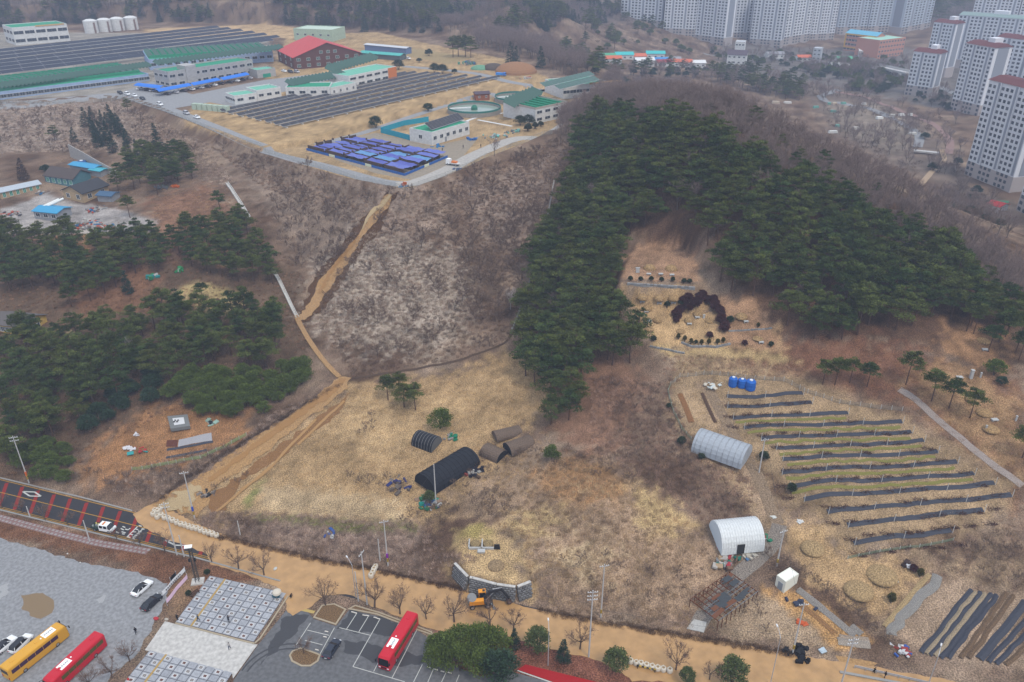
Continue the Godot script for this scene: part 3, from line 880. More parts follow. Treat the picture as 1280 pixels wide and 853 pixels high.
	var thorn:=brush_patch(90,0.75,1.0,0.75,0.026)
	var slope:=pl([-132.4,-349.5,-93.06,-317.4,-58.8,-286.7,-36.8,-274.4,-24.56,-289.1,-12.57,-310,16.83,-337.4,26.08,-316.1,13.33,-251.2,1.2,-212.2,-18.62,-202.9,-45.64,-196.8,-61.16,-223.3,-60.01,-253.2,-56.97,-271.1,-95.64,-300.1])
	scrub(slope,1.25,thorn,"dry_brush","grey brown brush covering the bank below the works",Color(0.135,0.088,0.064),Color(0.25,0.175,0.128),0.6,1.15,0.3)
	scrub(pl([-66.05,-249,-56.48,-267.5,-32.9,-258.4,-17.45,-250.5,-13.5,-219.1,-23.51,-205.8,-47.69,-209.6,-62.12,-221.9]),1.06,reeds,"pale_reeds","pale grey reeds on the middle of the bank",Color(0.33,0.27,0.22),Color(0.46,0.39,0.32),0.6,1.0,0.35)
	scrub(pl([-287.9,-420,-208.7,-436.5,-133.9,-351.8,-105.7,-302.5,-144.8,-323.3,-183.7,-358.9,-208.6,-357.5,-251,-356.1]),1.45,reeds,"dry_grass","dry pinkish grass on the bank above the farm houses",Color(0.22,0.16,0.13),Color(0.38,0.30,0.245),0.7,1.3,0.25)
	for a in [[slope,8.0,0.9,2.0],[pl([-85.76,-298,-57.91,-278,-55.99,-263.8,-63.96,-244.9,-74.73,-252.2,-93.07,-290]),4.5,1.0,1.6],[pl([-19.17,-258.1,14.64,-284.2,10.46,-243.9,1.21,-215.6,-17.27,-220.9]),4.5,0.8,1.6],[pl([-285.6,-415.1,-187.4,-415.4,-130.5,-341.4,-157.1,-337.8,-258.5,-368.8]),9.0,0.9,1.6]]:
		thicket(a[0],a[1],a[2],a[3],"tangled leafless thicket on the bank below the works")
	for a in [[pl([-10.25,-147.8,0,-149.2,1.44,-140.4,-7.14,-138.8]),2.0],[pl([-40.69,-156,-25.94,-154.2,-24.66,-147.8,-30.15,-149.7,-38.14,-152.4]),2.2],[pl([-15.48,-156,-5.62,-165.1,2.01,-166.2,3.95,-162.1,-5.7,-152.3,-13.12,-148.9]),2.6],[pl([-42.69,-179.1,-36.2,-178.7,-36.02,-170.3,-41.52,-172.2]),3.0],[pl([-25.63,-143.3,-11.09,-146,-14.2,-137.3,-24.92,-137.2]),2.4],[pl([4.93,-161.9,19.25,-157.9,29.31,-146.8,22.04,-147.2,9.49,-153.5]),3.2],[pl([8.47,-128.6,36.88,-126.5,37.96,-114.2,12.86,-117.2]),4.2],[pl([24.97,-178.5,37.36,-178,48.47,-150.3,53.45,-139.5,44.41,-139.1,27.78,-149.3]),3.2],[pl([53.62,-129.2,58.53,-128.8,58.77,-120.9,53.18,-124.2]),2.4],[pl([43.07,-119.6,51.69,-118.5,49.87,-108.6,45.38,-112.2]),3.5],[pl([88.31,-126.5,108.9,-132.6,101.6,-117,94.07,-120.7]),3.4],[pl([-73.44,-154.9,-62.05,-163.2,-65.04,-152.4,-69.23,-147.3]),4.0],[pl([-114.9,-159.7,-89.98,-157.7,-68.68,-165.7,-85.32,-149.5,-97.99,-152.9]),3.0],[pl([-67.44,-141.4,-41.88,-132.5,-16.82,-125.2,-16.95,-127.5,-42.49,-135.9,-64.24,-143.2]),3.2]]:
		thicket(a[0],a[1],0.35,0.75,"low leafless thickets in the fields below the bank")
	flush_thickets()
	hem(pl([-48.41,-193.2,-54.76,-185.8,-62.21,-176.2,-68.98,-166.8,-74.68,-160.4,-78.47,-156.2,-81.26,-151.8,-84.01,-150]),0.6,0.6,thorn,"stream_bank_scrub","dark scrub overhanging the mud stream's bank",Color(0.07,0.045,0.032),Color(0.15,0.1,0.07))
	hem(pl([-68.1,-138.7,-60.51,-136.2,-41.47,-130.3,-28.94,-127.4,-16.68,-123.5,-9.91,-121.7]),0.6,0.6,thorn,"road_bank_scrub","dark scrub along the flooded road's edge",Color(0.07,0.042,0.03),Color(0.17,0.105,0.07))
	hem(pl([5.61,-116.1,18.88,-112.8,32.5,-109.9,44.24,-107.4,52.81,-105.5]),0.6,0.6,thorn,"road_bank_scrub","dark scrub along the flooded road's farther edge",Color(0.09,0.052,0.035),Color(0.2,0.13,0.08))
	wood(pl([-168.5,-336,-141.7,-343.4,-127.4,-315.8,-136.7,-300.9,-155.4,-308.2]),6.0,"pine","yard_pine","pine tree in the cluster between farm houses and bare slope","pines beside the farm houses",[],0.75,1.05,40)
	wood(pl([-211.8,-399.9,-189.6,-400.1,-168,-352,-187.2,-358.6]),8.0,"cone","bank_spruce","dark pointed conifer on the dry bank above the houses","dark conifers on the dry bank",[],0.7,1.0,40)
	scrub(pl([-123.2,-146,-93.2,-137.6,-69.03,-130.1,-69.64,-127,-84.35,-129.6,-115,-138.1,-119.2,-139.2]),0.9,grass,"verge_grass","reddish dry grass of the verge between road and gravel",Color(0.15,0.07,0.042),Color(0.24,0.12,0.065),0.4,0.8,0.3)
	scrub(pl([1.52,-106.6,14.93,-103.7,18.96,-99.77,14.55,-99.43,2.24,-103.7]),0.9,grass,"bed_litter","red brown litter round the evergreens by the track",Color(0.16,0.06,0.04),Color(0.22,0.10,0.06),0.4,0.8,0.3)
	scrub(pl([-194.3,-270.4,-164.2,-267.2,-125,-269.4,-86.84,-264,-68.26,-246.6,-59.7,-204.7,-65.91,-178.6,-87.79,-181.2,-103.4,-166.3,-105.4,-156.5,-135.9,-160.9]),1.7,thorn,"undergrowth","dry brown undergrowth of the wooded slope",Color(0.12,0.07,0.048),Color(0.25,0.15,0.095),0.4,0.8,0.3)
	scrub(pl([-205.8,-351.9,-151.5,-332.3,-109.1,-303.2,-86.84,-264,-118.4,-262.4,-127.1,-271.3,-137.1,-293.5,-166.6,-319.3]),1.7,grass,"slope_weeds","dry weeds behind the farm houses",Color(0.17,0.105,0.07),Color(0.30,0.20,0.125),0.6,1.0,0.3)
	scrub(pl([-106.5,-163.9,-95.67,-179.2,-72.81,-180.9,-67.85,-170.1,-86.08,-157.9]),1.5,grass,"clearing_weeds","thin dry weeds on the orange clearing",Color(0.22,0.11,0.055),Color(0.34,0.2,0.1),0.35,0.6,0.7)
	scrub(pl([60.3,-135.6,70.4,-127.3,85.69,-123.9,75.34,-113.6,67.21,-117.4,60.88,-122.6]),1.3,grass,"lawn_grass","short straw grass of the mound lawn",Color(0.34,0.23,0.12),Color(0.44,0.31,0.165),0.35,0.6,0.5)
	scrub(pl([72.23,-109.5,86.14,-121,102.8,-116,94.86,-100.7]),1.2,grass,"furrow_weeds","dry weeds between the crop ridges",Color(0.26,0.19,0.125),Color(0.37,0.28,0.18),0.3,0.55,0.6)
	scrub(pl([-45.72,-193.2,-18.16,-196,0,-208.1,11.56,-193.6,11.98,-165.6,0,-151.4,-21.93,-143.1,-59.88,-154.8,-66.88,-159]),1.12,grass,"straw_grass","straw coloured grass of the fallow field",Color(0.36,0.24,0.125),Color(0.46,0.33,0.18),0.5,1.0,0.55)
	scrub(pl([-69.92,-144.8,-57.03,-144,-21.68,-140.6,-13.71,-130.1,-6.73,-126.9,-13.37,-123.9,-41.66,-131.2,-60.61,-136.5,-73.68,-143.3]),0.99,thorn,"roadside_brush","dry pinkish brush between the field and the flooded road",Color(0.21,0.15,0.12),Color(0.34,0.25,0.20),0.5,0.95,0.2)
	scrub(pl([-99.27,-156,-90.94,-160.3,-69.05,-167.1,-65.76,-178,-49.65,-193.8,-68.31,-164.3,-81.2,-148.7,-85.32,-149.5,-95.96,-152.7]),0.99,thorn,"brush","grey brown brush on the bank beside the mud stream",Color(0.20,0.145,0.115),Color(0.31,0.235,0.19),0.5,1.0,0.2)
	scrub(pl([0,-163,11.7,-159.9,22.64,-153.5,32.64,-144.5,44.14,-128.9,39.91,-116,34.22,-110.8,9.63,-116.5,3.93,-120.8,2.54,-128.8,-3.56,-138.5,-7.23,-141.6]),1.12,thorn,"brown_brush","brown brush on the slope above the flooded road",Color(0.20,0.135,0.09),Color(0.40,0.29,0.17),0.45,0.95,0.4)
	scrub(pl([21.16,-182.5,39.44,-178.1,43.06,-162.4,55.24,-147.6,53.86,-137.4,42.14,-136.6,29.31,-146.8,19.25,-157.9]),1.19,thorn,"red_brown_brush","red brown brush on the slope below the graves",Color(0.185,0.12,0.09),Color(0.29,0.19,0.14),0.6,1.1,0.25)
	scrub(pl([41.05,-189.4,75.34,-182.3,74.33,-178.1,46.3,-182,38.67,-172.7]),1.06,reeds,"reddish_grass","reddish dry grass strip below the grave lawns",Color(0.25,0.15,0.10),Color(0.38,0.26,0.18),0.5,0.8,0.4)
	scrub(pl([95.51,-188.1,126.1,-169.2,105.8,-125.7,102.7,-133.1,111.6,-142,95.81,-164.5,74.78,-179.9]),1.52,grass,"needle_litter","dry undergrowth on the red slope beside the wood",Color(0.2,0.105,0.065),Color(0.34,0.21,0.12),0.7,1.2,0.5)
	scrub(pl([86.02,-124.8,109.7,-134.3,102.1,-117.9,92.64,-121.1]),1.25,thorn,"field_edge_brush","grey brown brush above the ploughed field",Color(0.21,0.15,0.11),Color(0.34,0.25,0.18),0.6,1.1,0.25)
	scrub(pl([38.67,-172.7,46.09,-180.7,64.78,-171.8,89.96,-164.1,108.4,-142.4,102.7,-133.1,70.4,-127.3,56.88,-139.1,48.03,-148.1,38.35,-157.3]),1.45,grass,"weeds","dry weeds between the rows of the vineyard",Color(0.33,0.235,0.13),Color(0.43,0.33,0.18),0.4,0.8,0.5)
	scrub(pl([37.61,-112.4,45.3,-118.6,51.93,-119.4,62.02,-106.2,48.88,-107.7]),1.06,grass,"farmyard_grass","pale dry grass beside the white hut",Color(0.33,0.24,0.15),Color(0.44,0.34,0.22),0.5,0.8,0.4)
	scrub(pl([-136.1,-307.9,-106.9,-295.7,-86.84,-264,-97.61,-273.2,-118.4,-262.4,-120,-247.6,-157.1,-252.1,-161.8,-262.2,-131.6,-271.6]),1.32,grass,"dry_weeds","dry weeds on the slope beside the farm houses",Color(0.23,0.13,0.08),Color(0.34,0.23,0.13),0.6,1.0,0.4)

# ---------------------------------------------------------------- small builders shared by many things
func loft(g: Geo,rings: Array,caps:=true)->void:
	for i in rings.size()-1:
		var a: Array=rings[i]
		var b: Array=rings[i+1]
		for s in a.size():
			var t:=(s+1) % a.size()
			g.quad(a[s],b[s],b[t],a[t])
	if caps:
		for s in range(1,rings[0].size()-1):
			g.tri(rings[0][0],rings[0][s],rings[0][s+1])
			g.tri(rings[-1][0],rings[-1][s+1],rings[-1][s])

func wheel(parent: Node3D,at: Vector3,r: float,w: float,axis:=Vector3(0,0,1))->void:
	var t:=part(parent,"wheel",_wheel_mesh(r,w,false),mt("tyre_rubber",0.02,0.02,0.02,0.9))
	part(t,"rim",_wheel_mesh(r,w,true),mt("rim_metal",0.35,0.35,0.36,0.4,0.6))
	t.position=at
	if axis.x>0.5: t.rotation.y=PI/2

var _wheels:={}
func _wheel_mesh(r: float,w: float,rim: bool)->ArrayMesh:
	var key:="%f %f %s" % [r,w,rim]
	if not _wheels.has(key):
		var g:=Geo.new()
		if rim: g.tube([Vector3(0,0,-w*0.53),Vector3(0,0,w*0.53)],[r*0.55,r*0.55],10)
		else: g.tube([Vector3(0,0,-w*0.5),Vector3(0,0,-w*0.36),Vector3(0,0,w*0.36),Vector3(0,0,w*0.5)],[r*0.86,r,r,r*0.86],14)
		_wheels[key]=g.mesh()
	return _wheels[key]

func paint_mat(called: String,r: float,g: float,b: float)->StandardMaterial3D:
	var m:=mt(called,r,g,b,0.35)
	m.clearcoat_enabled=true;m.clearcoat=0.15;m.clearcoat_roughness=0.15
	m.metallic_specular=0.3
	return m

func glass()->StandardMaterial3D:
	var m:=mt("dark_glass",0.012,0.014,0.018,0.12)
	m.metallic_specular=0.5
	return m

var CAR:={}
func car(at: Vector3,yaw: float,paint: StandardMaterial3D,label: String,kind:="sedan",group:="",roof: StandardMaterial3D=null)->Node3D:
	if not CAR.has(kind):
		var L:=4.7;var W:=0.92;var tall:=1.46
		var prof:=[[-2.35,0.55,0.78],[-2.2,0.35,0.95],[-1.5,0.28,1.0],[0.6,0.26,0.98],[1.0,0.26,0.96],[2.0,0.3,0.82],[2.32,0.42,0.66]]
		var cab:=[[-1.9,-1.15,0.95],[1.15,0.35,0.97]]
		if kind=="suv":
			tall=1.72
			prof=[[-2.3,0.5,0.85],[-2.22,0.38,1.08],[-1.5,0.32,1.1],[0.7,0.3,1.08],[1.1,0.3,1.05],[2.0,0.32,0.95],[2.28,0.45,0.75]]
			cab=[[-2.2,-1.85,1.08],[1.2,0.5,1.08]]
		var body:=Geo.new()
		var rings:=[]
		for q in prof:
			var tap:=0.86 if absf(q[0])>2.25 else 1.0
			rings.append([Vector3(q[0],q[1],-W*0.96*tap),Vector3(q[0],(q[1]+q[2])*0.5,-W*tap),Vector3(q[0],q[2],-W*0.9*tap),Vector3(q[0],q[2]+0.03,0),Vector3(q[0],q[2],W*0.9*tap),Vector3(q[0],(q[1]+q[2])*0.5,W*tap),Vector3(q[0],q[1],W*0.96*tap)])
		loft(body,rings)
		var win:=Geo.new()
		var b0: float=cab[0][2]
		loft(win,[[Vector3(cab[0][0],b0,-W*0.86),Vector3(cab[0][0],b0,W*0.86),Vector3(cab[1][0],b0,W*0.86),Vector3(cab[1][0],b0,-W*0.86)],[Vector3(cab[0][1],tall-0.03,-W*0.68),Vector3(cab[0][1],tall-0.03,W*0.68),Vector3(cab[1][1],tall-0.03,W*0.68),Vector3(cab[1][1],tall-0.03,-W*0.68)]])
		var top:=Geo.new()
		loft(top,[[Vector3(cab[0][1]-0.08,tall-0.06,-W*0.7),Vector3(cab[0][1]-0.08,tall-0.06,W*0.7),Vector3(cab[1][1]+0.08,tall-0.06,W*0.7),Vector3(cab[1][1]+0.08,tall-0.06,-W*0.7)],[Vector3(cab[0][1]+0.15,tall,-W*0.6),Vector3(cab[0][1]+0.15,tall,W*0.6),Vector3(cab[1][1]-0.15,tall,W*0.6),Vector3(cab[1][1]-0.15,tall,-W*0.6)]])
		var pil:=[]
		for s in [-1,1]:
			for q in [[-0.35,-0.4,0.87],[cab[1][0],cab[1][1],0.86],[cab[0][0],cab[0][1],0.86]]:
				var pg:=Geo.new();pg.bar(Vector3(q[0],b0,s*W*q[2]),Vector3(q[1],tall-0.03,s*W*0.69),0.08,0.1)
				pil.append(pg.mesh())
		var lamp:=Geo.new();lamp.box(Vector3(2.2,0.68,0),Vector3(0.18,0.13,0.36))
		var tail:=Geo.new();tail.box(Vector3(-2.28,0.8,0),Vector3(0.1,0.14,0.4))
		var mir:=Geo.new();mir.box(Vector3(0.75,b0+0.08,0),Vector3(0.14,0.12,0.2))
		var plate:=Geo.new();plate.box(Vector3(-2.37,0.62,0),Vector3(0.02,0.11,0.5))
		CAR[kind]=[body.mesh(),win.mesh(),top.mesh(),pil,lamp.mesh(),tail.mesh(),mir.mesh(),plate.mesh()]
	var o:=thing("parked_car",label,"car",at,yaw,group)
	var m: Array=CAR[kind]
	part2(o,"body",m[0],paint);part2(o,"windows",m[1],glass());part2(o,"roof",m[2],roof if roof else paint)
	for q in m[3]: part2(o,"pillar",q,paint)
	for s in [-1,1]:
		part2(o,"headlight",m[4],mt("lamp_glass",0.7,0.72,0.75,0.15)).position.z=s*0.62
		part2(o,"tail_light",m[5],mt("tail_red",0.35,0.02,0.02,0.25)).position.z=s*0.64
		part2(o,"mirror",m[6],paint).position.z=s*0.98
		for x in [-1.42,1.42]: wheel(o,Vector3(x,0.32,s*0.8),0.32,0.22)
	part2(o,"number_plate",m[7],mt("plate_white",0.75,0.75,0.72))
	return o

func part2(parent: Node3D,called: String,mesh: Mesh,m: Material,label:="")->MeshInstance3D:
	var o:=MeshInstance3D.new()
	o.mesh=mesh
	o.material_override=m
	o.name=called
	parent.add_child(o,true)
	if label: o.set_meta("label",label)
	return o

func rrect(hw: float,h0: float,h1: float,r: float)->Array:
	return [Vector2(-hw,h0),Vector2(-hw,h1-r*1.6),Vector2(-hw+r*0.18,h1-r*0.7),Vector2(-hw+r*0.6,h1-r*0.2),Vector2(-hw+r*1.4,h1),Vector2(hw-r*1.4,h1),Vector2(hw-r*0.6,h1-r*0.2),Vector2(hw-r*0.18,h1-r*0.7),Vector2(hw,h1-r*1.6),Vector2(hw,h0)]

func bus(at: Vector3,yaw: float,paint: StandardMaterial3D,label: String,sign_at: float,glassy: Color)->Node3D:
	var o:=thing("coach_bus",label,"bus",at,yaw)
	var g:=Geo.new()
	var rings:=[]
	for q in [[-5.95,0.94,0.5,3.2],[-5.85,1.0,0.38,3.32],[-5.0,1.0,0.35,3.35],[4.6,1.0,0.35,3.35],[5.5,0.99,0.36,3.28],[5.85,0.96,0.4,2.9],[5.98,0.9,0.45,1.3]]:
		var ring:=[]
		for p in rrect(1.24*q[1],q[2],q[3],0.28): ring.append(Vector3(q[0],p.y,p.x))
		rings.append(ring)
	loft(g,rings)
	part(o,"body",g,paint)
	var w:=mt("coach_glass_%s" % label.left(6),glassy.r,glassy.g,glassy.b,0.15)
	for s in [-1,1]:
		for i in 6:
			var p:=Geo.new()
			p.box(Vector3(-4.6+i*1.55,2.2,s*1.235),Vector3(1.47,0.92,0.04))
			part(o,"side_window",p,w)
		for x in [-3.2,3.4]: wheel(o,Vector3(x,0.5,s*1.08),0.5,0.32)
		var mi:=Geo.new()
		mi.bar(Vector3(5.6,2.9,s*1.15),Vector3(6.2,2.85,s*1.4),0.06,0.06)
		mi.box(Vector3(6.22,2.55,s*1.42),Vector3(0.12,0.5,0.26))
		part(o,"mirror",mi,mt("black_plastic",0.015,0.015,0.016,0.5))
		var hl:=Geo.new();hl.box(Vector3(5.97,0.85,s*0.85),Vector3(0.08,0.22,0.4))
		part(o,"headlight",hl,mt("lamp_glass",0.7,0.72,0.75,0.15))
		var tl:=Geo.new();tl.box(Vector3(-5.97,1.0,s*0.95),Vector3(0.06,0.5,0.22))
		part(o,"tail_light",tl,mt("tail_red",0.35,0.02,0.02,0.25))
		for k in 5:
			var h:=Geo.new();h.box(Vector3(-1.9+k*1.1,0.85,s*1.243),Vector3(0.95,0.62,0.03))
			part(o,"luggage_hatch",h,paint)
	var ws:=Geo.new()
	ws.hexa([Vector3(5.99,1.35,1.05),Vector3(6.02,1.35,1.05),Vector3(6.02,1.35,-1.05),Vector3(5.99,1.35,-1.05),Vector3(5.7,2.95,1.0),Vector3(5.88,2.95,1.0),Vector3(5.88,2.95,-1.0),Vector3(5.7,2.95,-1.0)])
	part(o,"windscreen",ws,mt("black_glass",0.01,0.01,0.012,0.1))
	var rw:=Geo.new();rw.box(Vector3(-5.96,2.3,0),Vector3(0.06,0.8,1.9))
	part(o,"rear_window",rw,mt("black_glass",0.01,0.01,0.012,0.1))
	var gr:=Geo.new();gr.box(Vector3(6.0,0.85,0),Vector3(0.05,0.35,1.1))
	part(o,"grille",gr,mt("black_plastic",0.015,0.015,0.016,0.5))
	var rp:=Geo.new();rp.box(Vector3(sign_at,3.365,0),Vector3(2.3,0.03,1.5))
	var sp:=part(o,"roof_panel",rp,mt("coach_white",0.78,0.78,0.78,0.5))
	for i in 5:
		var t:=Geo.new()
		var x:=sign_at-0.75+i*0.38
		t.box(Vector3(x,3.388,-0.06),Vector3(0.07,0.012,0.4));t.box(Vector3(x+0.1,3.388,0.05),Vector3(0.2,0.012,0.07));t.box(Vector3(x+0.16,3.388,-0.14),Vector3(0.07,0.012,0.2))
		part(sp,"letter",t,mt("print_black",0.02,0.02,0.022))
	for x in [-4.2,0.6]:
		var h:=Geo.new();h.box(Vector3(x+(0.0 if absf(x-sign_at)>1.8 else 2.6),3.38,0),Vector3(0.75,0.08,0.6),0,0.9)
		part(o,"roof_hatch",h,paint)
	var ac:=Geo.new();ac.lathe([Vector2(0.16,0),Vector2(0.14,0.1),Vector2(0.0,0.12)],Vector3(sign_at-1.6,3.34,0.1),8)
	part(o,"roof_vent",ac,mt("coach_white",0.78,0.78,0.78,0.5))
	return o

func sack()->ArrayMesh:
	var g:=Geo.new()
	g.lathe([Vector2(0.0,0.0),Vector2(0.44,0.0),Vector2(0.54,0.14),Vector2(0.57,0.45),Vector2(0.53,0.78),Vector2(0.44,0.92),Vector2(0.3,0.98),Vector2(0.24,0.9),Vector2(0.0,0.86)],Vector3.ZERO,12)
	return g.mesh()

var _sack:={}
func bulk_bag(at: Vector3,label: String,group: String,size:=1.0)->void:
	if _sack.is_empty():
		_sack.body=sack()
		var s:=Geo.new()
		for k in 4:
			var a:=k*PI/2+0.4
			var p:=Vector3(cos(a),0,sin(a))
			s.tube([p*0.5+Vector3(0,0.82,0),p*0.44+Vector3(0,1.06,0),p*0.3+Vector3(0,0.96,0)],[0.035,0.03,0.035],4,false)
		_sack.strap=s.mesh()
		var m:=Geo.new();m.lathe([Vector2(0.25,0.905),Vector2(0.0,0.9)],Vector3.ZERO,8)
		_sack.mouth=m.mesh()
	var o:=thing("bulk_bag",label,"sandbag",at,rr(0,TAU),group)
	o.scale=Vector3(size*rr(0.92,1.08),size*rr(0.85,1.05),size*rr(0.92,1.08))
	part2(o,"sack",_sack.body,mt("woven_white",0.74,0.67,0.56,0.9,0.0,tex_fine,0.8))
	part2(o,"lifting_strap",_sack.strap,mt("strap_white",0.72,0.68,0.58,0.9))
	part2(o,"mouth",_sack.mouth,mt("sand_fill",0.25,0.17,0.09,1.0))

func pole(at: Vector3,h: float,label: String,arms:=1,yaw:=0.0,lamp:=false,sign_kind:="")->Node3D:
	var o:=thing("utility_pole" if not lamp else "street_lamp",label,"utility pole" if not lamp else "street lamp",at,yaw)
	var g:=Geo.new()
	g.tube([Vector3(0,-0.3,0),Vector3(0,h,0)],[0.17 if not lamp else 0.09,0.1 if not lamp else 0.06],8)
	part(o,"post",g,mt("pole_concrete",0.42,0.41,0.40,0.8) if not lamp else mt("pole_steel",0.45,0.46,0.48,0.45,0.4))
	for i in arms:
		var y:=h-0.5-i*0.9
		var a:=Geo.new();a.box(Vector3(0,y,0),Vector3(1.9,0.09,0.09))
		var arm:=part(o,"cross_arm",a,mt("pole_steel",0.45,0.46,0.48,0.45,0.4))
		for x in [-0.85,-0.4,0.4,0.85]:
			var n:=Geo.new();n.lathe([Vector2(0.05,0),Vector2(0.08,0.08),Vector2(0.05,0.14),Vector2(0.07,0.2),Vector2(0.0,0.24)],Vector3(x,y+0.045,0),6)
			part(arm,"insulator",n,mt("porcelain",0.7,0.7,0.68,0.3))
	if lamp:
		var a:=Geo.new();a.tube([Vector3(0,h-0.1,0),Vector3(0.9,h+0.45,0),Vector3(2.0,h+0.6,0)],[0.05,0.045,0.04],6)
		part(o,"arm",a,mt("pole_steel",0.45,0.46,0.48,0.45,0.4))
		var l:=Geo.new();l.box(Vector3(2.2,h+0.57,0),Vector3(0.7,0.12,0.28),0,0.8)
		part(o,"lamp_head",l,mt("lamp_shell",0.6,0.6,0.6,0.4))
	if sign_kind=="band":
		var b:=Geo.new();b.tube([Vector3(0,1.2,0),Vector3(0,2.2,0)],[0.2,0.2],8)
		part(o,"warning_band",b,mt("band_yellow",0.55,0.36,0.03,0.7))
		for i in 3:
			var d:=Geo.new();d.tube([Vector3(0,1.3+i*0.32,0),Vector3(0,1.44+i*0.32,0)],[0.206,0.206],8)
			part(o,"warning_stripe",d,mt("band_black",0.02,0.02,0.02,0.7))
	return o

func wire(a: Vector3,b: Vector3,sag: float,label: String,r:=0.02)->void:
	var p:=[]
	var w:=[]
	for i in 13:
		var t:=i/12.0
		p.append(a.lerp(b,t)-a-Vector3(0,sag*4*t*(1-t),0));w.append(r)
	var g:=Geo.new()
	g.tube(p,w,4,false)
	solo("overhead_wire",label,"wire",g,mt("wire_black",0.06,0.06,0.06,0.6),a)

# ------------------------------------------------ people: one smooth skin over a posed skeleton
func figure(bones: Array,cell: float)->Geo:
	var g:=Geo.new()
	var lo:=Vector3.ONE*99.0
	var hi:=Vector3.ONE*-99.0
	for b in bones:
		for e in [[b[0],b[2]],[b[1],b[3]]]:
			lo=lo.min(e[0]-Vector3.ONE*(e[1]+cell*2));hi=hi.max(e[0]+Vector3.ONE*(e[1]+cell*2))
	var n:=Vector3i(((hi-lo)/cell).ceil())+Vector3i.ONE
	var f:=PackedFloat32Array();f.resize(n.x*n.y*n.z);f.fill(1.0)
	for b in bones:
		var a: Vector3=b[0];var c: Vector3=b[1]
		var rm: float=maxf(b[2],b[3])+cell*3
		var l:=Vector3i(((a.min(c)-Vector3.ONE*rm-lo)/cell).floor()).clamp(Vector3i.ZERO,n-Vector3i.ONE)
		var h:=Vector3i(((a.max(c)+Vector3.ONE*rm-lo)/cell).ceil()).clamp(Vector3i.ZERO,n-Vector3i.ONE)
		var ac:=c-a
		var len2:=maxf(ac.length_squared(),1e-6)
		for z in range(l.z,h.z+1):
			for y in range(l.y,h.y+1):
				for x in range(l.x,h.x+1):
					var p:=lo+Vector3(x,y,z)*cell
					var t:=clampf((p-a).dot(ac)/len2,0,1)
					var d:=p.distance_to(a+ac*t)-lerpf(b[2],b[3],t)
					var o:=(z*n.y+y)*n.x+x
					var k:=0.035
					var m:=clampf(0.5+0.5*(f[o]-d)/k,0,1)
					f[o]=lerpf(f[o],d,m)-k*m*(1-m)
	var id:={}
	var pos:=[]
	for z in n.z-1:
		for y in n.y-1:
			for x in n.x-1:
				var s:=0
				var sum:=Vector3.ZERO
				var cnt:=0
				var val:=[]
				for q in 8:
					var vv:=f[((z+(q >> 2))*n.y+y+((q >> 1) & 1))*n.x+x+(q & 1)]
					val.append(vv)
					if vv<0: s |= 1 << q
				if s==0 or s==255: continue
				for e in [[0,1],[2,3],[4,5],[6,7],[0,2],[1,3],[4,6],[5,7],[0,4],[1,5],[2,6],[3,7]]:
					if (val[e[0]]<0)!=(val[e[1]]<0):
						var t: float=val[e[0]]/(val[e[0]]-val[e[1]])
						sum+=Vector3(e[0] & 1,(e[0] >> 1) & 1,e[0] >> 2).lerp(Vector3(e[1] & 1,(e[1] >> 1) & 1,e[1] >> 2),t)
						cnt+=1
				id[Vector3i(x,y,z)]=pos.size()
				pos.append(lo+(Vector3(x,y,z)+sum/cnt)*cell)
	for c in id:
		for ax in 3:
			var u:=Vector3i.ZERO;u[(ax+1) % 3]=1
			var w:=Vector3i.ZERO;w[(ax+2) % 3]=1
			var e:=Vector3i.ZERO;e[ax]=1
			var v0:=f[(c.z*n.y+c.y)*n.x+c.x]
			var c1: Vector3i=c+e
			if c1.x>=n.x or c1.y>=n.y or c1.z>=n.z: continue
			var v1:=f[(c1.z*n.y+c1.y)*n.x+c1.x]
			if (v0<0)==(v1<0): continue
			if not (id.has(c-u) and id.has(c-w) and id.has(c-u-w)): continue
			var A: Vector3=pos[id[c]];var B: Vector3=pos[id[c-u]];var C: Vector3=pos[id[c-u-w]];var D: Vector3=pos[id[c-w]]
			if v0<0: g.quad(A,D,C,B)
			else: g.quad(A,B,C,D)
	return g

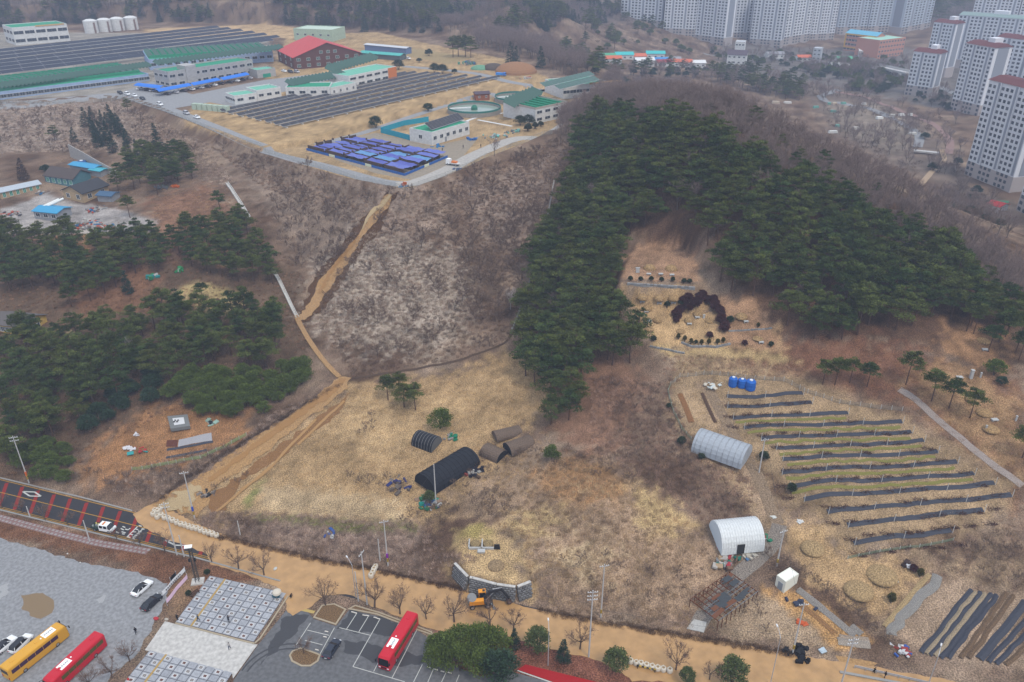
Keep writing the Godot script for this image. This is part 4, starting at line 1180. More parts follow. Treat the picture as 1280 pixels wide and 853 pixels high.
func person(at: Vector3,yaw: float,label: String,coat: Color,legs: Color,pose:="walk",hair:=Color(0.012,0.01,0.01))->Node3D:
	var o:=thing("person",label,"person",at,yaw)
	var st:=0.2 if pose=="walk" else 0.03
	var drop:=0.0 if pose!="crouch" else -0.42
	var V:=func(x,y,z): return Vector3(x,y+(drop if y>0.6 else 0.0),z)
	var hip: Vector3=V.call(0,0.92,0);var chest: Vector3=V.call(0.02,1.28,0);var neck: Vector3=V.call(0.03,1.46,0);var head: Vector3=V.call(0.05,1.6,0)
	if pose=="crouch": chest+=Vector3(0.18,-0.04,0);neck+=Vector3(0.3,-0.12,0);head+=Vector3(0.36,-0.13,0)
	var skin:=[[neck-Vector3(0,0.04,0),head,0.055,0.06],[head+Vector3(0,0.02,0),head+Vector3(0.02,-0.03,0),0.1,0.085],[head+Vector3(0.1,-0.01,0),head+Vector3(0.115,-0.02,0),0.015,0.02]]
	var low:=[]
	var top:=[[hip+Vector3(0,0.02,0),chest,0.155,0.17],[chest,neck-Vector3(0,0.05,0),0.165,0.08]]
	var hands:=[]
	for s in [-1,1]:
		var h:=hip+Vector3(0,-0.04,s*0.09)
		var kn:=Vector3(st*s*0.75+0.04,0.5,s*0.1);var an:=Vector3(st*s*1.15-0.02,0.09,s*0.1)
		if pose=="crouch": kn=Vector3(0.3,0.42,s*0.16);an=Vector3(0.02,0.09,s*0.14)
		low+=[[h,kn,0.095,0.065],[kn,an,0.065,0.045],[an,an+Vector3(0.15,-0.04,0),0.05,0.04]]
		var sh:=chest+Vector3(0,0.11,s*0.18)
		var el:=sh+Vector3(-st*s*0.5,-0.27,s*0.05);var wr:=el+Vector3(0.1-st*s*0.5,-0.23,0)
		if pose=="phone": el=sh+Vector3(0.08,-0.25,s*0.06);wr=el+Vector3(0.22,0.1,-s*0.08)
		if pose=="crouch": el=sh+Vector3(0.18,-0.2,0);wr=el+Vector3(0.16,-0.16,0)
		top+=[[sh,el,0.062,0.05],[el,wr,0.05,0.038]]
		var d:=(wr-el).normalized()
		var ha:=[[wr,wr+d*0.08,0.026,0.03]]
		for k in 4: ha.append([wr+d*0.08+Vector3(0.022*k-0.033,0,0),wr+d*(0.14+0.014*(1.5-absf(k-1.4)))+Vector3(0.024*k-0.02,0,-s*0.015),0.009,0.008])
		ha.append([wr+d*0.03,wr+d*0.085+Vector3(0.05,0,0),0.011,0.009])
		hands.append(ha)
	var body:=figure(top+low,0.03)
	var lowest:=0.95+drop
	for i in range(0,body.v.size(),3):
		var y: float=(body.v[i].y+body.v[i+1].y+body.v[i+2].y)/3.0
		var c:=coat if y>lowest or absf(body.v[i].z)>0.21 else legs
		if y<0.1: c=Color(0.02,0.02,0.02)
		for j in 3: body.k[i+j]=c
	var hg:=figure(skin,0.02)
	for ha in hands:
		var f:=figure(ha,0.014)
		hg.v.append_array(f.v);hg.n.append_array(f.n);hg.k.append_array(f.k)
	for i in hg.k.size(): hg.k[i]=Color(0.42,0.26,0.19)
	body.v.append_array(hg.v);body.n.append_array(hg.n);body.k.append_array(hg.k)
	part(o,"body",body,vm("cloth_and_skin",0.9),"",true)
	var hr:=figure([[head+Vector3(-0.02,0.055,0),head+Vector3(-0.045,0.0,0),0.098,0.085]],0.02)
	part(o,"hair",hr,mt("hair_%s" % hair.to_html(),hair.r,hair.g,hair.b,0.7))
	return o

# ---------------------------------------------------------------- the flooded road, car parks and plaza
func paint(parent: Node3D,called: String,a: Vector2,b: Vector2,w: float,y: float,m: Material)->void:
	var g:=Geo.new()
	var d:=(b-a).normalized()
	var s:=Vector2(-d.y,d.x)*w/2
	g.prism(PackedVector2Array([a-s,b-s,b+s,a+s]),y-0.003,y)
	part(parent,called,g,m)

func sheet(parent: Node3D,called: String,p: PackedVector2Array,y: float,m: Material,thick:=0.003,label:="")->MeshInstance3D:
	var g:=Geo.new()
	g.prism(p,y-thick,y)
	return part(parent,called,g,m,label)

func base(called: String,label:="")->Node3D:
	var o:=Node3D.new()
	o.name=numbered(called)
	add_child(o,true)
	o.set_meta("kind","structure")
	o.set_meta("label",label if label else called.replace("_"," "))
	return o

func ragged(p: PackedVector2Array,amp: float,step:=1.0)->PackedVector2Array:
	var f:=FastNoiseLite.new()
	f.frequency=0.28;f.seed=44
	var q:=PackedVector2Array()
	var closed:=p.duplicate()
	closed.append(p[0])
	var w:=walk(closed,step)
	for i in w.size()-1:
		q.append(w[i]+Vector2(f.get_noise_2d(w[i].x,w[i].y),f.get_noise_2d(w[i].y+90,w[i].x))*amp*2.0)
	return q

func mud_mat(called: String,r: float,g: float,b: float,rough: float,lo: float,freq: float,scale: float)->StandardMaterial3D:
	var m:=mt(called,r,g,b,rough,0.0,grain(called.length()*7,freq,lo,1.0,512,5),scale)
	m.heightmap_enabled=false
	m.metallic_specular=0.4
	return m

func lower()->void:
	var white:=mt("road_white",0.62,0.62,0.58,0.8,0.0,tex_fine,0.5)
	var yellow:=mt("road_yellow",0.56,0.30,0.04,0.8,0.0,tex_fine,0.5)
	var red:=mt("road_red",0.30,0.035,0.03,0.85,0.0,tex_fine,0.5)
	var tar:=mt("asphalt",0.052,0.05,0.055,0.8,0.0,tex_fine,0.35)
	var tar2:=mt("worn_asphalt",0.135,0.135,0.14,0.75,0.0,grain(31,0.02,0.8,1.0,512,6),0.09)
	var wet:=mt("wet_asphalt",0.075,0.075,0.08,0.4,0.0,tex_fine,0.3)
	var conc:=mt("concrete",0.42,0.41,0.39,0.9,0.0,tex_grime,0.2)
	var pale:=mt("pale_concrete",0.52,0.50,0.47,0.9,0.0,grain(32,0.015,0.8,1.0,512,6),0.12)
	var verge:=mt("kerb_stone",0.36,0.35,0.33,0.9,0.0,tex_fine,0.5)
	var road_p:=pl([-166.8,-170.7,-140.9,-162.5,-126.4,-158.3,-87.81,-145.8,-60.63,-136.6,-41.52,-130.5,-13.26,-122.4,9.57,-115.3,32.46,-109.7,54.09,-104.8,74.53,-100.1,87.5,-97.05,82.09,-87.01,50.9,-94.74,37.72,-98.91,15.09,-105.5,0,-110.1,-17.51,-114.9,-39.65,-121.7,-67.9,-131.3,-93.93,-139.2,-120.1,-147.2,-134.1,-151.6,-158.5,-159])
	var road:=base("road","asphalt road with red bands, partly under muddy water")
	sheet(road,"asphalt",road_p,0.03,tar)
	var up_l:=pl([-140.9,-162.5,-126.4,-158.3,-87.81,-145.8])
	var mid_l:=pl([-137.7,-157.4,-123.6,-153.4,-86.45,-141.6,-69.55,-136,-53.7,-130.8])
	var low_l:=pl([-134.3,-151.9,-120.3,-147.5,-94.05,-139.4,-67.98,-131.5,-52.59,-126.7])
	for L in [up_l,mid_l,low_l]:
		for i in L.size()-1: paint(road,"yellow_line",L[i],L[i+1],0.16,0.042,yellow)
	for i in low_l.size()-1: paint(road,"yellow_line",low_l[i]+Vector2(0.15,-0.4),low_l[i+1]+Vector2(0.15,-0.4),0.12,0.042,yellow)
	for i in 16:
		var x0:=-1.5+i
		var a:=up_l[1].lerp(up_l[2],x0*0.12)+Vector2(0,0.5)
		var b:=low_l[1].lerp(low_l[2],x0*0.1685-0.115)+Vector2(0,-0.5)
		paint(road,"red_band",a,b,0.85,0.038,red)
	for c in [pl([-118.4,-153.7,-115.4,-153.5,-113,-151.9,-115.8,-152]),pl([-77.39,-136.6,-74.09,-136.3,-70.74,-134.9,-74.5,-135])]:
		for i in 4: paint(road,"white_diamond",c[i],c[(i+1) % 4],0.35,0.046,white)
	var strokes:=[pl([-88.87,-141.2,-88.08,-140.8]),pl([-88.96,-140.5,-88.06,-140]),pl([-87.9,-140.3,-87.08,-140]),pl([-87.08,-140,-86.82,-140.6]),pl([-88.32,-139.4,-87.22,-139]),pl([-87.89,-138.7,-87.24,-138.6]),pl([-89.6,-139.4,-88.72,-139]),pl([-86.33,-137.6,-85.42,-141.1]),pl([-86.19,-137.7,-85.5,-137.5]),pl([-85.96,-138.6,-85.27,-138.3]),pl([-85.73,-139.4,-84.98,-139.3]),pl([-85.52,-140.3,-84.82,-140.1]),pl([-85.07,-137.1,-84.33,-137]),pl([-85.11,-137.7,-84.37,-137.6]),pl([-84.87,-138.3,-84.05,-138]),pl([-84.71,-138.9,-83.8,-138.6]),pl([-84.68,-139.7,-83.8,-139.3]),pl([-84.18,-140.5,-83.46,-140.2]),pl([-85.29,-141.5,-84.49,-141.2]),pl([-84.89,-137.2,-83.85,-140.4])]
	for s in strokes: paint(road,"white_letter_stroke",s[0],s[1],0.28,0.046,white)
	paint(road,"yellow_line",mid_l[2]+Vector2(4,2.5),mid_l[2]+Vector2(9,4.2),0.15,0.046,yellow)
	for k in [pl([-133.9,-151.3,-120,-146.9,-93.75,-138.8,-67.73,-130.8,-57.89,-127.4,-48.54,-124.2]),pl([-141.3,-163.2,-126.8,-159,-103.4,-151.6,-88.91,-146.6])]:
		var g:=Geo.new()
		for i in k.size()-1: g.bar(Vector3(k[i].x,0.06,k[i].y),Vector3(k[i+1].x,0.06,k[i+1].y),0.35,0.16)
		struct("kerb",g,verge)
	var foot:=base("footpath","pink and grey block footpath in the verge")
	var fl:=pl([-132.1,-148.3,-118.4,-144.1,-105,-139.7,-92.37,-135.8,-79.71,-133])
	for i in fl.size()-1: paint(foot,"paving",fl[i],fl[i+1],1.9,0.03,mt("pink_paving",0.30,0.19,0.18,0.9,0.0,tex_fine,0.4))
	var fw:=walk(fl,1.15)
	var lt:=mt("grey_block",0.38,0.35,0.34,0.9,0.0,tex_fine,0.4)
	var blk:=Geo.new();blk.box(Vector3.ZERO,Vector3(0.62,0.02,0.55))
	var blm:=blk.mesh()
	for i in fw.size()-1:
		var d:=(fw[i+1]-fw[i]).normalized()
		for r in 2:
			var q:=fw[i]+d*(0.3 if r else 0.85)+Vector2(-d.y,d.x)*(0.48 if r else -0.48)
			var o:=part2(foot,"block",blm,lt)
			o.position=Vector3(q.x,0.034,q.y);o.rotation.y=-d.angle()
	var gravel:=mt("gravel",0.29,0.292,0.30,0.95,0.0,grain(33,0.02,0.76,1.0,1024,7),0.05)
	var lot:=base("gravel_lot","grey gravel car park")
	sheet(lot,"gravel",ragged(pl([-179.5,-146.3,-135.6,-142.1,-114.6,-137.3,-93.08,-129.8,-79.73,-126.7,-71.81,-123.7,-70.53,-118.7,-70.35,-114.5,-70.64,-109.3,-70.32,-106.2,-73.3,-100.6,-75.84,-90.78,-132.4,-90.78]),0.4),0.035,gravel)
	sheet(lot,"sand_patch",ragged(pl([-100.3,-120.2,-97.95,-121,-95.14,-120.4,-92.63,-118,-92.1,-115.7,-93.48,-114,-96.03,-114.7,-98.54,-117]),0.3,0.7),0.042,mt("sand",0.28,0.20,0.12,1.0,0.0,tex_fine,0.3))
	for w in [pl([-105.7,-121.7,-105.4,-123.5,-104.2,-122.8,-103.3,-120.8,-103.7,-119.5,-104,-118.7]),pl([-101.5,-114.9,-101.8,-117.6,-101,-119.1,-100.3,-116.1,-100.3,-113.8]),pl([-84.58,-119.5,-83.4,-120.2,-83.07,-119.1,-83.95,-118.9]),pl([-81.58,-118.7,-77.88,-117.6,-77.84,-116.7,-80.78,-117.6]),pl([-103.6,-127,-97.67,-125.3,-93.63,-124,-98.64,-124])]:
		sheet(lot,"chalky_patch",ragged(w,0.9,0.4),0.04,mt("chalk",0.42,0.42,0.42,1.0,0.0,tex_fine,0.3))
	for w in [pl([-105.3,-130.1,-101.1,-128.6,-95.15,-125.3,-87.87,-122.4,-89.21,-121.7,-97.32,-124.6,-103.6,-127.7]),pl([-84.04,-115.9,-76.66,-117.4,-73.22,-114.9,-77.81,-110.8,-82.63,-111.8])]:
		sheet(lot,"damp_patch",ragged(w,1.8,0.7),0.038,mt("damp_gravel",0.285,0.275,0.26,0.9,0.0,tex_fine,0.2))
	plaza(pl([-63.81,-125.8,-46.37,-120.8,-49.54,-108.3,-66.4,-113.2]),10,9,"plaza")
	plaza(pl([-68.73,-106.4,-51.38,-101.3,-53.47,-93.13,-70.86,-97.72]),10,6,"lower_plaza")
	var apron:=base("concrete_apron","white concrete apron between the two plazas")
	sheet(apron,"slab",pl([-68.53,-113.4,-66.22,-112.7,-49.56,-107.8,-48.62,-107.7,-50.95,-99.94,-51.42,-101,-68.61,-106.1,-69.64,-106.4]),0.06,pale,0.06)
	var kk:=pl([-66.29,-112.9,-52.27,-108.7,-49.28,-107.9,-48.53,-109.1,-45.82,-120])
	var kg:=Geo.new()
	for i in kk.size()-1: kg.bar(Vector3(kk[i].x,0.08,kk[i].y),Vector3(kk[i+1].x,0.08,kk[i+1].y),0.3,0.18)
	struct("plaza_kerb",kg,mt("tan_kerb",0.46,0.38,0.27,0.9,0.0,tex_fine,0.5))
	var park:=base("car_park","asphalt car park with white bay lines")
	sheet(park,"asphalt",pl([-44.86,-117.4,-41.03,-116.1,-39.29,-114,-34.5,-112.2,-32.73,-116.3,-27.06,-114.9,-18.05,-110.8,-15.7,-108.9,-16.3,-105.5,-5.86,-100.5,2.88,-97.72,0,-82.72,-52.31,-82.72,-50.66,-99.94,-48.46,-107.7]),0.034,tar2)
	for w in [pl([-45.58,-113.8,-43.39,-115.3,-40.5,-114.5,-42.02,-110.8,-44.14,-107,-45.07,-104.8,-46.92,-103.3,-46.32,-106.6,-45.65,-109.9]),pl([-34.39,-111.6,-32.69,-116.1,-27.06,-114.9,-18.72,-111.2,-20.78,-108.9,-27.95,-110.4]),pl([-32.32,-108.9,-21.26,-106.6,-15.02,-104.8,-17.78,-102.4,-25.38,-103.7,-31.79,-106.1])]:
		sheet(park,"wet_patch",ragged(w,0.6,0.7),0.038,wet)
	for s in [pl([-39.7,-113,-41.23,-107.6]),pl([-33.8,-111.8,-27.39,-109.9]),pl([-30.98,-115.5,-32.32,-111.4]),pl([-28.49,-114.9,-29.84,-110.6]),pl([-26.14,-114,-29.52,-102.6]),pl([-22.35,-112.8,-25.5,-101.5]),pl([-18.44,-111.6,-21.92,-100.1]),pl([-16.67,-103.1,-18.1,-98.57]),pl([-14.5,-102.2,-15.59,-98.06]),pl([-12.09,-101.5,-13.25,-97.72]),pl([-9.69,-100.8,-10.64,-97.39]),pl([-29.52,-102.6,-19.48,-99.25]),pl([-34.74,-111.8,-36.21,-105.5]),pl([-39.93,-111.2,-35.44,-109.9]),pl([-39.81,-108.7,-36.19,-107.6])]:
		paint(park,"bay_line",s[0],s[1],0.14,0.044,white)
	paint(park,"yellow_bump",Vector2(-42.75,-116.6),Vector2(-39.5,-115.7),0.7,0.05,mt("bump_yellow",0.55,0.40,0.14,0.8,0.0,tex_fine,0.6))
	for s in [[Vector2(-42,-99.77),7.0],[Vector2(-42,-99.77),8.1]]:
		for i in 10:
			var a0:=-2.9+i*0.17
			paint(park,"tyre_mark",s[0]+Vector2(cos(a0),sin(a0))*s[1],s[0]+Vector2(cos(a0+0.18),sin(a0+0.18))*s[1],0.35,0.042,wet)
	for q in [Vector2(-31.82,-115.7),Vector2(-31.3,-115.5),Vector2(-29.45,-114.9),Vector2(-28.79,-114.8),Vector2(-27.12,-114.3),Vector2(-26.46,-114),Vector2(-15.41,-102.4),Vector2(-14.03,-101.9),Vector2(-12.82,-101.5),Vector2(-11.47,-101.2),Vector2(-36.1,-110.8),Vector2(-36.13,-109.5),Vector2(-37.02,-106.4)]:
		var w:=Geo.new();w.box(Vector3(0,0.06,0),Vector3(0.75,0.12,0.16),0,0.9)
		solo("wheel_stop","white concrete wheel stop at the end of a parking bay","wheel stop",w,mt("stop_white",0.6,0.56,0.5,0.8),Vector3(q.x,0.045,q.y),-0.28,"wheel stops in the parking bays")
	island(pl([-40.86,-106.6,-40.18,-107,-37.35,-105.9,-36.02,-105.3,-36.16,-103.8,-37.38,-102.6,-39.16,-102.6,-41.2,-103.7,-42.01,-105.1,-41.68,-106.2]),"grassy island of the car park with a bare tree")
	island(pl([-39.5,-114.3,-34.54,-112.4,-33.25,-116.5,-35.95,-118,-38.45,-117.6]),"brown planted corner of the car park")
	island(pl([-33.09,-116.5,-31.67,-117.6,-26.38,-115.7,-15.56,-110.8,-15.15,-109.7,-18.72,-111.2,-27.09,-115.1]),"narrow planted strip along the car park")
	var red_track:=base("red_track","bright red running track")
	sheet(red_track,"surface",pl([1.03,-101.9,2.53,-103.1,27.03,-95.72,22.4,-93.13]),0.045,mt("track_red",0.42,0.018,0.02,0.85,0.0,tex_fine,0.4))
	paint(red_track,"edge_line",Vector2(1.03,-101.7),Vector2(22.35,-92.82),0.25,0.05,white)
	sheet(park,"side_asphalt",pl([-5.86,-100.5,0.74,-101.2,11.52,-97.72,8.32,-91.56,0,-91.56]),0.036,tar2)
	var mud:=mud_mat("muddy_water",0.44,0.255,0.105,0.3,0.84,0.012,0.05)
	var flood:=Geo.new()
	flood.prism(ragged(pl([-88.12,-145.6,-87.49,-146.3,-86.31,-148,-84.55,-149.8,-80.2,-148.3,-73.53,-144.9,-68.64,-140.2,-60.63,-136.6,-41.52,-130.5,-28.96,-127.5,-13.28,-122.6,-3.26,-119.1,9.57,-115.3,25.01,-111.6,37.02,-109.3,48.55,-106.4,59.84,-104,68.08,-102.2,81.41,-99.25,79.59,-95.56,68.93,-93.93,50.39,-93.13,38.17,-97.72,30.56,-99.43,21.83,-99.43,19.94,-101.9,15.29,-104.4,9.08,-106.1,0,-108.9,-7.78,-110.8,-13.04,-110.4,-15.63,-111.6,-25.64,-116.1,-29.99,-118.2,-34.2,-120.8,-38.71,-120.4,-40.14,-117.2,-41.99,-116.1,-43.61,-114.9,-45.46,-116.5,-46.53,-119.5,-48.97,-122.6,-57.68,-126.7,-64.91,-129.1,-66.58,-132,-70.61,-134.5,-75.69,-136.3,-79.99,-138.7,-83.74,-140.8,-86.47,-143]),0.3),0.0,0.06)
	tag(struct("mud_water",flood,mud),"shallow tan mud water over the road","","","structure")
	var silt:=Geo.new()
	silt.prism(ragged(pl([60.75,-106.6,68.65,-107.4,70.61,-104.8,66.6,-102.2,60.94,-102.9]),0.3),0.0,0.05)
	struct("mud_spill",silt,mud_mat("mud",0.42,0.24,0.09,0.6,0.7,0.03,0.1))
	var torrent:=mud_mat("mud_torrent",0.47,0.265,0.095,0.45,0.6,0.03,0.12)
	var cream:=mud_mat("mud_foam",0.58,0.42,0.22,0.6,0.55,0.04,0.2)
	var raw_soil:=mud_mat("raw_soil",0.33,0.165,0.06,0.95,0.5,0.04,0.15)
	struct("slide_scar",drape(ragged(pl([-44.69,-278.3,-40.68,-276.1,-43.69,-272.4,-46.03,-264.4,-50.85,-259.4,-54.26,-251.6,-56.48,-244.8,-58.79,-233.5,-62.25,-225,-66.16,-220.1,-68.1,-224.4,-66.67,-234.4,-66.92,-243.8,-64.28,-252.6,-60.65,-260.6,-56.48,-267.5,-51.96,-273.3]),1.2,1.5),0.25,1.0),mt("scar_soil",0.13,0.068,0.033,1.0,0.0,tex_ground,0.1))
	struct("mud_stream",drape(ragged(pl([-44.03,-277.3,-42.18,-276.3,-46.01,-272.4,-48.85,-266.7,-52.89,-262.1,-56.19,-253.4,-58.37,-246.5,-60.7,-238.4,-62.27,-230.2,-64.53,-224,-66.08,-222,-66.85,-225.5,-65.08,-234.2,-64.33,-244,-61.39,-251.6,-58.06,-258.5,-54.37,-264.6,-51.6,-270.4,-48.18,-276.2]),0.7,1.2),0.4,0.8),torrent)
	struct("foaming_stream",drape(ragged(pl([-43.4,-276.8,-42.47,-276.2,-47.31,-273.6,-50.55,-271.3,-52.18,-267.9,-53.35,-265.6,-52.22,-270.6,-49.24,-275.2]),0.4,0.8),0.55,0.8),cream)
	struct("foaming_stream",drape(ragged(pl([-53.77,-264.4,-55.47,-260,-58.89,-253.1,-61.07,-246.6,-62.11,-237.6,-63.29,-238.3,-62.29,-247.4,-60.15,-254,-56.76,-261.2]),0.4,0.8),0.55,0.8),mud_mat("mud_ochre",0.40,0.205,0.06,0.5,0.6,0.05,0.2))
	struct("mud_stream",drape(ragged(pl([-49.28,-196.8,-46.15,-195.7,-46.15,-191.8,-49.89,-185.4,-54.95,-176.5,-60.35,-168.6,-64.14,-162.1,-67.93,-157.2,-70.11,-154,-72.01,-151.4,-70.74,-147.4,-72.67,-143.8,-76.94,-145.1,-80.54,-147.8,-85.03,-148.6,-83.68,-150.3,-79.89,-152.3,-76.4,-155.8,-73,-160,-68.68,-165.7,-62.84,-174.6,-56.41,-183.4,-51.78,-190.8]),0.8,1.3),0.18,1.0),torrent)
	struct("foaming_stream",drape(ragged(pl([-48.63,-195.7,-47.22,-195.4,-48.25,-191,-53.08,-184,-60.23,-172.3,-66.14,-163.7,-70.37,-157.6,-73.06,-154.9,-74.12,-155.9,-69.6,-161.8,-63.87,-170.5,-56.21,-182.4,-51.65,-190.1]),0.5,1.0),0.27,1.0),mud_mat("mud_ochre",0.40,0.205,0.06,0.5,0.6,0.05,0.2))
	struct("foaming_stream",drape(ragged(pl([-77.39,-154,-74.2,-152.4,-75.27,-150.4,-74.86,-147.4,-75.09,-145.5,-76.68,-146.9,-77.15,-145.8,-80.12,-147.7,-81.57,-147.5,-83.52,-148.6,-82.22,-149.4,-79.39,-149.5,-80.85,-150.5,-78.2,-151.8]),1.1,0.6),0.3,0.8),cream)
	struct("silt_fan",drape(ragged(pl([-65.79,-155.1,-58.68,-161.8,-47.01,-179.3,-45.22,-188.9,-47.95,-184.4,-59.05,-167.4,-67.73,-155.1,-71.54,-149.9,-69.92,-144.8,-66.53,-144.6]),0.8,1.2),0.1,1.0),raw_soil)
	for s in [pl([-52.01,-177.6,-56.74,-166.2,-60.61,-157.6,-64.89,-151.9]),pl([-46.07,-186.1,-50.61,-176,-54.58,-167.4]),pl([-59.33,-160.4,-63.39,-153.4,-66.54,-147.8,-68.42,-144.7])]:
		struct("silt_rill",ribbon(s,0.8,0.2,1.2),mud_mat("silt_ochre",0.48,0.27,0.1,0.8,0.6,0.05,0.2))
	channel(pl([-113,-309.1,-104.3,-293.2,-95.61,-277.7]),1.0,pale,"upper concrete drain channel on the brush slope")
	channel(pl([-81.32,-249.7,-76.71,-242,-72.19,-234,-67.14,-224.6]),0.9,pale,"concrete drain channel beside the pines")
	struct("mud_channel",ribbon(pl([-68.01,-226.2,-64.34,-218.5,-59.07,-209.5,-53.88,-201.9,-49.21,-196.4]),1.5,0.3,1.0),torrent)
	struct("field_ditch",ribbon(pl([-47.34,-196.1,-38.83,-197.2,-29.83,-198.8,-18.54,-201.8,-9.41,-206.2,-1.91,-210.5,0,-215.3]),0.9,0.12,1.0),mt("ditch_dark",0.07,0.045,0.03,1.0))
	channel(pl([0,-215.3,2.98,-224.2,6.14,-235.5,9.65,-252.6,13,-271.3,15.93,-293.8]),0.35,mt("pipe_pale",0.45,0.43,0.41,0.7),"thin pale pipe climbing beside the pine wood")
	things_low()

func channel(p: PackedVector2Array,w: float,m: Material,label: String)->void:
	var g:=Geo.new()
	var q:=walk(p,1.5)
	for i in q.size()-1:
		var d:=(q[i+1]-q[i]).normalized()
		var s:=Vector2(d.y,-d.x)*w/2
		for k in [-1,1]: g.bar(g3(q[i]+s*k,0.3),g3(q[i+1]+s*k,0.3),w*0.22,0.5)
		g.bar(g3(q[i],0.14),g3(q[i+1],0.14),w*0.8,0.1)
	solo("drain_channel",label,"drain",g,m)

func island(p: PackedVector2Array,label: String)->void:
	var o:=base("planting_island",label)
	var outer:=Geo.new();outer.prism(p,0.0,0.13)
	part(o,"kerb",outer,mt("tan_kerb",0.46,0.38,0.27,0.9,0.0,tex_fine,0.5))
	var soil:=Geo.new();soil.prism(inset(p,0.35),0.1,0.17)
	part(o,"soil",soil,mt("planter_soil",0.235,0.145,0.075,1.0,0.0,tex_ground,0.2))

func plaza(c: PackedVector2Array,nu: int,nv: int,called: String)->void:
	var o:=base(called,"patterned paving of %s" % called.replace("_"," "))
	var joint:=mt("paving_joint",0.085,0.085,0.095,0.9)
	sheet(o,"bedding",c,0.05,joint,0.05)
	var at:=func(u: float,v: float)->Vector2: return c[0].lerp(c[1],u).lerp(c[3].lerp(c[2],u),v)
	var tones:=[]
	for i in 4: tones.append(mt("paver_%d" % i,0.30+0.025*i,0.31+0.025*i,0.335+0.025*i,0.85,0.0,tex_grime,0.25))
	var white:=mt("paver_white",0.52,0.52,0.52,0.85,0.0,tex_grime,0.3)
	var brown:=mt("paver_brown",0.16,0.075,0.06,0.85,0.0,tex_fine,0.5)
	var mid:=mt("paver_mid",0.36,0.33,0.30,0.85,0.0,tex_fine,0.5)
	var dark:=mt("paver_dark",0.11,0.09,0.09,0.85)
	for j in nv:
		for i in nu:
			var e:=0.07
			var q:=func(k: float)->PackedVector2Array:
				var u0:=(i+k)/nu;var u1:=(i+1-k)/nu
				var v0:=(j+k)/nv;var v1:=(j+1-k)/nv
				return PackedVector2Array([at.call(u0,v0),at.call(u1,v0),at.call(u1,v1),at.call(u0,v1)])
			var t:=sheet(o,"paver",q.call(0.045),0.068,tones[rng.randi() % 4],0.02)
			if (i+j) % 2==0:
				sheet(t,"white_frame",q.call(0.2),0.076,white,0.01)
				if (i+2*j) % 4<2: sheet(t,"brown_centre",q.call(0.34),0.082,brown,0.008)
				else:
					sheet(t,"dark_ring",q.call(0.33),0.082,dark,0.008)
					sheet(t,"centre",q.call(0.4),0.087,mid,0.008)
	paint(o,"yellow_guide_strip",at.call(2.05/nu,0.0),at.call(2.05/nu,1.0),0.42,0.09,mt("tactile_yellow",0.50,0.33,0.11,0.85,0.0,tex_fine,0.5))

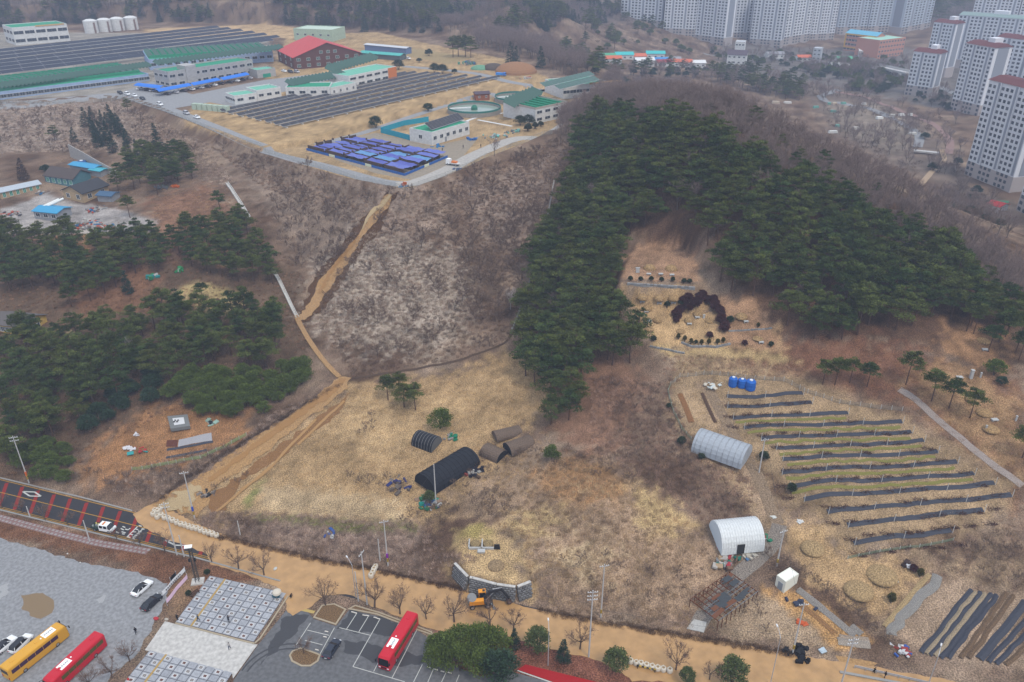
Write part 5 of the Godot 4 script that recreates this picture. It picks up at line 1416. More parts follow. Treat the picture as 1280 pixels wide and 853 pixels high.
func things_low()->void:
	var w:=paint_mat("white_paint",0.72,0.73,0.74)
	var b:=paint_mat("black_paint",0.018,0.02,0.026)
	var bl:=paint_mat("navy_paint",0.025,0.03,0.045)
	var at:=func(p: Vector2,y:=0.04)->Vector3: return Vector3(p.x,y,p.y)
	var face:=func(a: Vector2,q: Vector2)->float: return -(q-a).angle()
	car(at.call(Vector2(-76.33,-121.7)),face.call(Vector2(-76.92,-120),Vector2(-75.39,-123.5)),w,"white saloon car with black roof parked on the gravel by the banners","sedan","",b)
	car(at.call(Vector2(-72.79,-117.8)),face.call(Vector2(-73.55,-115.7),Vector2(-71.6,-120.2)),b,"black saloon car parked on the gravel beside the banners","sedan")
	car(at.call(Vector2(-96.5,-107)),face.call(Vector2(-97.36,-104.8),Vector2(-95.72,-108.9)),w,"white car with black roof cut by the picture's edge","sedan","",b)
	car(at.call(Vector2(-93.51,-107.4)),face.call(Vector2(-94.05,-104.8),Vector2(-92.75,-109.7)),w,"white car with dark windows between the yellow coach and another white car","suv","",b)
	car(at.call(Vector2(-34.1,-106.2)),face.call(Vector2(-34.63,-103.7),Vector2(-33.13,-108.3)),bl,"dark navy saloon car in a bay of the asphalt car park","sedan")
	bus(at.call(Vector2(-89.09,-104.8)),face.call(Vector2(-91.69,-99.43),Vector2(-86.35,-109.9)),paint_mat("coach_yellow",0.55,0.28,0.025),"yellow coach parked on the gravel",3.1,Color(0.05,0.02,0.045))
	bus(at.call(Vector2(-80.37,-102.2)),face.call(Vector2(-78.41,-107.4),Vector2(-82.85,-96.38)),paint_mat("coach_red",0.44,0.008,0.02),"red coach parked on the gravel beside the yellow one",2.0,Color(0.085,0.075,0.02))
	bus(at.call(Vector2(-21.49,-107.2)),face.call(Vector2(-19.06,-113),Vector2(-23.19,-101.9)),paint_mat("coach_red",0.44,0.008,0.02),"red coach parked in the asphalt car park",2.2,Color(0.03,0.02,0.02))
	pickup(at.call(Vector2(-92.48,-140)),face.call(Vector2(-95.27,-140.5),Vector2(-89.23,-139.2)))
	person(at.call(Vector2(-72.89,-110.3)),2.2,"person in black walking across the gravel lot",Color(0.015,0.015,0.018),Color(0.02,0.02,0.025))
	person(at.call(Vector2(-66.08,-113.6),0.09),1.2,"person in black taking a picture at the plaza's corner",Color(0.012,0.012,0.014),Color(0.02,0.02,0.025),"phone")
	person(at.call(Vector2(-61.9,-113.4),0.09),0.9,"person in a grey jacket on the plaza's yellow strip",Color(0.05,0.06,0.07),Color(0.02,0.02,0.03))
	person(at.call(Vector2(-55.84,-113.2),0.09),1.4,"person in a dark coat in the middle of the plaza",Color(0.02,0.02,0.025),Color(0.015,0.015,0.02),"phone")
	person(at.call(Vector2(-53.61,-106.6),0.07),1.7,"person in white top and dark trousers on the white concrete apron",Color(0.35,0.33,0.32),Color(0.02,0.03,0.06))
	person(at.call(Vector2(-45.23,-119.5),0.06),0.3,"person crouching in the mud by the plaza's corner",Color(0.03,0.02,0.018),Color(0.02,0.02,0.02),"crouch")
	var dam:=pl([-83.19,-144.9,-82.59,-145.8,-81.22,-144.6,-81.88,-143.9,-80.11,-143.7,-79.03,-143.2,-77.9,-142.7,-76.73,-142,-75.62,-141.5,-74.56,-141.1,-73.5,-140.6,-72.45,-140.2,-71.45,-140,-70.36,-139.4,-69.27,-138.9,-68.24,-138.5,-67.21,-138.1,-66.18,-137.7,-83.32,-146.2,-82.36,-146.6])
	for p in dam: bulk_bag(at.call(p,0.03),"white bulk bag in the dam across the mud stream","bulk bags damming the mud stream",1.12)
	for p in pl([-29.64,-125.3,-29.44,-126.3,-29.33,-127.2,-29.1,-127.9]): bulk_bag(at.call(p,0.03),"white bulk bag in the short row beside the flooded road's posts","bulk bags in a short row on the flooded road",1.05)
	for p in pl([22.07,-103.5,23.06,-103.1,23.92,-102.9,24.92,-102.6,25.9,-102.2,26.88,-101.9,27.88,-101.7,29.02,-101.4]): bulk_bag(at.call(p,0.03),"white bulk bag in the row closing the lower entrance","bulk bags closing the lower entrance",1.05)
	var bar:=base_thing("striped_barrier","yellow and black striped barrier below the row of bulk bags","barrier",Vector2(24.81,-101.9),0.06)
	for i in 8:
		var g:=Geo.new();g.box(Vector3(-1.6+i*0.45,0.55,0),Vector3(0.4,0.25,0.08))
		part(bar,"panel",g,mt("band_yellow",0.55,0.36,0.03,0.7) if i % 2 else mt("band_black",0.02,0.02,0.02,0.7))
	for x in [-1.6,1.6]:
		var g:=Geo.new();g.box(Vector3(x,0.28,0),Vector3(0.08,0.56,0.5))
		part(bar,"leg",g,mt("band_black",0.02,0.02,0.02,0.7))
	bar.rotation.y=-0.28
	var ct:=base_thing("hand_cart","hand cart heaped with a white bag at the plaza's corner","cart",Vector2(-48.06,-119.7),0.09)
	var cg:=Geo.new();cg.box(Vector3(0,0.55,0),Vector3(1.3,0.5,0.9),0,1.15)
	part(ct,"tub",cg,mt("cart_blue",0.03,0.10,0.13,0.6))
	var cs:=Geo.new();cs.lathe([Vector2(0.75,0.7),Vector2(0.95,1.0),Vector2(0.85,1.4),Vector2(0.5,1.65),Vector2(0,1.7)],Vector3(0.1,0,-0.2),12)
	part(ct,"bag",cs,mt("woven_white",0.74,0.67,0.56,0.9,0.0,tex_fine,0.8))
	for s in [-0.4,0.4]: wheel(ct,Vector3(0.1,0.25,s),0.25,0.08)
	var ch:=Geo.new();ch.bar(Vector3(0.6,0.6,0.3),Vector3(1.3,0.9,0.3),0.05,0.05);ch.bar(Vector3(0.6,0.6,-0.3),Vector3(1.3,0.9,-0.3),0.05,0.05)
	part(ct,"handle",ch,mt("pole_steel",0.45,0.46,0.48,0.45,0.4))
	banner(Vector2(-71.19,-119.5),Vector2(-69.13,-126.5),Color(0.72,0.76,0.78),"white banner with dark lettering by the gravel lot",true)
	banner(Vector2(-69.56,-117.4),Vector2(-67.88,-124.4),Color(0.72,0.52,0.66),"pale pink banner by the gravel lot",false)
	banner(Vector2(-70.97,-123.3),Vector2(-70.48,-125.1),Color(0.015,0.015,0.017),"small black banner beside the white one",false)
	bench(Vector2(-64.96,-120.4),0.9)
	excavator(Vector2(-6.46,-117.6))
	retaining()
	poles()
	street_trees()
	litter()

func base_thing(called: String,label: String,category: String,p: Vector2,y:=-1.0)->Node3D:
	return thing(called,label,category,Vector3(p.x,gy(p.x,p.y) if y<0 else y,p.y))

func pickup(at: Vector3,yaw: float)->void:
	var o:=thing("pickup_truck","white double-cab pickup truck with a loaded bed on the striped road","truck",at,yaw)
	var w:=paint_mat("white_paint",0.72,0.73,0.74)
	var g:=Geo.new()
	var rings:=[]
	for q in [[-0.55,0.45,1.15],[0.2,0.45,1.15],[1.9,0.4,1.12],[2.55,0.45,1.0],[2.62,0.5,0.8]]: rings.append([Vector3(q[0],q[1],-0.9),Vector3(q[0],q[2],-0.88),Vector3(q[0],q[2],0.88),Vector3(q[0],q[1],0.9)])
	loft(g,rings)
	part(o,"cab_body",g,w)
	var c:=Geo.new()
	loft(c,[[Vector3(-0.5,1.15,-0.85),Vector3(-0.5,1.15,0.85),Vector3(2.3,1.08,0.85),Vector3(2.3,1.08,-0.85)],[Vector3(-0.45,1.88,-0.75),Vector3(-0.45,1.88,0.75),Vector3(1.55,1.9,0.75),Vector3(1.55,1.9,-0.75)]])
	part(o,"windows",c,glass())
	var r:=Geo.new();r.box(Vector3(0.52,1.91,0),Vector3(2.15,0.09,1.56),0,0.94)
	part(o,"roof",r,w)
	for s in [-1,1]:
		for x in [-0.5,0.55,1.62]:
			var p:=Geo.new();p.bar(Vector3(x+0.05,1.14,s*0.86),Vector3(x-0.02,1.9,s*0.77),0.1,0.14)
			part(o,"pillar",p,w)
		for x in [-1.7,1.75]: wheel(o,Vector3(x,0.36,s*0.78),0.36,0.26)
	var wb:=Geo.new();wb.box(Vector3(0.4,2.02,0),Vector3(0.3,0.13,1.0))
	part(o,"warning_lights",wb,mt("amber_shell",0.55,0.16,0.02,0.3))
	var bed:=Geo.new()
	bed.box(Vector3(-1.65,0.72,0),Vector3(2.1,0.1,1.7))
	for s in [-1,1]: bed.box(Vector3(-1.65,0.95,s*0.83),Vector3(2.1,0.36,0.05))
	bed.box(Vector3(-2.68,0.95,0),Vector3(0.05,0.36,1.7))
	part(o,"bed",bed,mt("bed_dark",0.03,0.05,0.045,0.6))
	for k in 6:
		var l:=Geo.new();l.box(Vector3(-2.4+k*0.3,1.0,rr(-0.5,0.5)),Vector3(0.28,rr(0.3,0.55),0.45),rr(0,1))
		part(o,"cargo_box",l,mt("cargo_yellow",0.45,0.36,0.1,0.8) if k % 2 else mt("cargo_grey",0.25,0.26,0.25,0.8))

func banner(a: Vector2,b: Vector2,c: Color,label: String,words: bool)->void:
	var o:=thing("banner",label,"banner",Vector3(a.x,0,a.y))
	var d:=b-a
	var L:=d.length()
	var m:=mt("banner_cloth_%s" % c.to_html(),c.r,c.g,c.b,0.85)
	var g:=Geo.new()
	for i in 12:
		var t0:=i/12.0;var t1:=(i+1)/12.0
		var s:=Vector2(-d.y,d.x).normalized()
		var p0:=d*t0+s*sin(t0*9.0)*0.08;var p1:=d*t1+s*sin(t1*9.0)*0.08
		g.quad(Vector3(p0.x,0.7,p0.y),Vector3(p0.x,1.75,p0.y),Vector3(p1.x,1.75,p1.y),Vector3(p1.x,0.7,p1.y))
		g.quad(Vector3(p0.x-0.02,0.7,p0.y+0.02),Vector3(p1.x-0.02,0.7,p1.y+0.02),Vector3(p1.x-0.02,1.75,p1.y+0.02),Vector3(p0.x-0.02,1.75,p0.y+0.02))
	part(o,"cloth",g,m)
	for t in [0.0,1.0]:
		var p:=Geo.new();p.tube([Vector3(d.x*t,0,d.y*t),Vector3(d.x*t,2.0,d.y*t)],[0.05,0.05],6)
		part(o,"post",p,mt("pole_steel",0.45,0.46,0.48,0.45,0.4))
	if words:
		var n:=Vector2(-d.y,d.x).normalized()*0.16
		if n.y<0: n=-n
		for i in 9:
			var q:=d*(0.15+0.075*i)+n
			var t:=Geo.new()
			t.box(Vector3(q.x,1.28,q.y),Vector3(0.07,0.55,0.02),-d.angle());t.box(Vector3(q.x,1.32,q.y),Vector3(0.34,0.09,0.02),-d.angle());t.box(Vector3(q.x+d.normalized().x*0.17,1.2,q.y+d.normalized().y*0.17),Vector3(0.07,0.4,0.02),-d.angle())
			part(o,"letter",t,mt("print_black",0.02,0.02,0.022))

func bench(p: Vector2,yaw: float)->void:
	var o:=thing("bench","dark wooden bench at the plaza's edge","bench",Vector3(p.x,0.08,p.y),yaw)
	var m:=mt("bench_wood",0.07,0.04,0.03,0.7)
	for i in 4:
		var g:=Geo.new();g.box(Vector3(0,0.44,-0.22+i*0.14),Vector3(2.0,0.04,0.11));part(o,"seat_slat",g,m)
	for i in 2:
		var g:=Geo.new();g.box(Vector3(0,0.62+i*0.16,-0.3),Vector3(2.0,0.12,0.04));part(o,"back_slat",g,m)
	for x in [-0.8,0.8]:
		var g:=Geo.new();g.box(Vector3(x,0.22,0),Vector3(0.08,0.44,0.5));part(o,"leg",g,mt("black_plastic",0.015,0.015,0.016,0.5))

func excavator(p: Vector2)->void:
	var o:=thing("wheeled_excavator","orange wheeled excavator with black boom working on the flooded road","excavator",Vector3(p.x,0.06,p.y),0.12)
	var org:=paint_mat("machine_orange",0.62,0.24,0.015)
	var blk:=mt("machine_black",0.025,0.025,0.028,0.55)
	var g:=Geo.new();g.box(Vector3(0,0.85,0),Vector3(4.6,0.4,1.3));g.box(Vector3(0,1.15,0),Vector3(1.5,0.3,1.4))
	part(o,"chassis",g,blk)
	for x in [-1.6,1.5]:
		for s in [-1,1]: wheel(o,Vector3(x,0.55,s*1.0),0.55,0.5)
	for s in [-1,1]:
		var f:=Geo.new();f.bar(Vector3(2.2,0.8,s*0.5),Vector3(2.7,0.35,s*1.3),0.3,0.25);f.box(Vector3(2.75,0.12,s*1.35),Vector3(0.6,0.12,0.5))
		part(o,"outrigger",f,mt("machine_grey",0.2,0.2,0.2,0.6))
	var b:=Geo.new();b.box(Vector3(2.5,0.6,0),Vector3(0.12,0.7,2.4));part(o,"dozer_blade",b,blk)
	var h:=Geo.new();h.box(Vector3(-0.7,1.75,0.75),Vector3(3.0,0.9,1.0),0,0.95);part(o,"engine_cover",h,org)
	var d:=Geo.new();d.box(Vector3(-0.4,1.45,0),Vector3(3.4,0.35,2.4));part(o,"deck",d,blk)
	var cw:=Geo.new();cw.lathe([Vector2(1.25,1.35),Vector2(1.3,1.5),Vector2(1.3,2.15),Vector2(1.2,2.3),Vector2(0,2.32)],Vector3(-1.6,0,-0.05),14,0.75,1.0);part(o,"counterweight",cw,mt("machine_grey",0.2,0.2,0.2,0.6))
	var cg:=Geo.new();cg.box(Vector3(0.55,2.3,-0.75),Vector3(1.5,1.5,0.95),0,0.92);part(o,"cab_glass",cg,glass())
	var cf:=Geo.new()
	for x in [-0.15,1.25]:
		for z in [-1.2,-0.3]: cf.bar(Vector3(x,1.55,z),Vector3(x*0.96+0.02,3.06,z*0.98),0.1,0.1)
	part(o,"cab_frame",cf,org)
	var cr2:=Geo.new();cr2.box(Vector3(0.5,3.1,-0.75),Vector3(1.5,0.1,1.0),0,0.95)
	var rf:=part(o,"cab_roof",cr2,org)
	var hat:=Geo.new();hat.box(Vector3(0.85,3.17,-0.75),Vector3(0.5,0.04,0.6));part(rf,"roof_hatch",hat,blk)
	var bm:=Geo.new()
	bm.bar(Vector3(0.6,1.7,0.05),Vector3(2.2,3.5,0.0),0.42,0.55);bm.bar(Vector3(2.1,3.45,0),Vector3(4.6,3.6,-0.15),0.38,0.5)
	part(o,"boom",bm,blk)
	var st:=Geo.new();st.bar(Vector3(4.3,3.75,-0.15),Vector3(5.9,1.5,0.35),0.34,0.42);part(o,"stick",st,blk)
	for q in [[Vector3(1.2,1.6,0.35),Vector3(2.6,3.2,0.3)],[Vector3(1.2,1.6,-0.3),Vector3(2.6,3.2,-0.25)],[Vector3(2.6,3.95,-0.05),Vector3(4.5,4.1,-0.15)]]:
		var hy:=Geo.new();hy.tube([q[0],q[1]],[0.09,0.07],6);part(o,"ram",hy,mt("ram_steel",0.4,0.4,0.42,0.3,0.7))
	var bk:=Geo.new()
	for i in 5:
		var a:=-0.6+i*0.55
		bk.obox(Basis(Vector3(0,0,1),-a),Vector3(5.9,0.95,0.4)+Vector3(-sin(a),-cos(a),0)*0.5,Vector3(0.5,0.07,1.0))
	for s in [-0.5,0.5]: bk.lathe([Vector2(0.5,-0.03),Vector2(0.0,-0.03)],Vector3(5.9,0.95,0.4+s),3)
	part(o,"bucket",bk,mt("bucket_brown",0.1,0.06,0.045,0.8))

func retaining()->void:
	var p:=pl([-11.4,-126.2,-8.54,-122.4,-7.88,-122.3,-2.93,-120.5,0.81,-119.8,3.43,-121.2])
	var foot:=pl([-9.53,-124.3,-6.25,-121.1,0,-119.2,3.27,-120.2])
	var o:=thing("stone_retaining_wall","grey stone retaining wall with pale coping round the grave plot","wall",Vector3(p[2].x,0,p[2].y))
	var at:=o.position
	var stone:=[]
	for i in 4: stone.append(mt("wall_stone_%d" % i,0.17+0.035*i,0.17+0.035*i,0.175+0.035*i,0.9,0.0,tex_fine,0.6))
	var mesh_:=[]
	for i in 5:
		var g:=Geo.new();g.box(Vector3.ZERO,Vector3(rr(0.55,0.68),rr(0.36,0.44),0.4),rr(-0.1,0.1),rr(0.8,0.92));mesh_.append(g.mesh())
	for k in p.size()-1:
		var a:=p[k];var b:=p[k+1]
		var d:=(b-a).normalized()
		var L:=a.distance_to(b)
		var nrm:=Vector2(-d.y,d.x)
		if nrm.y<0: nrm=-nrm
		a+=nrm*0.7;b+=nrm*0.7
		var core:=Geo.new()
		var b0:=a+nrm*0.9;var b1:=b+nrm*0.9
		core.hexa([Vector3(a.x-nrm.x*0.3,0.0,a.y-nrm.y*0.3)-at,Vector3(b0.x,0.0,b0.y)-at,Vector3(b1.x,0.0,b1.y)-at,Vector3(b.x-nrm.x*0.3,0.0,b.y-nrm.y*0.3)-at,Vector3(a.x-nrm.x*0.3,3.4,a.y-nrm.y*0.3)-at,Vector3(a.x,3.4,a.y)-at,Vector3(b.x,3.4,b.y)-at,Vector3(b.x-nrm.x*0.3,3.4,b.y-nrm.y*0.3)-at])
		part(o,"mortar_core",core,mt("mortar",0.13,0.125,0.12,1.0))
		var cp:=Geo.new();cp.bar(Vector3(a.x,3.52,a.y)-at,Vector3(b.x,3.52,b.y)-at,0.6,0.22)
		part(o,"coping",cp,mt("pale_concrete",0.52,0.50,0.47,0.9))
		for row in 7:
			var y:=0.5+row*0.47
			var out:=0.9*(1.0-y/3.4)
			var n:=maxi(1,int(L/0.66))
			for i in n:
				var t:=(i+0.5+(0.25 if row % 2 else -0.2))/n
				var q:=a.lerp(b,clampf(t,0.02,0.98))+nrm*(out+0.02)
				var m:=part2(o,"stone",mesh_[rng.randi() % 5],stone[rng.randi() % 4])
				m.position=Vector3(q.x,y,q.y)-at
				m.rotation=Vector3(0.2,-d.angle(),rr(-0.12,0.12))

func poles()->void:
	var at:=func(p: Vector2)->Vector3: return g3(p)
	var list:=[]
	list.append(pole(at.call(Vector2(-118.5,-156.9)),14.0,"utility pole with a coloured sign at the edge of the striped road",2,0.3,false,"band"))
	list.append(pole(at.call(Vector2(-73.18,-143.6)),13.5,"utility pole at the side of the mud stream's mouth",1,0.3,false,"band"))
	list.append(pole(at.call(Vector2(-73.03,-132)),14.5,"leaning dark utility pole between the striped road and the verge",2,0.3))
	list.append(pole(at.call(Vector2(-26.52,-128.5)),12.5,"utility pole with a purple sign on the bank of the flooded road",1,0.3,false,"band"))
	list.append(pole(at.call(Vector2(-29.28,-117.8)),14.0,"tallest post of the cluster between flooded road and car park",1,1.2))
	pole(at.call(Vector2(-31.2,-118.7)),8.0,"slim grey post with a camera in the cluster beside the car park",0,0,false)
	pole(at.call(Vector2(-31.84,-119.5)),9.0,"brown lamp post in the cluster beside the car park",0,2.2,true)
	list.append(pole(at.call(Vector2(-17.48,-144.8)),12.0,"utility pole at the end of the long black tunnel house",0,0.3))
	list.append(pole(at.call(Vector2(14.42,-104.8)),17.0,"thick utility pole with many cross arms above the red track",3,0.1))
	list.append(pole(at.call(Vector2(17.62,-114.4)),14.0,"utility pole on the brushy bank of the flooded road",1,0.2,false,"band"))
	pole(at.call(Vector2(6.69,-102.9)),9.0,"white and brown lamp post among the car park's evergreens",0,1.6,true)
	pole(at.call(Vector2(46.81,-98.74)),12.0,"white and black lamp post in front of the flooded road",0,1.6,true)
	list.append(pole(at.call(Vector2(53.02,-105.7)),13.0,"utility pole beside the black net heap on the flooded road's bank",1,0.1,false,"band"))
	list.append(pole(at.call(Vector2(59.05,-97.72)),13.0,"utility pole at the lower end of the muddy field track",2,0.1))
	list.append(pole(at.call(Vector2(55.33,-125.5)),10.0,"utility pole leaning by the white half-round shed",1,0.4,false,"band"))
	list.append(pole(at.call(Vector2(57.28,-149.4)),9.5,"utility pole beside the grey greenhouse",1,0.2))
	pole(at.call(Vector2(75.21,-98.4)),8.0,"lamp post by the guard rail in the muddy corner",0,1.0,true)
	pole(at.call(Vector2(-60.99,-138)),4.0,"short grey post in the brush beside the dam of bags",0)
	pole(at.call(Vector2(-28.39,-129.8)),6.0,"thin pale post beside the purple-sign pole",0)
	pole(at.call(Vector2(-94.03,-136.3)),6.0,"white marker post in the verge below the pickup truck",0)
	pole(at.call(Vector2(-111.8,-144.6)),3.0,"white metal sign post in the verge of the striped road",0)
	pole(at.call(Vector2(-71.29,-131.5)),6.0,"thin brown post in the verge beside the leaning utility pole",0)
	var sp:=[[0,Color(0.6,0.12,0.02)],[3,Color(0.2,0.02,0.3)],[1,Color(0.03,0.07,0.4)]]
	for s in sp:
		var g:=Geo.new();g.tube([Vector3(0,2.3,0),Vector3(0,3.5,0)],[0.24,0.24],8)
		part(list[s[0]],"wrapped_sign",g,mt("wrap_%d" % s[0],s[1].r,s[1].g,s[1].b,0.6))
	var tops:=[]
	for o in list: tops.append(o.position)
	var nm:=["the sign pole","the pole at the stream's mouth","the leaning pole","the purple-sign pole","the cluster's tallest post","the tunnel house pole","the thick pole","the brushy bank's pole","the net heap's pole","the muddy track's pole","the half-round shed's pole","the greenhouse pole"]
	for w in [[0,1,13.0],[1,3,12.4],[3,7,12.2],[7,8,12.6],[8,9,12.5],[2,4,13.6],[4,6,13.7],[6,9,12.6],[3,5,11.6],[10,11,9.2],[8,10,9.8]]:
		wire(tops[w[0]]+Vector3(0.4,w[2],0),tops[w[1]]+Vector3(0.4,w[2],0),1.2,"black overhead wire from %s to %s" % [nm[w[0]],nm[w[1]]])
	var c:=Vector2(-65.71,-124)
	var o:=thing("camera_mast","dark lattice mast with floodlights on a pale footing by the plaza","mast",Vector3(c.x,0,c.y),0.2)
	var f:=Geo.new();f.box(Vector3(0,0.15,0),Vector3(2.6,0.3,2.0),0,0.95);part(o,"footing",f,mt("pale_concrete",0.52,0.50,0.47,0.9))
	for x in [-0.35,0.35]:
		for z in [-0.35,0.35]:
			var l:=Geo.new();l.bar(Vector3(x,0.3,z),Vector3(x*0.7,9.5,z*0.7),0.11,0.11);part(o,"leg",l,mt("mast_dark",0.06,0.055,0.05,0.6))
	for i in 12:
		var y:=0.8+i*0.72
		var k:=1.0-0.3*y/9.5
		var l:=Geo.new()
		for s in [-1,1]:
			l.bar(Vector3(-0.35*k,y,s*0.35*k),Vector3(0.35*k,y+0.6,s*0.35*k),0.06,0.06);l.bar(Vector3(s*0.35*k,y,-0.35*k),Vector3(s*0.35*k,y+0.6,0.35*k),0.06,0.06)
		part(o,"bracing",l,mt("mast_dark",0.06,0.055,0.05,0.6))
	var hd:=Geo.new();hd.box(Vector3(-0.2,9.7,0),Vector3(1.5,0.18,0.9));part(o,"white_panel",hd,mt("coach_white",0.78,0.78,0.78,0.5))
	for s in [-1,1]:
		var l:=Geo.new();l.box(Vector3(s*0.55,6.3,0.2),Vector3(0.35,0.7,0.35));part(o,"speaker",l,mt("black_plastic",0.015,0.015,0.016,0.5))
	var a:=Vector2(63.35,-102.2);var b:=Vector2(75.93,-98.4)
	var gr:=thing("guard_rail","galvanised guard rail in the muddy corner","guard rail",Vector3(a.x,0.05,a.y))
	for i in 8:
		var t:=i/7.0
		var q:=(b-a)*t
		var g:=Geo.new();g.box(Vector3(q.x,0.4,q.y),Vector3(0.12,0.8,0.12));part(gr,"post",g,mt("galvanised",0.4,0.42,0.45,0.4,0.6))
	for y in [0.45,0.75]:
		var g:=Geo.new();g.bar(Vector3(0,y,0),Vector3(b.x-a.x,y,b.y-a.y),0.07,0.2);part(gr,"rail",g,mt("galvanised",0.4,0.42,0.45,0.4,0.6))
	var wl:=Geo.new();wl.bar(Vector3(-3,0.12,0.9),Vector3(b.x-a.x,0.12,b.y-a.y+0.9),0.5,0.25);part(gr,"concrete_base",wl,mt("kerb_stone",0.36,0.35,0.33,0.9))
	person(Vector3(Vector2(66.48,-101.2).x,0.06,Vector2(66.48,-101.2).y),0.6,"person in black bending behind the guard rail",Color(0.012,0.012,0.014),Color(0.02,0.02,0.025),"crouch")
	person(Vector3(Vector2(68.1,-100.1).x,0.06,Vector2(68.1,-100.1).y),2.4,"person in black standing at the guard rail",Color(0.012,0.012,0.014),Color(0.015,0.015,0.02),"phone")

func street_trees()->void:
	for q in [[Vector2(-64.64,-129.8),0.72,"small bare street tree nearest the lattice mast"],[Vector2(-58.3,-127.7),0.95,"bare street tree in the verge above the plaza"],[Vector2(-52.4,-126),0.95,"bare street tree above the plaza's far corner"],[Vector2(-37.65,-117.6),1.0,"bare tree standing in the brown planter of the car park"],[Vector2(-27.69,-117),1.1,"bare roadside tree right beside the four bulk bags"],[Vector2(-22.33,-115.3),0.95,"bare roadside tree above the red coach"],[Vector2(-16.95,-114),0.8,"small bare roadside tree past the red coach"],[Vector2(-11.36,-113.2),1.1,"bare roadside tree behind the big evergreen hedge"],[Vector2(-4.39,-112.2),0.95,"bare roadside tree in front of the excavator"],[Vector2(0.31,-111.2),0.85,"bare roadside tree next to the excavator's bucket"],[Vector2(12.91,-106.6),1.0,"bare roadside tree by the thick utility pole"],[Vector2(30.28,-101.9),1.0,"bare roadside tree at the end of the bulk bag row"],[Vector2(36.02,-99.77),0.7,"small bare tree beside the olive evergreen"],[Vector2(-39.23,-105.5),0.6,"small bare tree on the grassy island"],[Vector2(-71.35,-103.7),0.75,"bare tree at the edge of the gravel by the lower plaza"],[Vector2(-73.07,-100.1),0.8,"bare tree at the lower edge of the gravel lot"],[Vector2(-76.06,-98.06),0.7,"bare tree at the lowest edge beside the red coach"],[Vector2(-114.1,-145.8),0.6,"leafless sapling in the verge near the striped road's start"],[Vector2(-107.4,-143.2),0.65,"leafless sapling by the footpath near the diamond mark"],[Vector2(-101.4,-141.6),0.6,"leafless sapling by the footpath in the verge's middle"],[Vector2(-88.2,-136.8),0.5,"leafless sapling in the verge below the lettering"],[Vector2(-82.18,-134.8),0.6,"leafless sapling in the verge by the red bands"],[Vector2(-76.03,-133),0.85,"leafless tree in the verge beside the leaning pole"],[Vector2(-119.7,-147.5),0.6,"leafless sapling at the picture's edge beside the road"]]:
		plant("street","street_tree",q[0],q[1]*1.22,q[2])
	for q in [[Vector2(-12.02,-104.8),1.25,"bush"],[Vector2(-9.08,-106.1),1.3,"bush"],[Vector2(-6.08,-106.6),1.25,"bush"],[Vector2(-3.02,-105.5),1.2,"bush"],[Vector2(-13.93,-106.1),1.0,"bush"],[Vector2(-9.6,-101.9),1.2,"bush"],[Vector2(-5.9,-101.5),1.2,"bush"],[Vector2(-14.12,-102.9),0.95,"bush"]]:
		plant(q[2],"hedge_tree",q[0],q[1],"bright green evergreen of the big clump beside the car park","tree","evergreens of the big clump")
	plant("dark","evergreen_tree",Vector2(-2.19,-100.1),1.5,"blue green evergreen in front of the bright green clump")
	plant("cone","evergreen_tree",Vector2(0.46,-107),0.55,"pointed evergreen next to the bright green clump")
	plant("olive","evergreen_tree",Vector2(4.84,-106.1),1.15,"blue green evergreen behind the white lamp post")
	plant("cone","evergreen_tree",Vector2(9.57,-104),0.6,"dark pointed evergreen by the red track")
	plant("olive","evergreen_tree",Vector2(19.01,-101.5),1.15,"yellowish evergreen above the bulk bag row")
	plant("olive","evergreen_tree",Vector2(31.63,-98.91),0.8,"small yellow green evergreen at the picture's lower edge")
	plant("olive","evergreen_tree",Vector2(39.71,-98.74),1.3,"wide olive evergreen at the picture's lower edge")
	plant("ball","small_shrub",Vector2(-64.47,-126.3),0.8,"small yellow green shrub at the plaza's corner","shrub")
	plant("ball","small_shrub",Vector2(-66.2,-120.2),0.8,"small green shrub beside the bench","shrub")

func litter()->void:
	var spots:=[[Vector2(-70.51,-114),Color(0.5,0.05,0.06),"red and white sack dropped at the gravel's edge",0.9],[Vector2(-50.46,-127.7),Color(0.6,0.6,0.56),"white sack lying in the verge above the plaza",0.8],[Vector2(-70,-99.77),Color(0.5,0.04,0.03),"red cone bag at the edge of the lower plaza",0.5],[Vector2(-97.03,-132.3),Color(0.65,0.65,0.62),"white scrap in the red verge",0.35],[Vector2(-92.96,-129.6),Color(0.65,0.65,0.62),"white scrap at the gravel's upper edge",0.35],[Vector2(-68.37,-113.8),Color(0.5,0.45,0.38),"square manhole slab beside the plaza",0.7]]
	for s in spots:
		var g:=Geo.new()
		g.lathe([Vector2(0.0,0.0),Vector2(0.5,0.02),Vector2(0.6,0.18),Vector2(0.4,0.36),Vector2(0.0,0.42)],Vector3.ZERO,7,1.2,0.8)
		solo("dropped_sack",s[2],"sack",g,mt("sack_%s" % s[1].to_html(),s[1].r,s[1].g,s[1].b,0.8,0.0,tex_fine,0.8),Vector3(s[0].x,0.04,s[0].y),rr(0,3)).scale=Vector3.ONE*s[3]

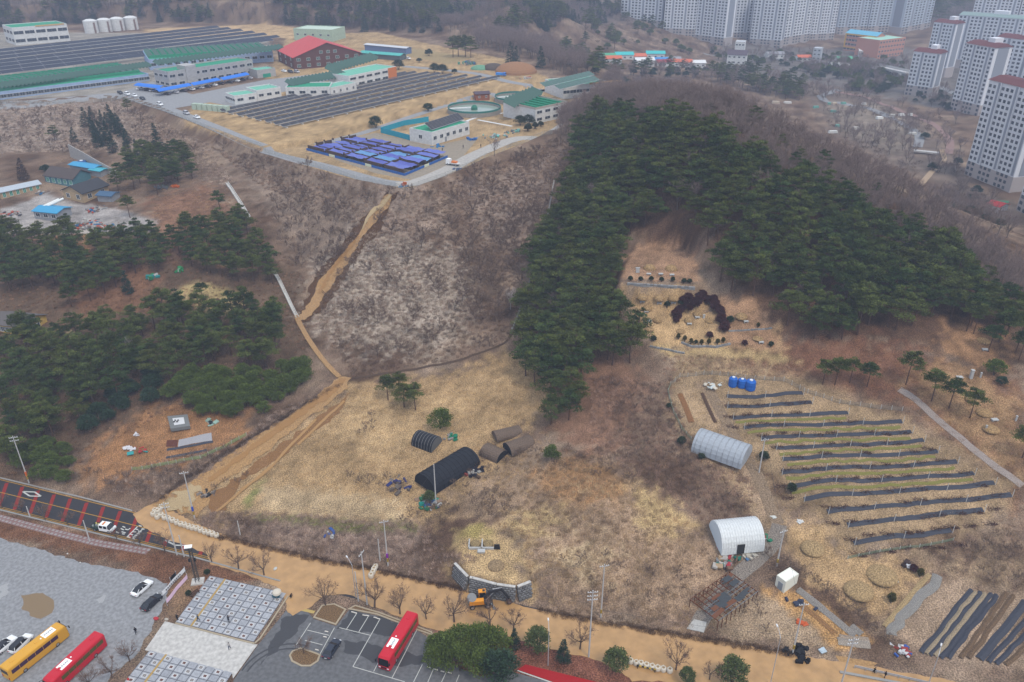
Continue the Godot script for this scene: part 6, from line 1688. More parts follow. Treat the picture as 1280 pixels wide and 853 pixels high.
# ---------------------------------------------------------------- farms, graves and houses on the slopes
func tunnel(a: Vector2,b: Vector2,w: float,h: float,m: Material,label: String,called:="tunnel_greenhouse",ribs:=0,ends: Material=null,rib_m: Material=null)->Node3D:
	var o:=thing(called,label,"greenhouse",g3(a.lerp(b,0.5),-0.15),-(b-a).angle())
	var L:=a.distance_to(b)/2
	var g:=Geo.new()
	var n:=12
	var sec:=[]
	for i in n+1:
		var t:=PI*i/n
		sec.append(Vector3(0,pow(sin(t),0.8)*h,-cos(t)*w/2))
	for s in 6:
		var x0:=lerpf(-L,L,s/6.0);var x1:=lerpf(-L,L,(s+1)/6.0)
		var sag:=0.0
		for i in n: g.quad(sec[i]+Vector3(x0,sag,0),sec[i]+Vector3(x1,0,0),sec[i+1]+Vector3(x1,0,0),sec[i+1]+Vector3(x0,sag,0))
	part(o,"cover",g,m)
	for s in [-1,1]:
		var e:=Geo.new()
		for i in n: e.tri(Vector3(s*L,0,0),sec[i]+Vector3(s*L,0,0),sec[i+1]+Vector3(s*L,0,0))
		part(o,"end_wall",e,ends if ends else m)
	for k in ribs:
		var x:=lerpf(-L,L,(k+0.5)/ribs)
		var p:=[]
		var r:=[]
		for q in sec:
			p.append(q*1.008+Vector3(x,0,0));r.append(0.05)
		var e:=Geo.new();e.tube(p,r,4,false)
		part(o,"rib",e,rib_m if rib_m else m)
	return o

func block(called: String,label: String,A: Vector2,B: Vector2,depth: float,h: float,wall: Material,roof: Material,o: Dictionary={})->Node3D:
	var d:=B-A
	var L:=d.length()
	var y0: float=o.get("y",minf(gy(A.x,A.y),gy(B.x,B.y)))
	var n:=thing(called,label,o.get("category","building"),Vector3(A.x,y0,A.y),-d.angle(),o.get("group",""))
	var g:=Geo.new()
	g.box(Vector3(L/2,h/2-0.75,-depth/2),Vector3(L,h+1.5,depth))
	part(n,"wall",g,wall)
	var kind: String=o.get("roof","flat")
	if kind=="flat":
		var r:=Geo.new();r.box(Vector3(L/2,h+0.03,-depth/2),Vector3(L-0.5,0.06,depth-0.5));part(n,"roof",r,roof)
		var ph: float=o.get("parapet",0.5)
		for q in [[Vector3(L/2,h+ph/2,-0.13),Vector3(L,ph,0.26)],[Vector3(L/2,h+ph/2,-depth+0.13),Vector3(L,ph,0.26)],[Vector3(0.13,h+ph/2,-depth/2),Vector3(0.26,ph,depth-0.52)],[Vector3(L-0.13,h+ph/2,-depth/2),Vector3(0.26,ph,depth-0.52)]]:
			var p:=Geo.new();p.box(q[0],q[1]);part(n,"parapet",p,o.get("trim",wall))
	elif kind=="gable":
		var rise: float=o.get("rise",depth*0.22)
		var e:=0.5
		var r:=Geo.new()
		for s in [0,1]:
			var z0:=e if s==0 else -depth-e
			r.hexa([Vector3(-e,h-0.15,z0),Vector3(L+e,h-0.15,z0),Vector3(L+e,h+rise,-depth/2),Vector3(-e,h+rise,-depth/2),Vector3(-e,h+0.03,z0),Vector3(L+e,h+0.03,z0),Vector3(L+e,h+rise+0.2,-depth/2),Vector3(-e,h+rise+0.2,-depth/2)])
		part(n,"roof",r,roof)
		for x in [0.01,L-0.01]:
			var t:=Geo.new();t.tri(Vector3(x,h,0),Vector3(x,h+rise,-depth/2),Vector3(x,h,-depth));part(n,"gable",t,wall)
	elif kind=="end":
		var rise: float=o.get("rise",L*0.25)
		var e:=0.6
		var r:=Geo.new()
		for s in [0,1]:
			var x0:=-e if s==0 else L+e
			r.hexa([Vector3(x0,h-0.2,e),Vector3(L/2,h+rise,e),Vector3(L/2,h+rise,-depth-e),Vector3(x0,h-0.2,-depth-e),Vector3(x0,h+0.05,e),Vector3(L/2,h+rise+0.25,e),Vector3(L/2,h+rise+0.25,-depth-e),Vector3(x0,h+0.05,-depth-e)])
		part(n,"roof",r,roof)
		var t:=Geo.new();t.tri(Vector3(0,h,0.01),Vector3(L/2,h+rise,0.01),Vector3(L,h,0.01));part(n,"gable",t,wall)
	var wm: Material=o.get("glass",mt("pane_dark",0.035,0.045,0.055,0.2))
	var fm: Material=o.get("frame",mt("frame_white",0.6,0.6,0.6,0.6))
	var rows: int=o.get("rows",0)
	var ww: float=o.get("ww",1.8);var wh: float=o.get("wh",1.3)
	var step: float=o.get("storey",h/maxf(rows,1))
	for side in ["front","right","left"]:
		var cols: int=o.get(side,0)
		var W:=L if side=="front" else depth
		for r in rows:
			for c in cols:
				var u:=W*(c+0.5)/cols
				var y:=step*r+step*0.55
				var p:=Vector3(u,y,0.0)
				var yaw:=0.0
				if side=="right": p=Vector3(L,y,-u);yaw=PI/2
				elif side=="left": p=Vector3(0,y,-depth+u);yaw=-PI/2
				var f:=part2(n,"window",_win(ww,wh,0),fm)
				f.position=p;f.rotation.y=yaw
				part2(f,"pane",_win(ww,wh,1),wm)
	if o.has("door"):
		var dr:=Geo.new();dr.box(Vector3(o.door,1.05,0.03),Vector3(o.get("door_w",1.1),2.1,0.08));part(n,"door",dr,o.get("door_m",mt("door_grey",0.22,0.24,0.26,0.6)))
	return n

var _wins:={}
func _win(w: float,h: float,k: int)->ArrayMesh:
	var key:="%.2f %.2f %d" % [w,h,k]
	if not _wins.has(key):
		var g:=Geo.new()
		if k==1: g.box(Vector3(0,0,0.03),Vector3(w,h,0.02))
		else:
			g.box(Vector3(0,h/2+0.05,0.04),Vector3(w+0.2,0.1,0.1));g.box(Vector3(0,-h/2-0.05,0.05),Vector3(w+0.24,0.1,0.14))
			g.box(Vector3(-w/2-0.05,0,0.04),Vector3(0.1,h,0.1));g.box(Vector3(w/2+0.05,0,0.04),Vector3(0.1,h,0.1));g.box(Vector3(0,0,0.035),Vector3(0.07,h,0.06))
		_wins[key]=g.mesh()
	return _wins[key]

func heap(p: Vector2,n: int,r: float,label: String,tones: Array,tall:=0.7)->void:
	var o:=thing("scrap_heap",label,"scrap",g3(p))
	for i in int(n*1.7):
		var g:=Geo.new()
		var s:=Vector3(rr(0.4,1.7),rr(0.12,tall),rr(0.3,1.1))
		var a:=rr(0,TAU)
		var d:=rng.randf()*r
		g.obox(Basis.from_euler(Vector3(rr(-0.25,0.25),rr(0,TAU),rr(-0.25,0.25))),Vector3(cos(a)*d,s.y/2,sin(a)*d),s)
		var c: Color=tones[rng.randi() % tones.size()]
		part(o,"scrap_piece",g,mt("scrap_%s" % c.to_html(false),c.r,c.g,c.b,0.7,0.0,tex_fine,0.6))

func mound(p: Vector2,r: float,h: float,label: String,c:=Color(0.37,0.255,0.13),group:="")->void:
	var g:=Geo.new()
	var pr:=[]
	for i in 8:
		var t:=PI/2*i/7.0
		pr.append(Vector2(cos(t)*r,sin(t)*h-0.12))
	g.lathe(pr,Vector3.ZERO,18)
	solo("grave_mound",label,"grave",g,mt("mound_%s" % c.to_html(false),c.r*1.25,c.g*1.25,c.b*1.25,1.0,0.0,tex_ground,0.11),g3(p),rr(0,3),group)

func slab(p: Vector2,s: Vector3,label: String,group:="",called:="stone_table",legs:=true)->void:
	var o:=thing(called,label,"stone table" if legs else "stone",g3(p),rr(-0.1,0.1),group)
	var m:=mt("granite_pale",0.55,0.55,0.54,0.7,0.0,tex_fine,0.8)
	var g:=Geo.new();g.box(Vector3(0,s.y-0.09,0),Vector3(s.x,0.18,s.z));part(o,"top",g,m)
	if legs:
		for x in [-0.35,0.35]:
			var l:=Geo.new();l.box(Vector3(x*s.x,s.y/2-0.12,0),Vector3(0.18,s.y-0.16,s.z*0.7));part(o,"foot",l,m)
	else:
		var l:=Geo.new();l.box(Vector3(0,s.y/2-0.15,0),Vector3(s.x*0.82,s.y-0.06,s.z*0.82));part(o,"shaft",l,m)

func stone_wall(p: PackedVector2Array,h: float,label: String,below:=0.5)->void:
	var o:=thing("dry_stone_wall",label,"wall",g3(p[0]))
	var ms:=[]
	for i in 3: ms.append(mt("grave_stone_%d" % i,0.24+0.05*i,0.24+0.05*i,0.24+0.05*i,0.9,0.0,tex_fine,0.6))
	var st:=Geo.new();st.box(Vector3.ZERO,Vector3(0.92,0.42,0.5),0,0.88)
	var sm:=st.mesh()
	var q:=walk(p,1.0)
	for i in q.size()-1:
		var a:=q[i].lerp(q[i+1],0.5)
		var y:=gy(a.x,a.y)
		for r in int(ceil((h+below)/0.44)):
			var s:=part2(o,"stone",sm,ms[rng.randi() % 3])
			s.position=Vector3(a.x,y-below+0.2+r*0.44,a.y)-o.position+Vector3(rr(-0.05,0.05),0,rr(-0.05,0.05))
			s.rotation=Vector3(rr(-0.06,0.06),-(q[i+1]-q[i]).angle(),rr(-0.05,0.05))

func barrel(p: Vector2,r: float,h: float,m: Material,label: String,group:="")->void:
	var o:=thing("water_tank",label,"water tank",g3(p,-0.05),0,group)
	var g:=Geo.new();g.lathe([Vector2(r,0),Vector2(r,h*0.28),Vector2(r*1.04,h*0.3),Vector2(r,h*0.33),Vector2(r,h*0.62),Vector2(r*1.04,h*0.65),Vector2(r,h*0.68),Vector2(r*0.98,h*0.9),Vector2(r*0.75,h),Vector2(0,h*1.04)],Vector3.ZERO,16);part(o,"shell",g,m)
	var c:=Geo.new();c.lathe([Vector2(r*0.35,h),Vector2(r*0.35,h*1.1),Vector2(0,h*1.11)],Vector3.ZERO,10);part(o,"lid",c,mt("lid_white",0.6,0.62,0.64,0.6))

func middle()->void:
	var black:=mt("shade_net",0.022,0.024,0.03,0.75,0.0,tex_fine,0.5)
	tunnel(Vector2(-20.57,-150.2),Vector2(-10.28,-161.1),7.2,3.6,black,"long black netted tunnel house in the fallow field","tunnel_greenhouse",12)
	tunnel(Vector2(-24.29,-168.5),Vector2(-18.95,-165.5),5.0,3.0,black,"small black netted tunnel house beside the leafy trees","tunnel_greenhouse",7,mt("shade_open",0.1,0.1,0.1),mt("hoop_pale",0.2,0.2,0.2))
	var thatch:=mt("dry_thatch",0.20,0.145,0.11,1.0,0.0,tex_ground,0.2)
	tunnel(Vector2(-6.78,-163.5),Vector2(-2.36,-160.2),4.6,2.2,thatch,"low brown thatched tunnel behind the black one","thatched_tunnel",0,mt("shade_net",0.02,0.02,0.02))
	tunnel(Vector2(-1.19,-161.8),Vector2(4.8,-165.2),4.6,2.2,thatch,"low brown thatched tunnel at the foot of the pines","thatched_tunnel",0,mt("shade_net",0.02,0.02,0.02))
	tunnel(Vector2(-4.46,-167.4),Vector2(2.04,-170),4.0,1.6,thatch,"collapsed brown tunnel uphill of the black tunnel house","thatched_tunnel")
	heap(Vector2(-9.26,-155.5),12,2.5,"scrap and black crates along the long tunnel house",[Color(0.02,0.02,0.03),Color(0.4,0.38,0.35),Color(0.12,0.08,0.06),Color(0.4,0.06,0.05)])
	heap(Vector2(-19.46,-146.2),22,3.0,"colourful rubbish heap below the long tunnel house",[Color(0.05,0.2,0.1),Color(0.5,0.5,0.48),Color(0.06,0.12,0.3),Color(0.3,0.2,0.14),Color(0.03,0.3,0.25),Color(0.2,0.16,0.12)])
	heap(Vector2(-27.07,-152.3),12,3.5,"grey boards and blue tubs before the long tunnel house",[Color(0.16,0.13,0.11),Color(0.03,0.04,0.16),Color(0.2,0.17,0.15)])
	heap(Vector2(-15.93,-168.7),9,2.0,"scrap with a green tarp between the tunnel houses",[Color(0.02,0.22,0.12),Color(0.3,0.28,0.26),Color(0.45,0.44,0.42)])
	heap(Vector2(-72.29,-149.9),9,2.0,"rocks and a dark pipe on the silt beside the stream",[Color(0.2,0.17,0.15),Color(0.3,0.26,0.23),Color(0.03,0.03,0.03)],0.9)
	heap(Vector2(-40.55,-136.9),5,1.6,"blue pipes lying in the brush above the flooded road",[Color(0.03,0.1,0.35),Color(0.5,0.5,0.5)],0.3)
	plant("olive","evergreen_tree",Vector2(-19.06,-145.9),0.7,"small dark evergreen at the end of the long tunnel house")
	plant("pine","field_pine",Vector2(-33.66,-185.4),0.8,"outermost green pine of the clump in the fallow field")
	plant("pine","field_pine",Vector2(-29.13,-182.3),0.85,"middle green pine of the clump in the fallow field")
	plant("pine","field_pine",Vector2(-25.72,-180.7),0.85,"blue green pine of the clump in the fallow field")
	plant("pine","field_pine",Vector2(-30.89,-188),0.8,"rear green pine of the clump in the fallow field")
	plant("bush","leafy_tree",Vector2(-18.67,-172.6),1.25,"yellow green leafy tree beside the small tunnel house")
	plant("bush","leafy_tree",Vector2(9.64,-157),0.8,"yellow green shrub at the foot of the pine wood")
	plant("pale","pale_tree",Vector2(-0.5,-224.2),0.9,"pale leafless tree at the wood's edge on the bank")
	plant("pale","pale_tree",Vector2(-108.1,-197),1.0,"pale leafless tree among the pines of the wooded slope")
	plant("bare","bank_tree",Vector2(-15.28,-284.4),0.95,"leafless tree on the bank below the works' road")
	plant("bare","bank_tree",Vector2(-7.1,-320.2),0.9,"leafless tree at the edge of the works' road")
	plant("bare","bank_tree",Vector2(25.1,-391),1.1,"tall leafless tree beside the works' white hall")
	var tp:=Vector2(-6.52,-130.8)
	var tb:=thing("family_tomb","family tomb with pale stone borders, altar and black stele","tomb",g3(tp))
	var gp:=mt("granite_pale",0.55,0.55,0.54,0.7,0.0,tex_fine,0.8)
	for x in [-1.4,1.4]:
		var mg:=Geo.new();mg.lathe([Vector2(1.2,0),Vector2(1.05,0.5),Vector2(0.6,0.85),Vector2(0,0.95)],Vector3(x,0,-0.6),14);part(tb,"mound",mg,mt("mound_dry",0.36,0.26,0.13,1.0,0.0,tex_ground,0.14))
		for q in [[Vector3(x-1.3,0.3,-0.6),Vector3(0.25,0.6,2.6)],[Vector3(x,0.3,0.75),Vector3(2.5,0.6,0.25)]]:
			var bg:=Geo.new();bg.box(q[0],q[1]);part(tb,"border_stone",bg,gp)
	var al:=Geo.new();al.box(Vector3(0,0.45,1.7),Vector3(1.6,0.3,0.95));al.box(Vector3(0,0.15,1.7),Vector3(1.3,0.3,0.7));part(tb,"altar",al,gp)
	var sl:=Geo.new();sl.box(Vector3(3.3,0.75,0.6),Vector3(1.2,0.9,0.25));sl.box(Vector3(3.3,0.15,0.6),Vector3(1.4,0.3,0.5));part(tb,"stele",sl,mt("stele_black",0.02,0.02,0.022,0.25))
	mound(Vector2(-3.33,-125.1),1.8,0.9,"round dry mound in front of the family tomb",Color(0.30,0.21,0.12))
	var film:=mt("mulch_film",0.05,0.053,0.068,0.45,0.0,tex_grime,0.4)
	var rows:=[pl([55,-174,73.9,-173.2]),pl([54.29,-170.5,75.19,-169.9]),pl([54.91,-166.8,82.84,-166]),pl([56.86,-163.3,94.54,-162]),pl([59.91,-159.2,95.62,-158.8]),pl([62.57,-155.5,97.24,-155.9]),pl([63.23,-152.3,98.86,-152.2]),pl([62.13,-148.6,101.9,-148.8]),pl([62.83,-145,104,-145.1]),pl([65.18,-141.3,107.1,-142.1]),pl([69.28,-137.4,109.4,-139]),pl([72.43,-133.8,102.2,-136]),pl([72.45,-129.6,93.55,-131.4])]
	var ord:=["topmost","second","third","fourth","fifth","sixth","seventh","eighth","ninth","tenth","eleventh","twelfth","lowest"]
	var vine:=brush_patch(60,0.9,0.8,1.4,0.09)
	var pt:=Geo.new();pt.box(Vector3(0,1.0,0),Vector3(0.09,2.2,0.09))
	var ptm:=pt.mesh()
	for k in rows.size():
		var r: PackedVector2Array=rows[k]
		solo("mulch_strip","dark plastic mulch strip, %s row of the vineyard" % ord[k],"mulch strip",ribbon(ragged_line(r,0.12),1.15,0.1,1.2,null,0.1),film,Vector3.ZERO,0,"mulch strips of the vineyard")
		if k>1 and k<9: struct("grass_strip",ribbon(ragged_line(PackedVector2Array([r[0]+Vector2(0.5,1.7),r[1]+Vector2(-1,1.6)]),0.3),0.85,0.07,1.2),mt("weedy_green",0.27,0.25,0.07,1.0,0.0,tex_ground,0.3))
		var w:=walk(r,4.2)
		for i in w.size():
			if rng.randf()<0.78:
				var q:=w[i]+Vector2(rr(-0.8,0.8),3.0+rr(-0.4,0.4))
				var v:=solo("pruned_vine","dark pruned vine lying between the vineyard's mulch strips","vine",vine,mt("vine_bark",0.075,0.04,0.033,1.0),g3(q),rr(-0.3,0.3),"pruned vines of the vineyard")
				v.scale=Vector3(1.9,0.7,0.8)
		w=walk(r,11.0)
		for i in w.size():
			var v:=solo("vineyard_post","thin pale post standing in a vineyard row","post",ptm,mt("post_pale",0.45,0.44,0.42,0.7),g3(w[i]+Vector2(0,0.6)),0,"vineyard posts")
		if k % 3==1: wire(g3(r[0]+Vector2(0,0.6),2.0),g3(r[1]+Vector2(0,0.6),2.0),0.1,"thin training wire along the %s vineyard row" % ord[k],0.012)
	struct("field_track",ribbon(pl([50.88,-179.5,51.61,-173.3,53.13,-165.9,54.65,-157.7,56.57,-149.5,57.53,-143.5,57.88,-139,58.67,-135.8]),2.6,0.06,1.2),mt("track_soil",0.33,0.235,0.155,1.0,0.0,tex_ground,0.12))
	struct("field_track",ribbon(pl([58.67,-135.8,55.79,-131.1,51.44,-127.3,46.34,-123.3,42.07,-118.7,38.03,-114.5,35.86,-111.3]),3.2,0.08,1.2),mt("track_grey",0.30,0.255,0.215,1.0,0.0,tex_ground,0.12))
	struct("stony_path",ribbon(pl([97.23,-171.5,100.4,-166.8,102.8,-160.8,105.6,-154.2,108.8,-147.2,112.6,-140.7]),1.8,0.08,1.2),mt("path_stone",0.42,0.35,0.31,1.0,0.0,tex_ground,0.25))
	struct("tilled_bed",ribbon(pl([43.1,-174.9,43.85,-170.7,44.57,-165.5]),1.5,0.1,1.0,null,0.25),mt("tilled_soil",0.31,0.155,0.07,1.0,0.0,tex_ground,0.2))
	struct("tilled_bed",ribbon(pl([48.94,-175.4,49.7,-170.7,50.5,-165.5]),0.9,0.12,1.0,null,0.2),mt("dark_soil",0.075,0.045,0.03,1.0))
	fence(pl([41.03,-177.6,40.09,-175.4,40.52,-168.8,41.7,-163.7,43.46,-160.1]),1.0,"low netting fence round the vegetable garden",mt("net_green",0.16,0.19,0.13,0.8))
	fence(pl([41.03,-177.6,44.02,-180.8,50.35,-181.2,58.48,-180.1,70.12,-177.3,75.05,-173,81.84,-169.1,95.61,-165]),1.2,"netting fence along the vineyard's upper edge",mt("net_grey",0.23,0.2,0.16,0.8))
	fence(pl([69.93,-125.8,76.88,-126.9,85.53,-127.9,92.94,-129]),0.8,"green netting along the vineyard's lower edge",mt("net_green",0.16,0.19,0.13,0.8))
	var grey_film:=mt("film_grey",0.36,0.39,0.43,0.4,0.0,tex_grime,0.25)
	tunnel(Vector2(44.92,-159.6),Vector2(55.06,-152.6),7.5,4.2,grey_film,"grey plastic greenhouse beside the vineyard track","plastic_greenhouse",9,grey_film,mt("hoop_steel",0.3,0.31,0.33,0.4,0.5))
	var st:=tunnel(Vector2(43.68,-131.8),Vector2(53.04,-133.1),8.0,5.0,mt("shed_white",0.66,0.68,0.68,0.5,0.0,tex_grime,0.3),"white half-round corrugated shed","half_round_shed",16,mt("shed_end",0.5,0.56,0.6,0.6),mt("shed_rib",0.6,0.62,0.62,0.5))
	var dr:=Geo.new();dr.box(Vector3(-0.6,1.3,4.02),Vector3(1.6,2.4,0.15));part(st,"door",dr,mt("door_dark",0.03,0.03,0.03))
	block("white_hut","white prefabricated hut with flat white roof",Vector2(53.82,-121.1),Vector2(55.1,-119.2),4.0,3.0,mt("hut_wall",0.62,0.62,0.54,0.7),mt("hut_roof",0.78,0.77,0.72,0.6),{"parapet": 0.12,"category": "hut","door": 1.2})
	heap(Vector2(44.73,-127.6),26,3.2,"red and green scrap in front of the white half-round shed",[Color(0.4,0.05,0.06),Color(0.03,0.2,0.15),Color(0.5,0.46,0.42),Color(0.2,0.12,0.08),Color(0.45,0.32,0.2),Color(0.3,0.3,0.3)])
	heap(Vector2(50.13,-128.9),9,1.8,"stack of pale boards beside the shed's door",[Color(0.62,0.58,0.5),Color(0.55,0.5,0.42),Color(0.1,0.2,0.35)],0.5)
	heap(Vector2(54.18,-132.9),14,1.8,"scrap with a green tarp behind the half-round shed",[Color(0.02,0.22,0.12),Color(0.02,0.02,0.03),Color(0.45,0.42,0.4),Color(0.35,0.05,0.05)])
	heap(Vector2(81.64,-124.1),7,1.6,"white sack and dark shrub cuttings above the ploughed field",[Color(0.7,0.72,0.75),Color(0.06,0.035,0.03),Color(0.06,0.035,0.03)])
	heap(Vector2(73.1,-105.8),8,2.0,"blue and white tarps at the end of the dark hedge",[Color(0.05,0.12,0.4),Color(0.7,0.7,0.7),Color(0.35,0.06,0.05)])
	heap(Vector2(58.17,-117.2),6,3.0,"dark tubs lying in the grass by the white hut",[Color(0.07,0.045,0.035),Color(0.05,0.06,0.1)],0.5)
	heap(Vector2(56.65,-112),3,0.8,"orange sack in the grass below the white hut",[Color(0.6,0.12,0.04)],0.4)
	heap(Vector2(58.94,-106.4),3,0.9,"pale blue sheet at the edge of the muddy water",[Color(0.55,0.65,0.72)],0.3)
	heap(Vector2(54.02,-105.5),16,2.6,"heap of black nets on the flooded road's bank",[Color(0.012,0.012,0.014),Color(0.02,0.02,0.022)],0.9)
	heap(Vector2(63.35,-135.6),3,1.2,"white sheet beside the vineyard's lowest corner",[Color(0.72,0.72,0.7)],0.15)
	heap(Vector2(57.98,-138),2,0.8,"white board leaning beside the farm track",[Color(0.7,0.71,0.66)],0.2)
	heap(Vector2(52.47,-177.9),8,3.0,"white pipes and boards beside the blue tanks",[Color(0.6,0.66,0.66),Color(0.68,0.62,0.52)],0.2)
	var blue:=mt("tank_blue",0.015,0.10,0.38,0.45)
	barrel(Vector2(57.14,-177.5),1.1,2.4,blue,"white-topped blue water tank of the three above the vineyard")
	barrel(Vector2(59.32,-177.1),1.1,2.2,blue,"middle blue water tank of the three above the vineyard")
	barrel(Vector2(61.43,-176.4),1.3,2.5,blue,"largest blue water tank of the three above the vineyard")
	for q in [[Vector2(45.93,-155.7),0.9],[Vector2(44.91,-154.3),0.8],[Vector2(40.96,-159.1),1.0],[Vector2(39.58,-170.6),0.6],[Vector2(59.17,-152.9),1.1],[Vector2(63.2,-143.7),1.1]]: plant("ball","garden_shrub",q[0],q[1]*1.3,"round dark green shrub near the grey greenhouse","shrub","round shrubs near the grey greenhouse")
	var ta:=Vector2(35.52,-116.4);var tb2:=Vector2(45.16,-124);var td:=Vector2(37.57,-113.8)
	var tr:=thing("rusty_trellis","rusty trellis frame over dark nets by the farm track","trellis",g3(ta),-(tb2-ta).angle())
	var TL:=ta.distance_to(tb2);var TW:=7.0
	for i in 10:
		var x:=TL*i/9.0
		var g:=Geo.new();g.bar(Vector3(x,2.1,0),Vector3(x,2.1,TW),0.14,0.14);part(tr,"rafter",g,mt("rust",0.16,0.055,0.025,0.9,0.0,tex_fine,0.8))
		for z in [0.0,TW]:
			var p:=Geo.new();p.box(Vector3(x,0.8,z),Vector3(0.12,2.6,0.12));part(tr,"post",p,mt("rust",0.16,0.055,0.025,0.9))
	for j in 9:
		var g:=Geo.new();g.bar(Vector3(0,2.24,TW*j/8.0),Vector3(TL,2.24,TW*j/8.0),0.09,0.09);part(tr,"purlin",g,mt("rust",0.16,0.055,0.025,0.9) if j<4 else mt("net_steel",0.14,0.16,0.18,0.7))
	for i in 14:
		var g:=Geo.new();g.box(Vector3(rr(1,TL-1),2.34+0.03*i/14.0,rr(0.8,TW-0.8)),Vector3(rr(1.2,3.5),0.02,rr(0.6,1.4)),rr(-0.1,0.1));part(tr,"net_sheet",g,mt("net_dark",0.05,0.055,0.06,0.9) if i % 3 else mt("net_rust",0.13,0.055,0.03,0.9))
	struct("concrete_ramp",drape(pl([34.03,-111.5,37.28,-110.6,38.41,-113.2,35.99,-113.8]),0.14,1.2),mt("concrete",0.42,0.41,0.39,0.9))
	var bank:=mt("furrow_soil",0.20,0.13,0.08,1.0,0.0,tex_ground,0.2)
	var fm:=[film,mt("straw_mulch",0.42,0.33,0.22,1.0,0.0,tex_ground,0.25),bank]
	var fr:=[pl([92.32,-118.5,77.02,-105.4]),pl([93.11,-118.1,77.77,-105.1]),pl([93.96,-117.9,78.38,-104.8]),pl([94.96,-117.7,79.34,-104.6]),pl([95.96,-117.5,80.31,-104.4]),pl([96.95,-117.2,81.64,-104.4]),pl([99,-117.6,83.91,-104.2]),pl([99.86,-116.8,85.14,-104]),pl([101.5,-115.2,87.17,-103.9]),pl([101.1,-112.6,88.28,-103.2]),pl([100.7,-110.3,89.67,-102.8]),pl([100.1,-107.9,91.18,-102.3])]
	var fk:=[0,1,0,1,0,0,2,2,0,0,0,2]
	for k in fr.size(): solo("crop_ridge","long raised crop ridge, number %s from the pale debris row" % ["one","two","three","four","five","six","seven","eight","nine","ten","eleven","twelve"][k],"crop row",ribbon(ragged_line(fr[k],0.15),1.5 if k==8 else 0.95,0.08,1.0,null,0.3),fm[fk[k]],Vector3.ZERO,0,"crop ridges of the ploughed field")
	solo("debris_row","pale row of torn plastic along the ploughed field","crop row",ribbon(ragged_line(pl([86.43,-121.3,81.39,-117,76.21,-112.6,72.47,-109.3]),0.5),1.9,0.08,1.0,null,0.2),mt("torn_film",0.5,0.47,0.43,0.8,0.0,grain(61,0.05,0.25,1.0,512,4),0.25))
	solo("debris_row","yellowish bare strip beside the row of torn plastic","crop row",ribbon(pl([85.43,-122,80,-117.6,75.34,-113.6,72.11,-110.8]),1.0,0.06,1.0,null,0.15),mt("bare_strip",0.46,0.33,0.17,1.0,0.0,tex_ground,0.2))
	for q in [[pl([58.19,-120,60.69,-116.6,63.35,-112.7,66,-109.1]),1.5,"grey covered garden bed running from the white hut",Color(0.32,0.29,0.26)],[pl([57.6,-116.8,59.83,-113.8,62.26,-109.8]),1.1,"orange earth bed beside the grey covered bed",Color(0.36,0.19,0.08)],[pl([62.3,-108.1,67.99,-107]),1.9,"pale covered bed at the foot of the garden",Color(0.40,0.34,0.28)],[pl([62.94,-109.1,68.05,-108]),1.0,"narrow pale bed at the foot of the garden",Color(0.42,0.33,0.25)],[pl([65.99,-111.3,67.26,-109.2]),1.4,"short grey bed beside the dark hedge",Color(0.31,0.28,0.25)]]:
		solo("garden_bed",q[2],"garden bed",ribbon(q[0],q[1],0.1,1.0,null,0.18),mt("bed_%s" % q[3].to_html(false),q[3].r,q[3].g,q[3].b,1.0,0.0,tex_ground,0.2))
	for q in walk(pl([59.27,-123.7,61.44,-121.8,63.65,-118.6,66.47,-115.1,69.14,-111.5,71.43,-108.1,71.98,-106.8]),2.4): plant("shrub","ditch_shrub",q+Vector2(rr(-0.4,0.4),rr(-0.4,0.4)),rr(0.6,0.85),"dark leafless shrub of the hedge along the garden ditch","shrub","shrubs of the dark hedge along the ditch")
	for q in [[Vector2(63.98,-129.4),2.6,1.1,"low grassy mound nearest the white half-round shed"],[Vector2(75.6,-121.8),3.2,1.2,"large grassy mound with a small grey stone"],[Vector2(69.84,-118.6),3.0,1.1,"grassy mound nearest the dark garden hedge"]]: mound(q[0],q[1],q[2],q[3])
	slab(Vector2(77.45,-120.2),Vector3(1.4,0.5,0.9),"small grey stone table beside the large grassy mound")
	plant("tip","brown_shrub",Vector2(75.21,-115.9),1.3,"brown clipped shrub at the corner of the mound lawn","shrub")
	plant("tip","brown_shrub",Vector2(83.14,-121.5),1.1,"brown clipped shrub beside the pale debris row","shrub")
	plant("maroon","red_shrub",Vector2(82.31,-122.8),1.1,"dark red shrub above the ploughed field","shrub")
	graves()
	yard()

func ragged_line(p: PackedVector2Array,amp: float)->PackedVector2Array:
	var q:=walk(p,2.0)
	for i in q.size(): q[i]+=Vector2(rr(-amp,amp),rr(-amp,amp))
	return q

func fence(p: PackedVector2Array,h: float,label: String,m: Material,gap:=2.5)->void:
	var o:=thing("netting_fence",label,"fence",g3(p[0]))
	var q:=walk(p,gap)
	var pg:=Geo.new();pg.box(Vector3(0,h/2,0),Vector3(0.09,h+0.3,0.09))
	var pm:=pg.mesh()
	for i in q.size():
		var s:=part2(o,"post",pm,mt("post_pale",0.45,0.44,0.42,0.7))
		s.position=g3(q[i])-o.position
		if i<q.size()-1:
			for k in 4:
				var y:=h*(k+0.6)/4.2
				var g:=Geo.new();g.bar(g3(q[i],y)-o.position,g3(q[i+1],y)-o.position,0.03,0.1)
				part(o,"strand",g,m)

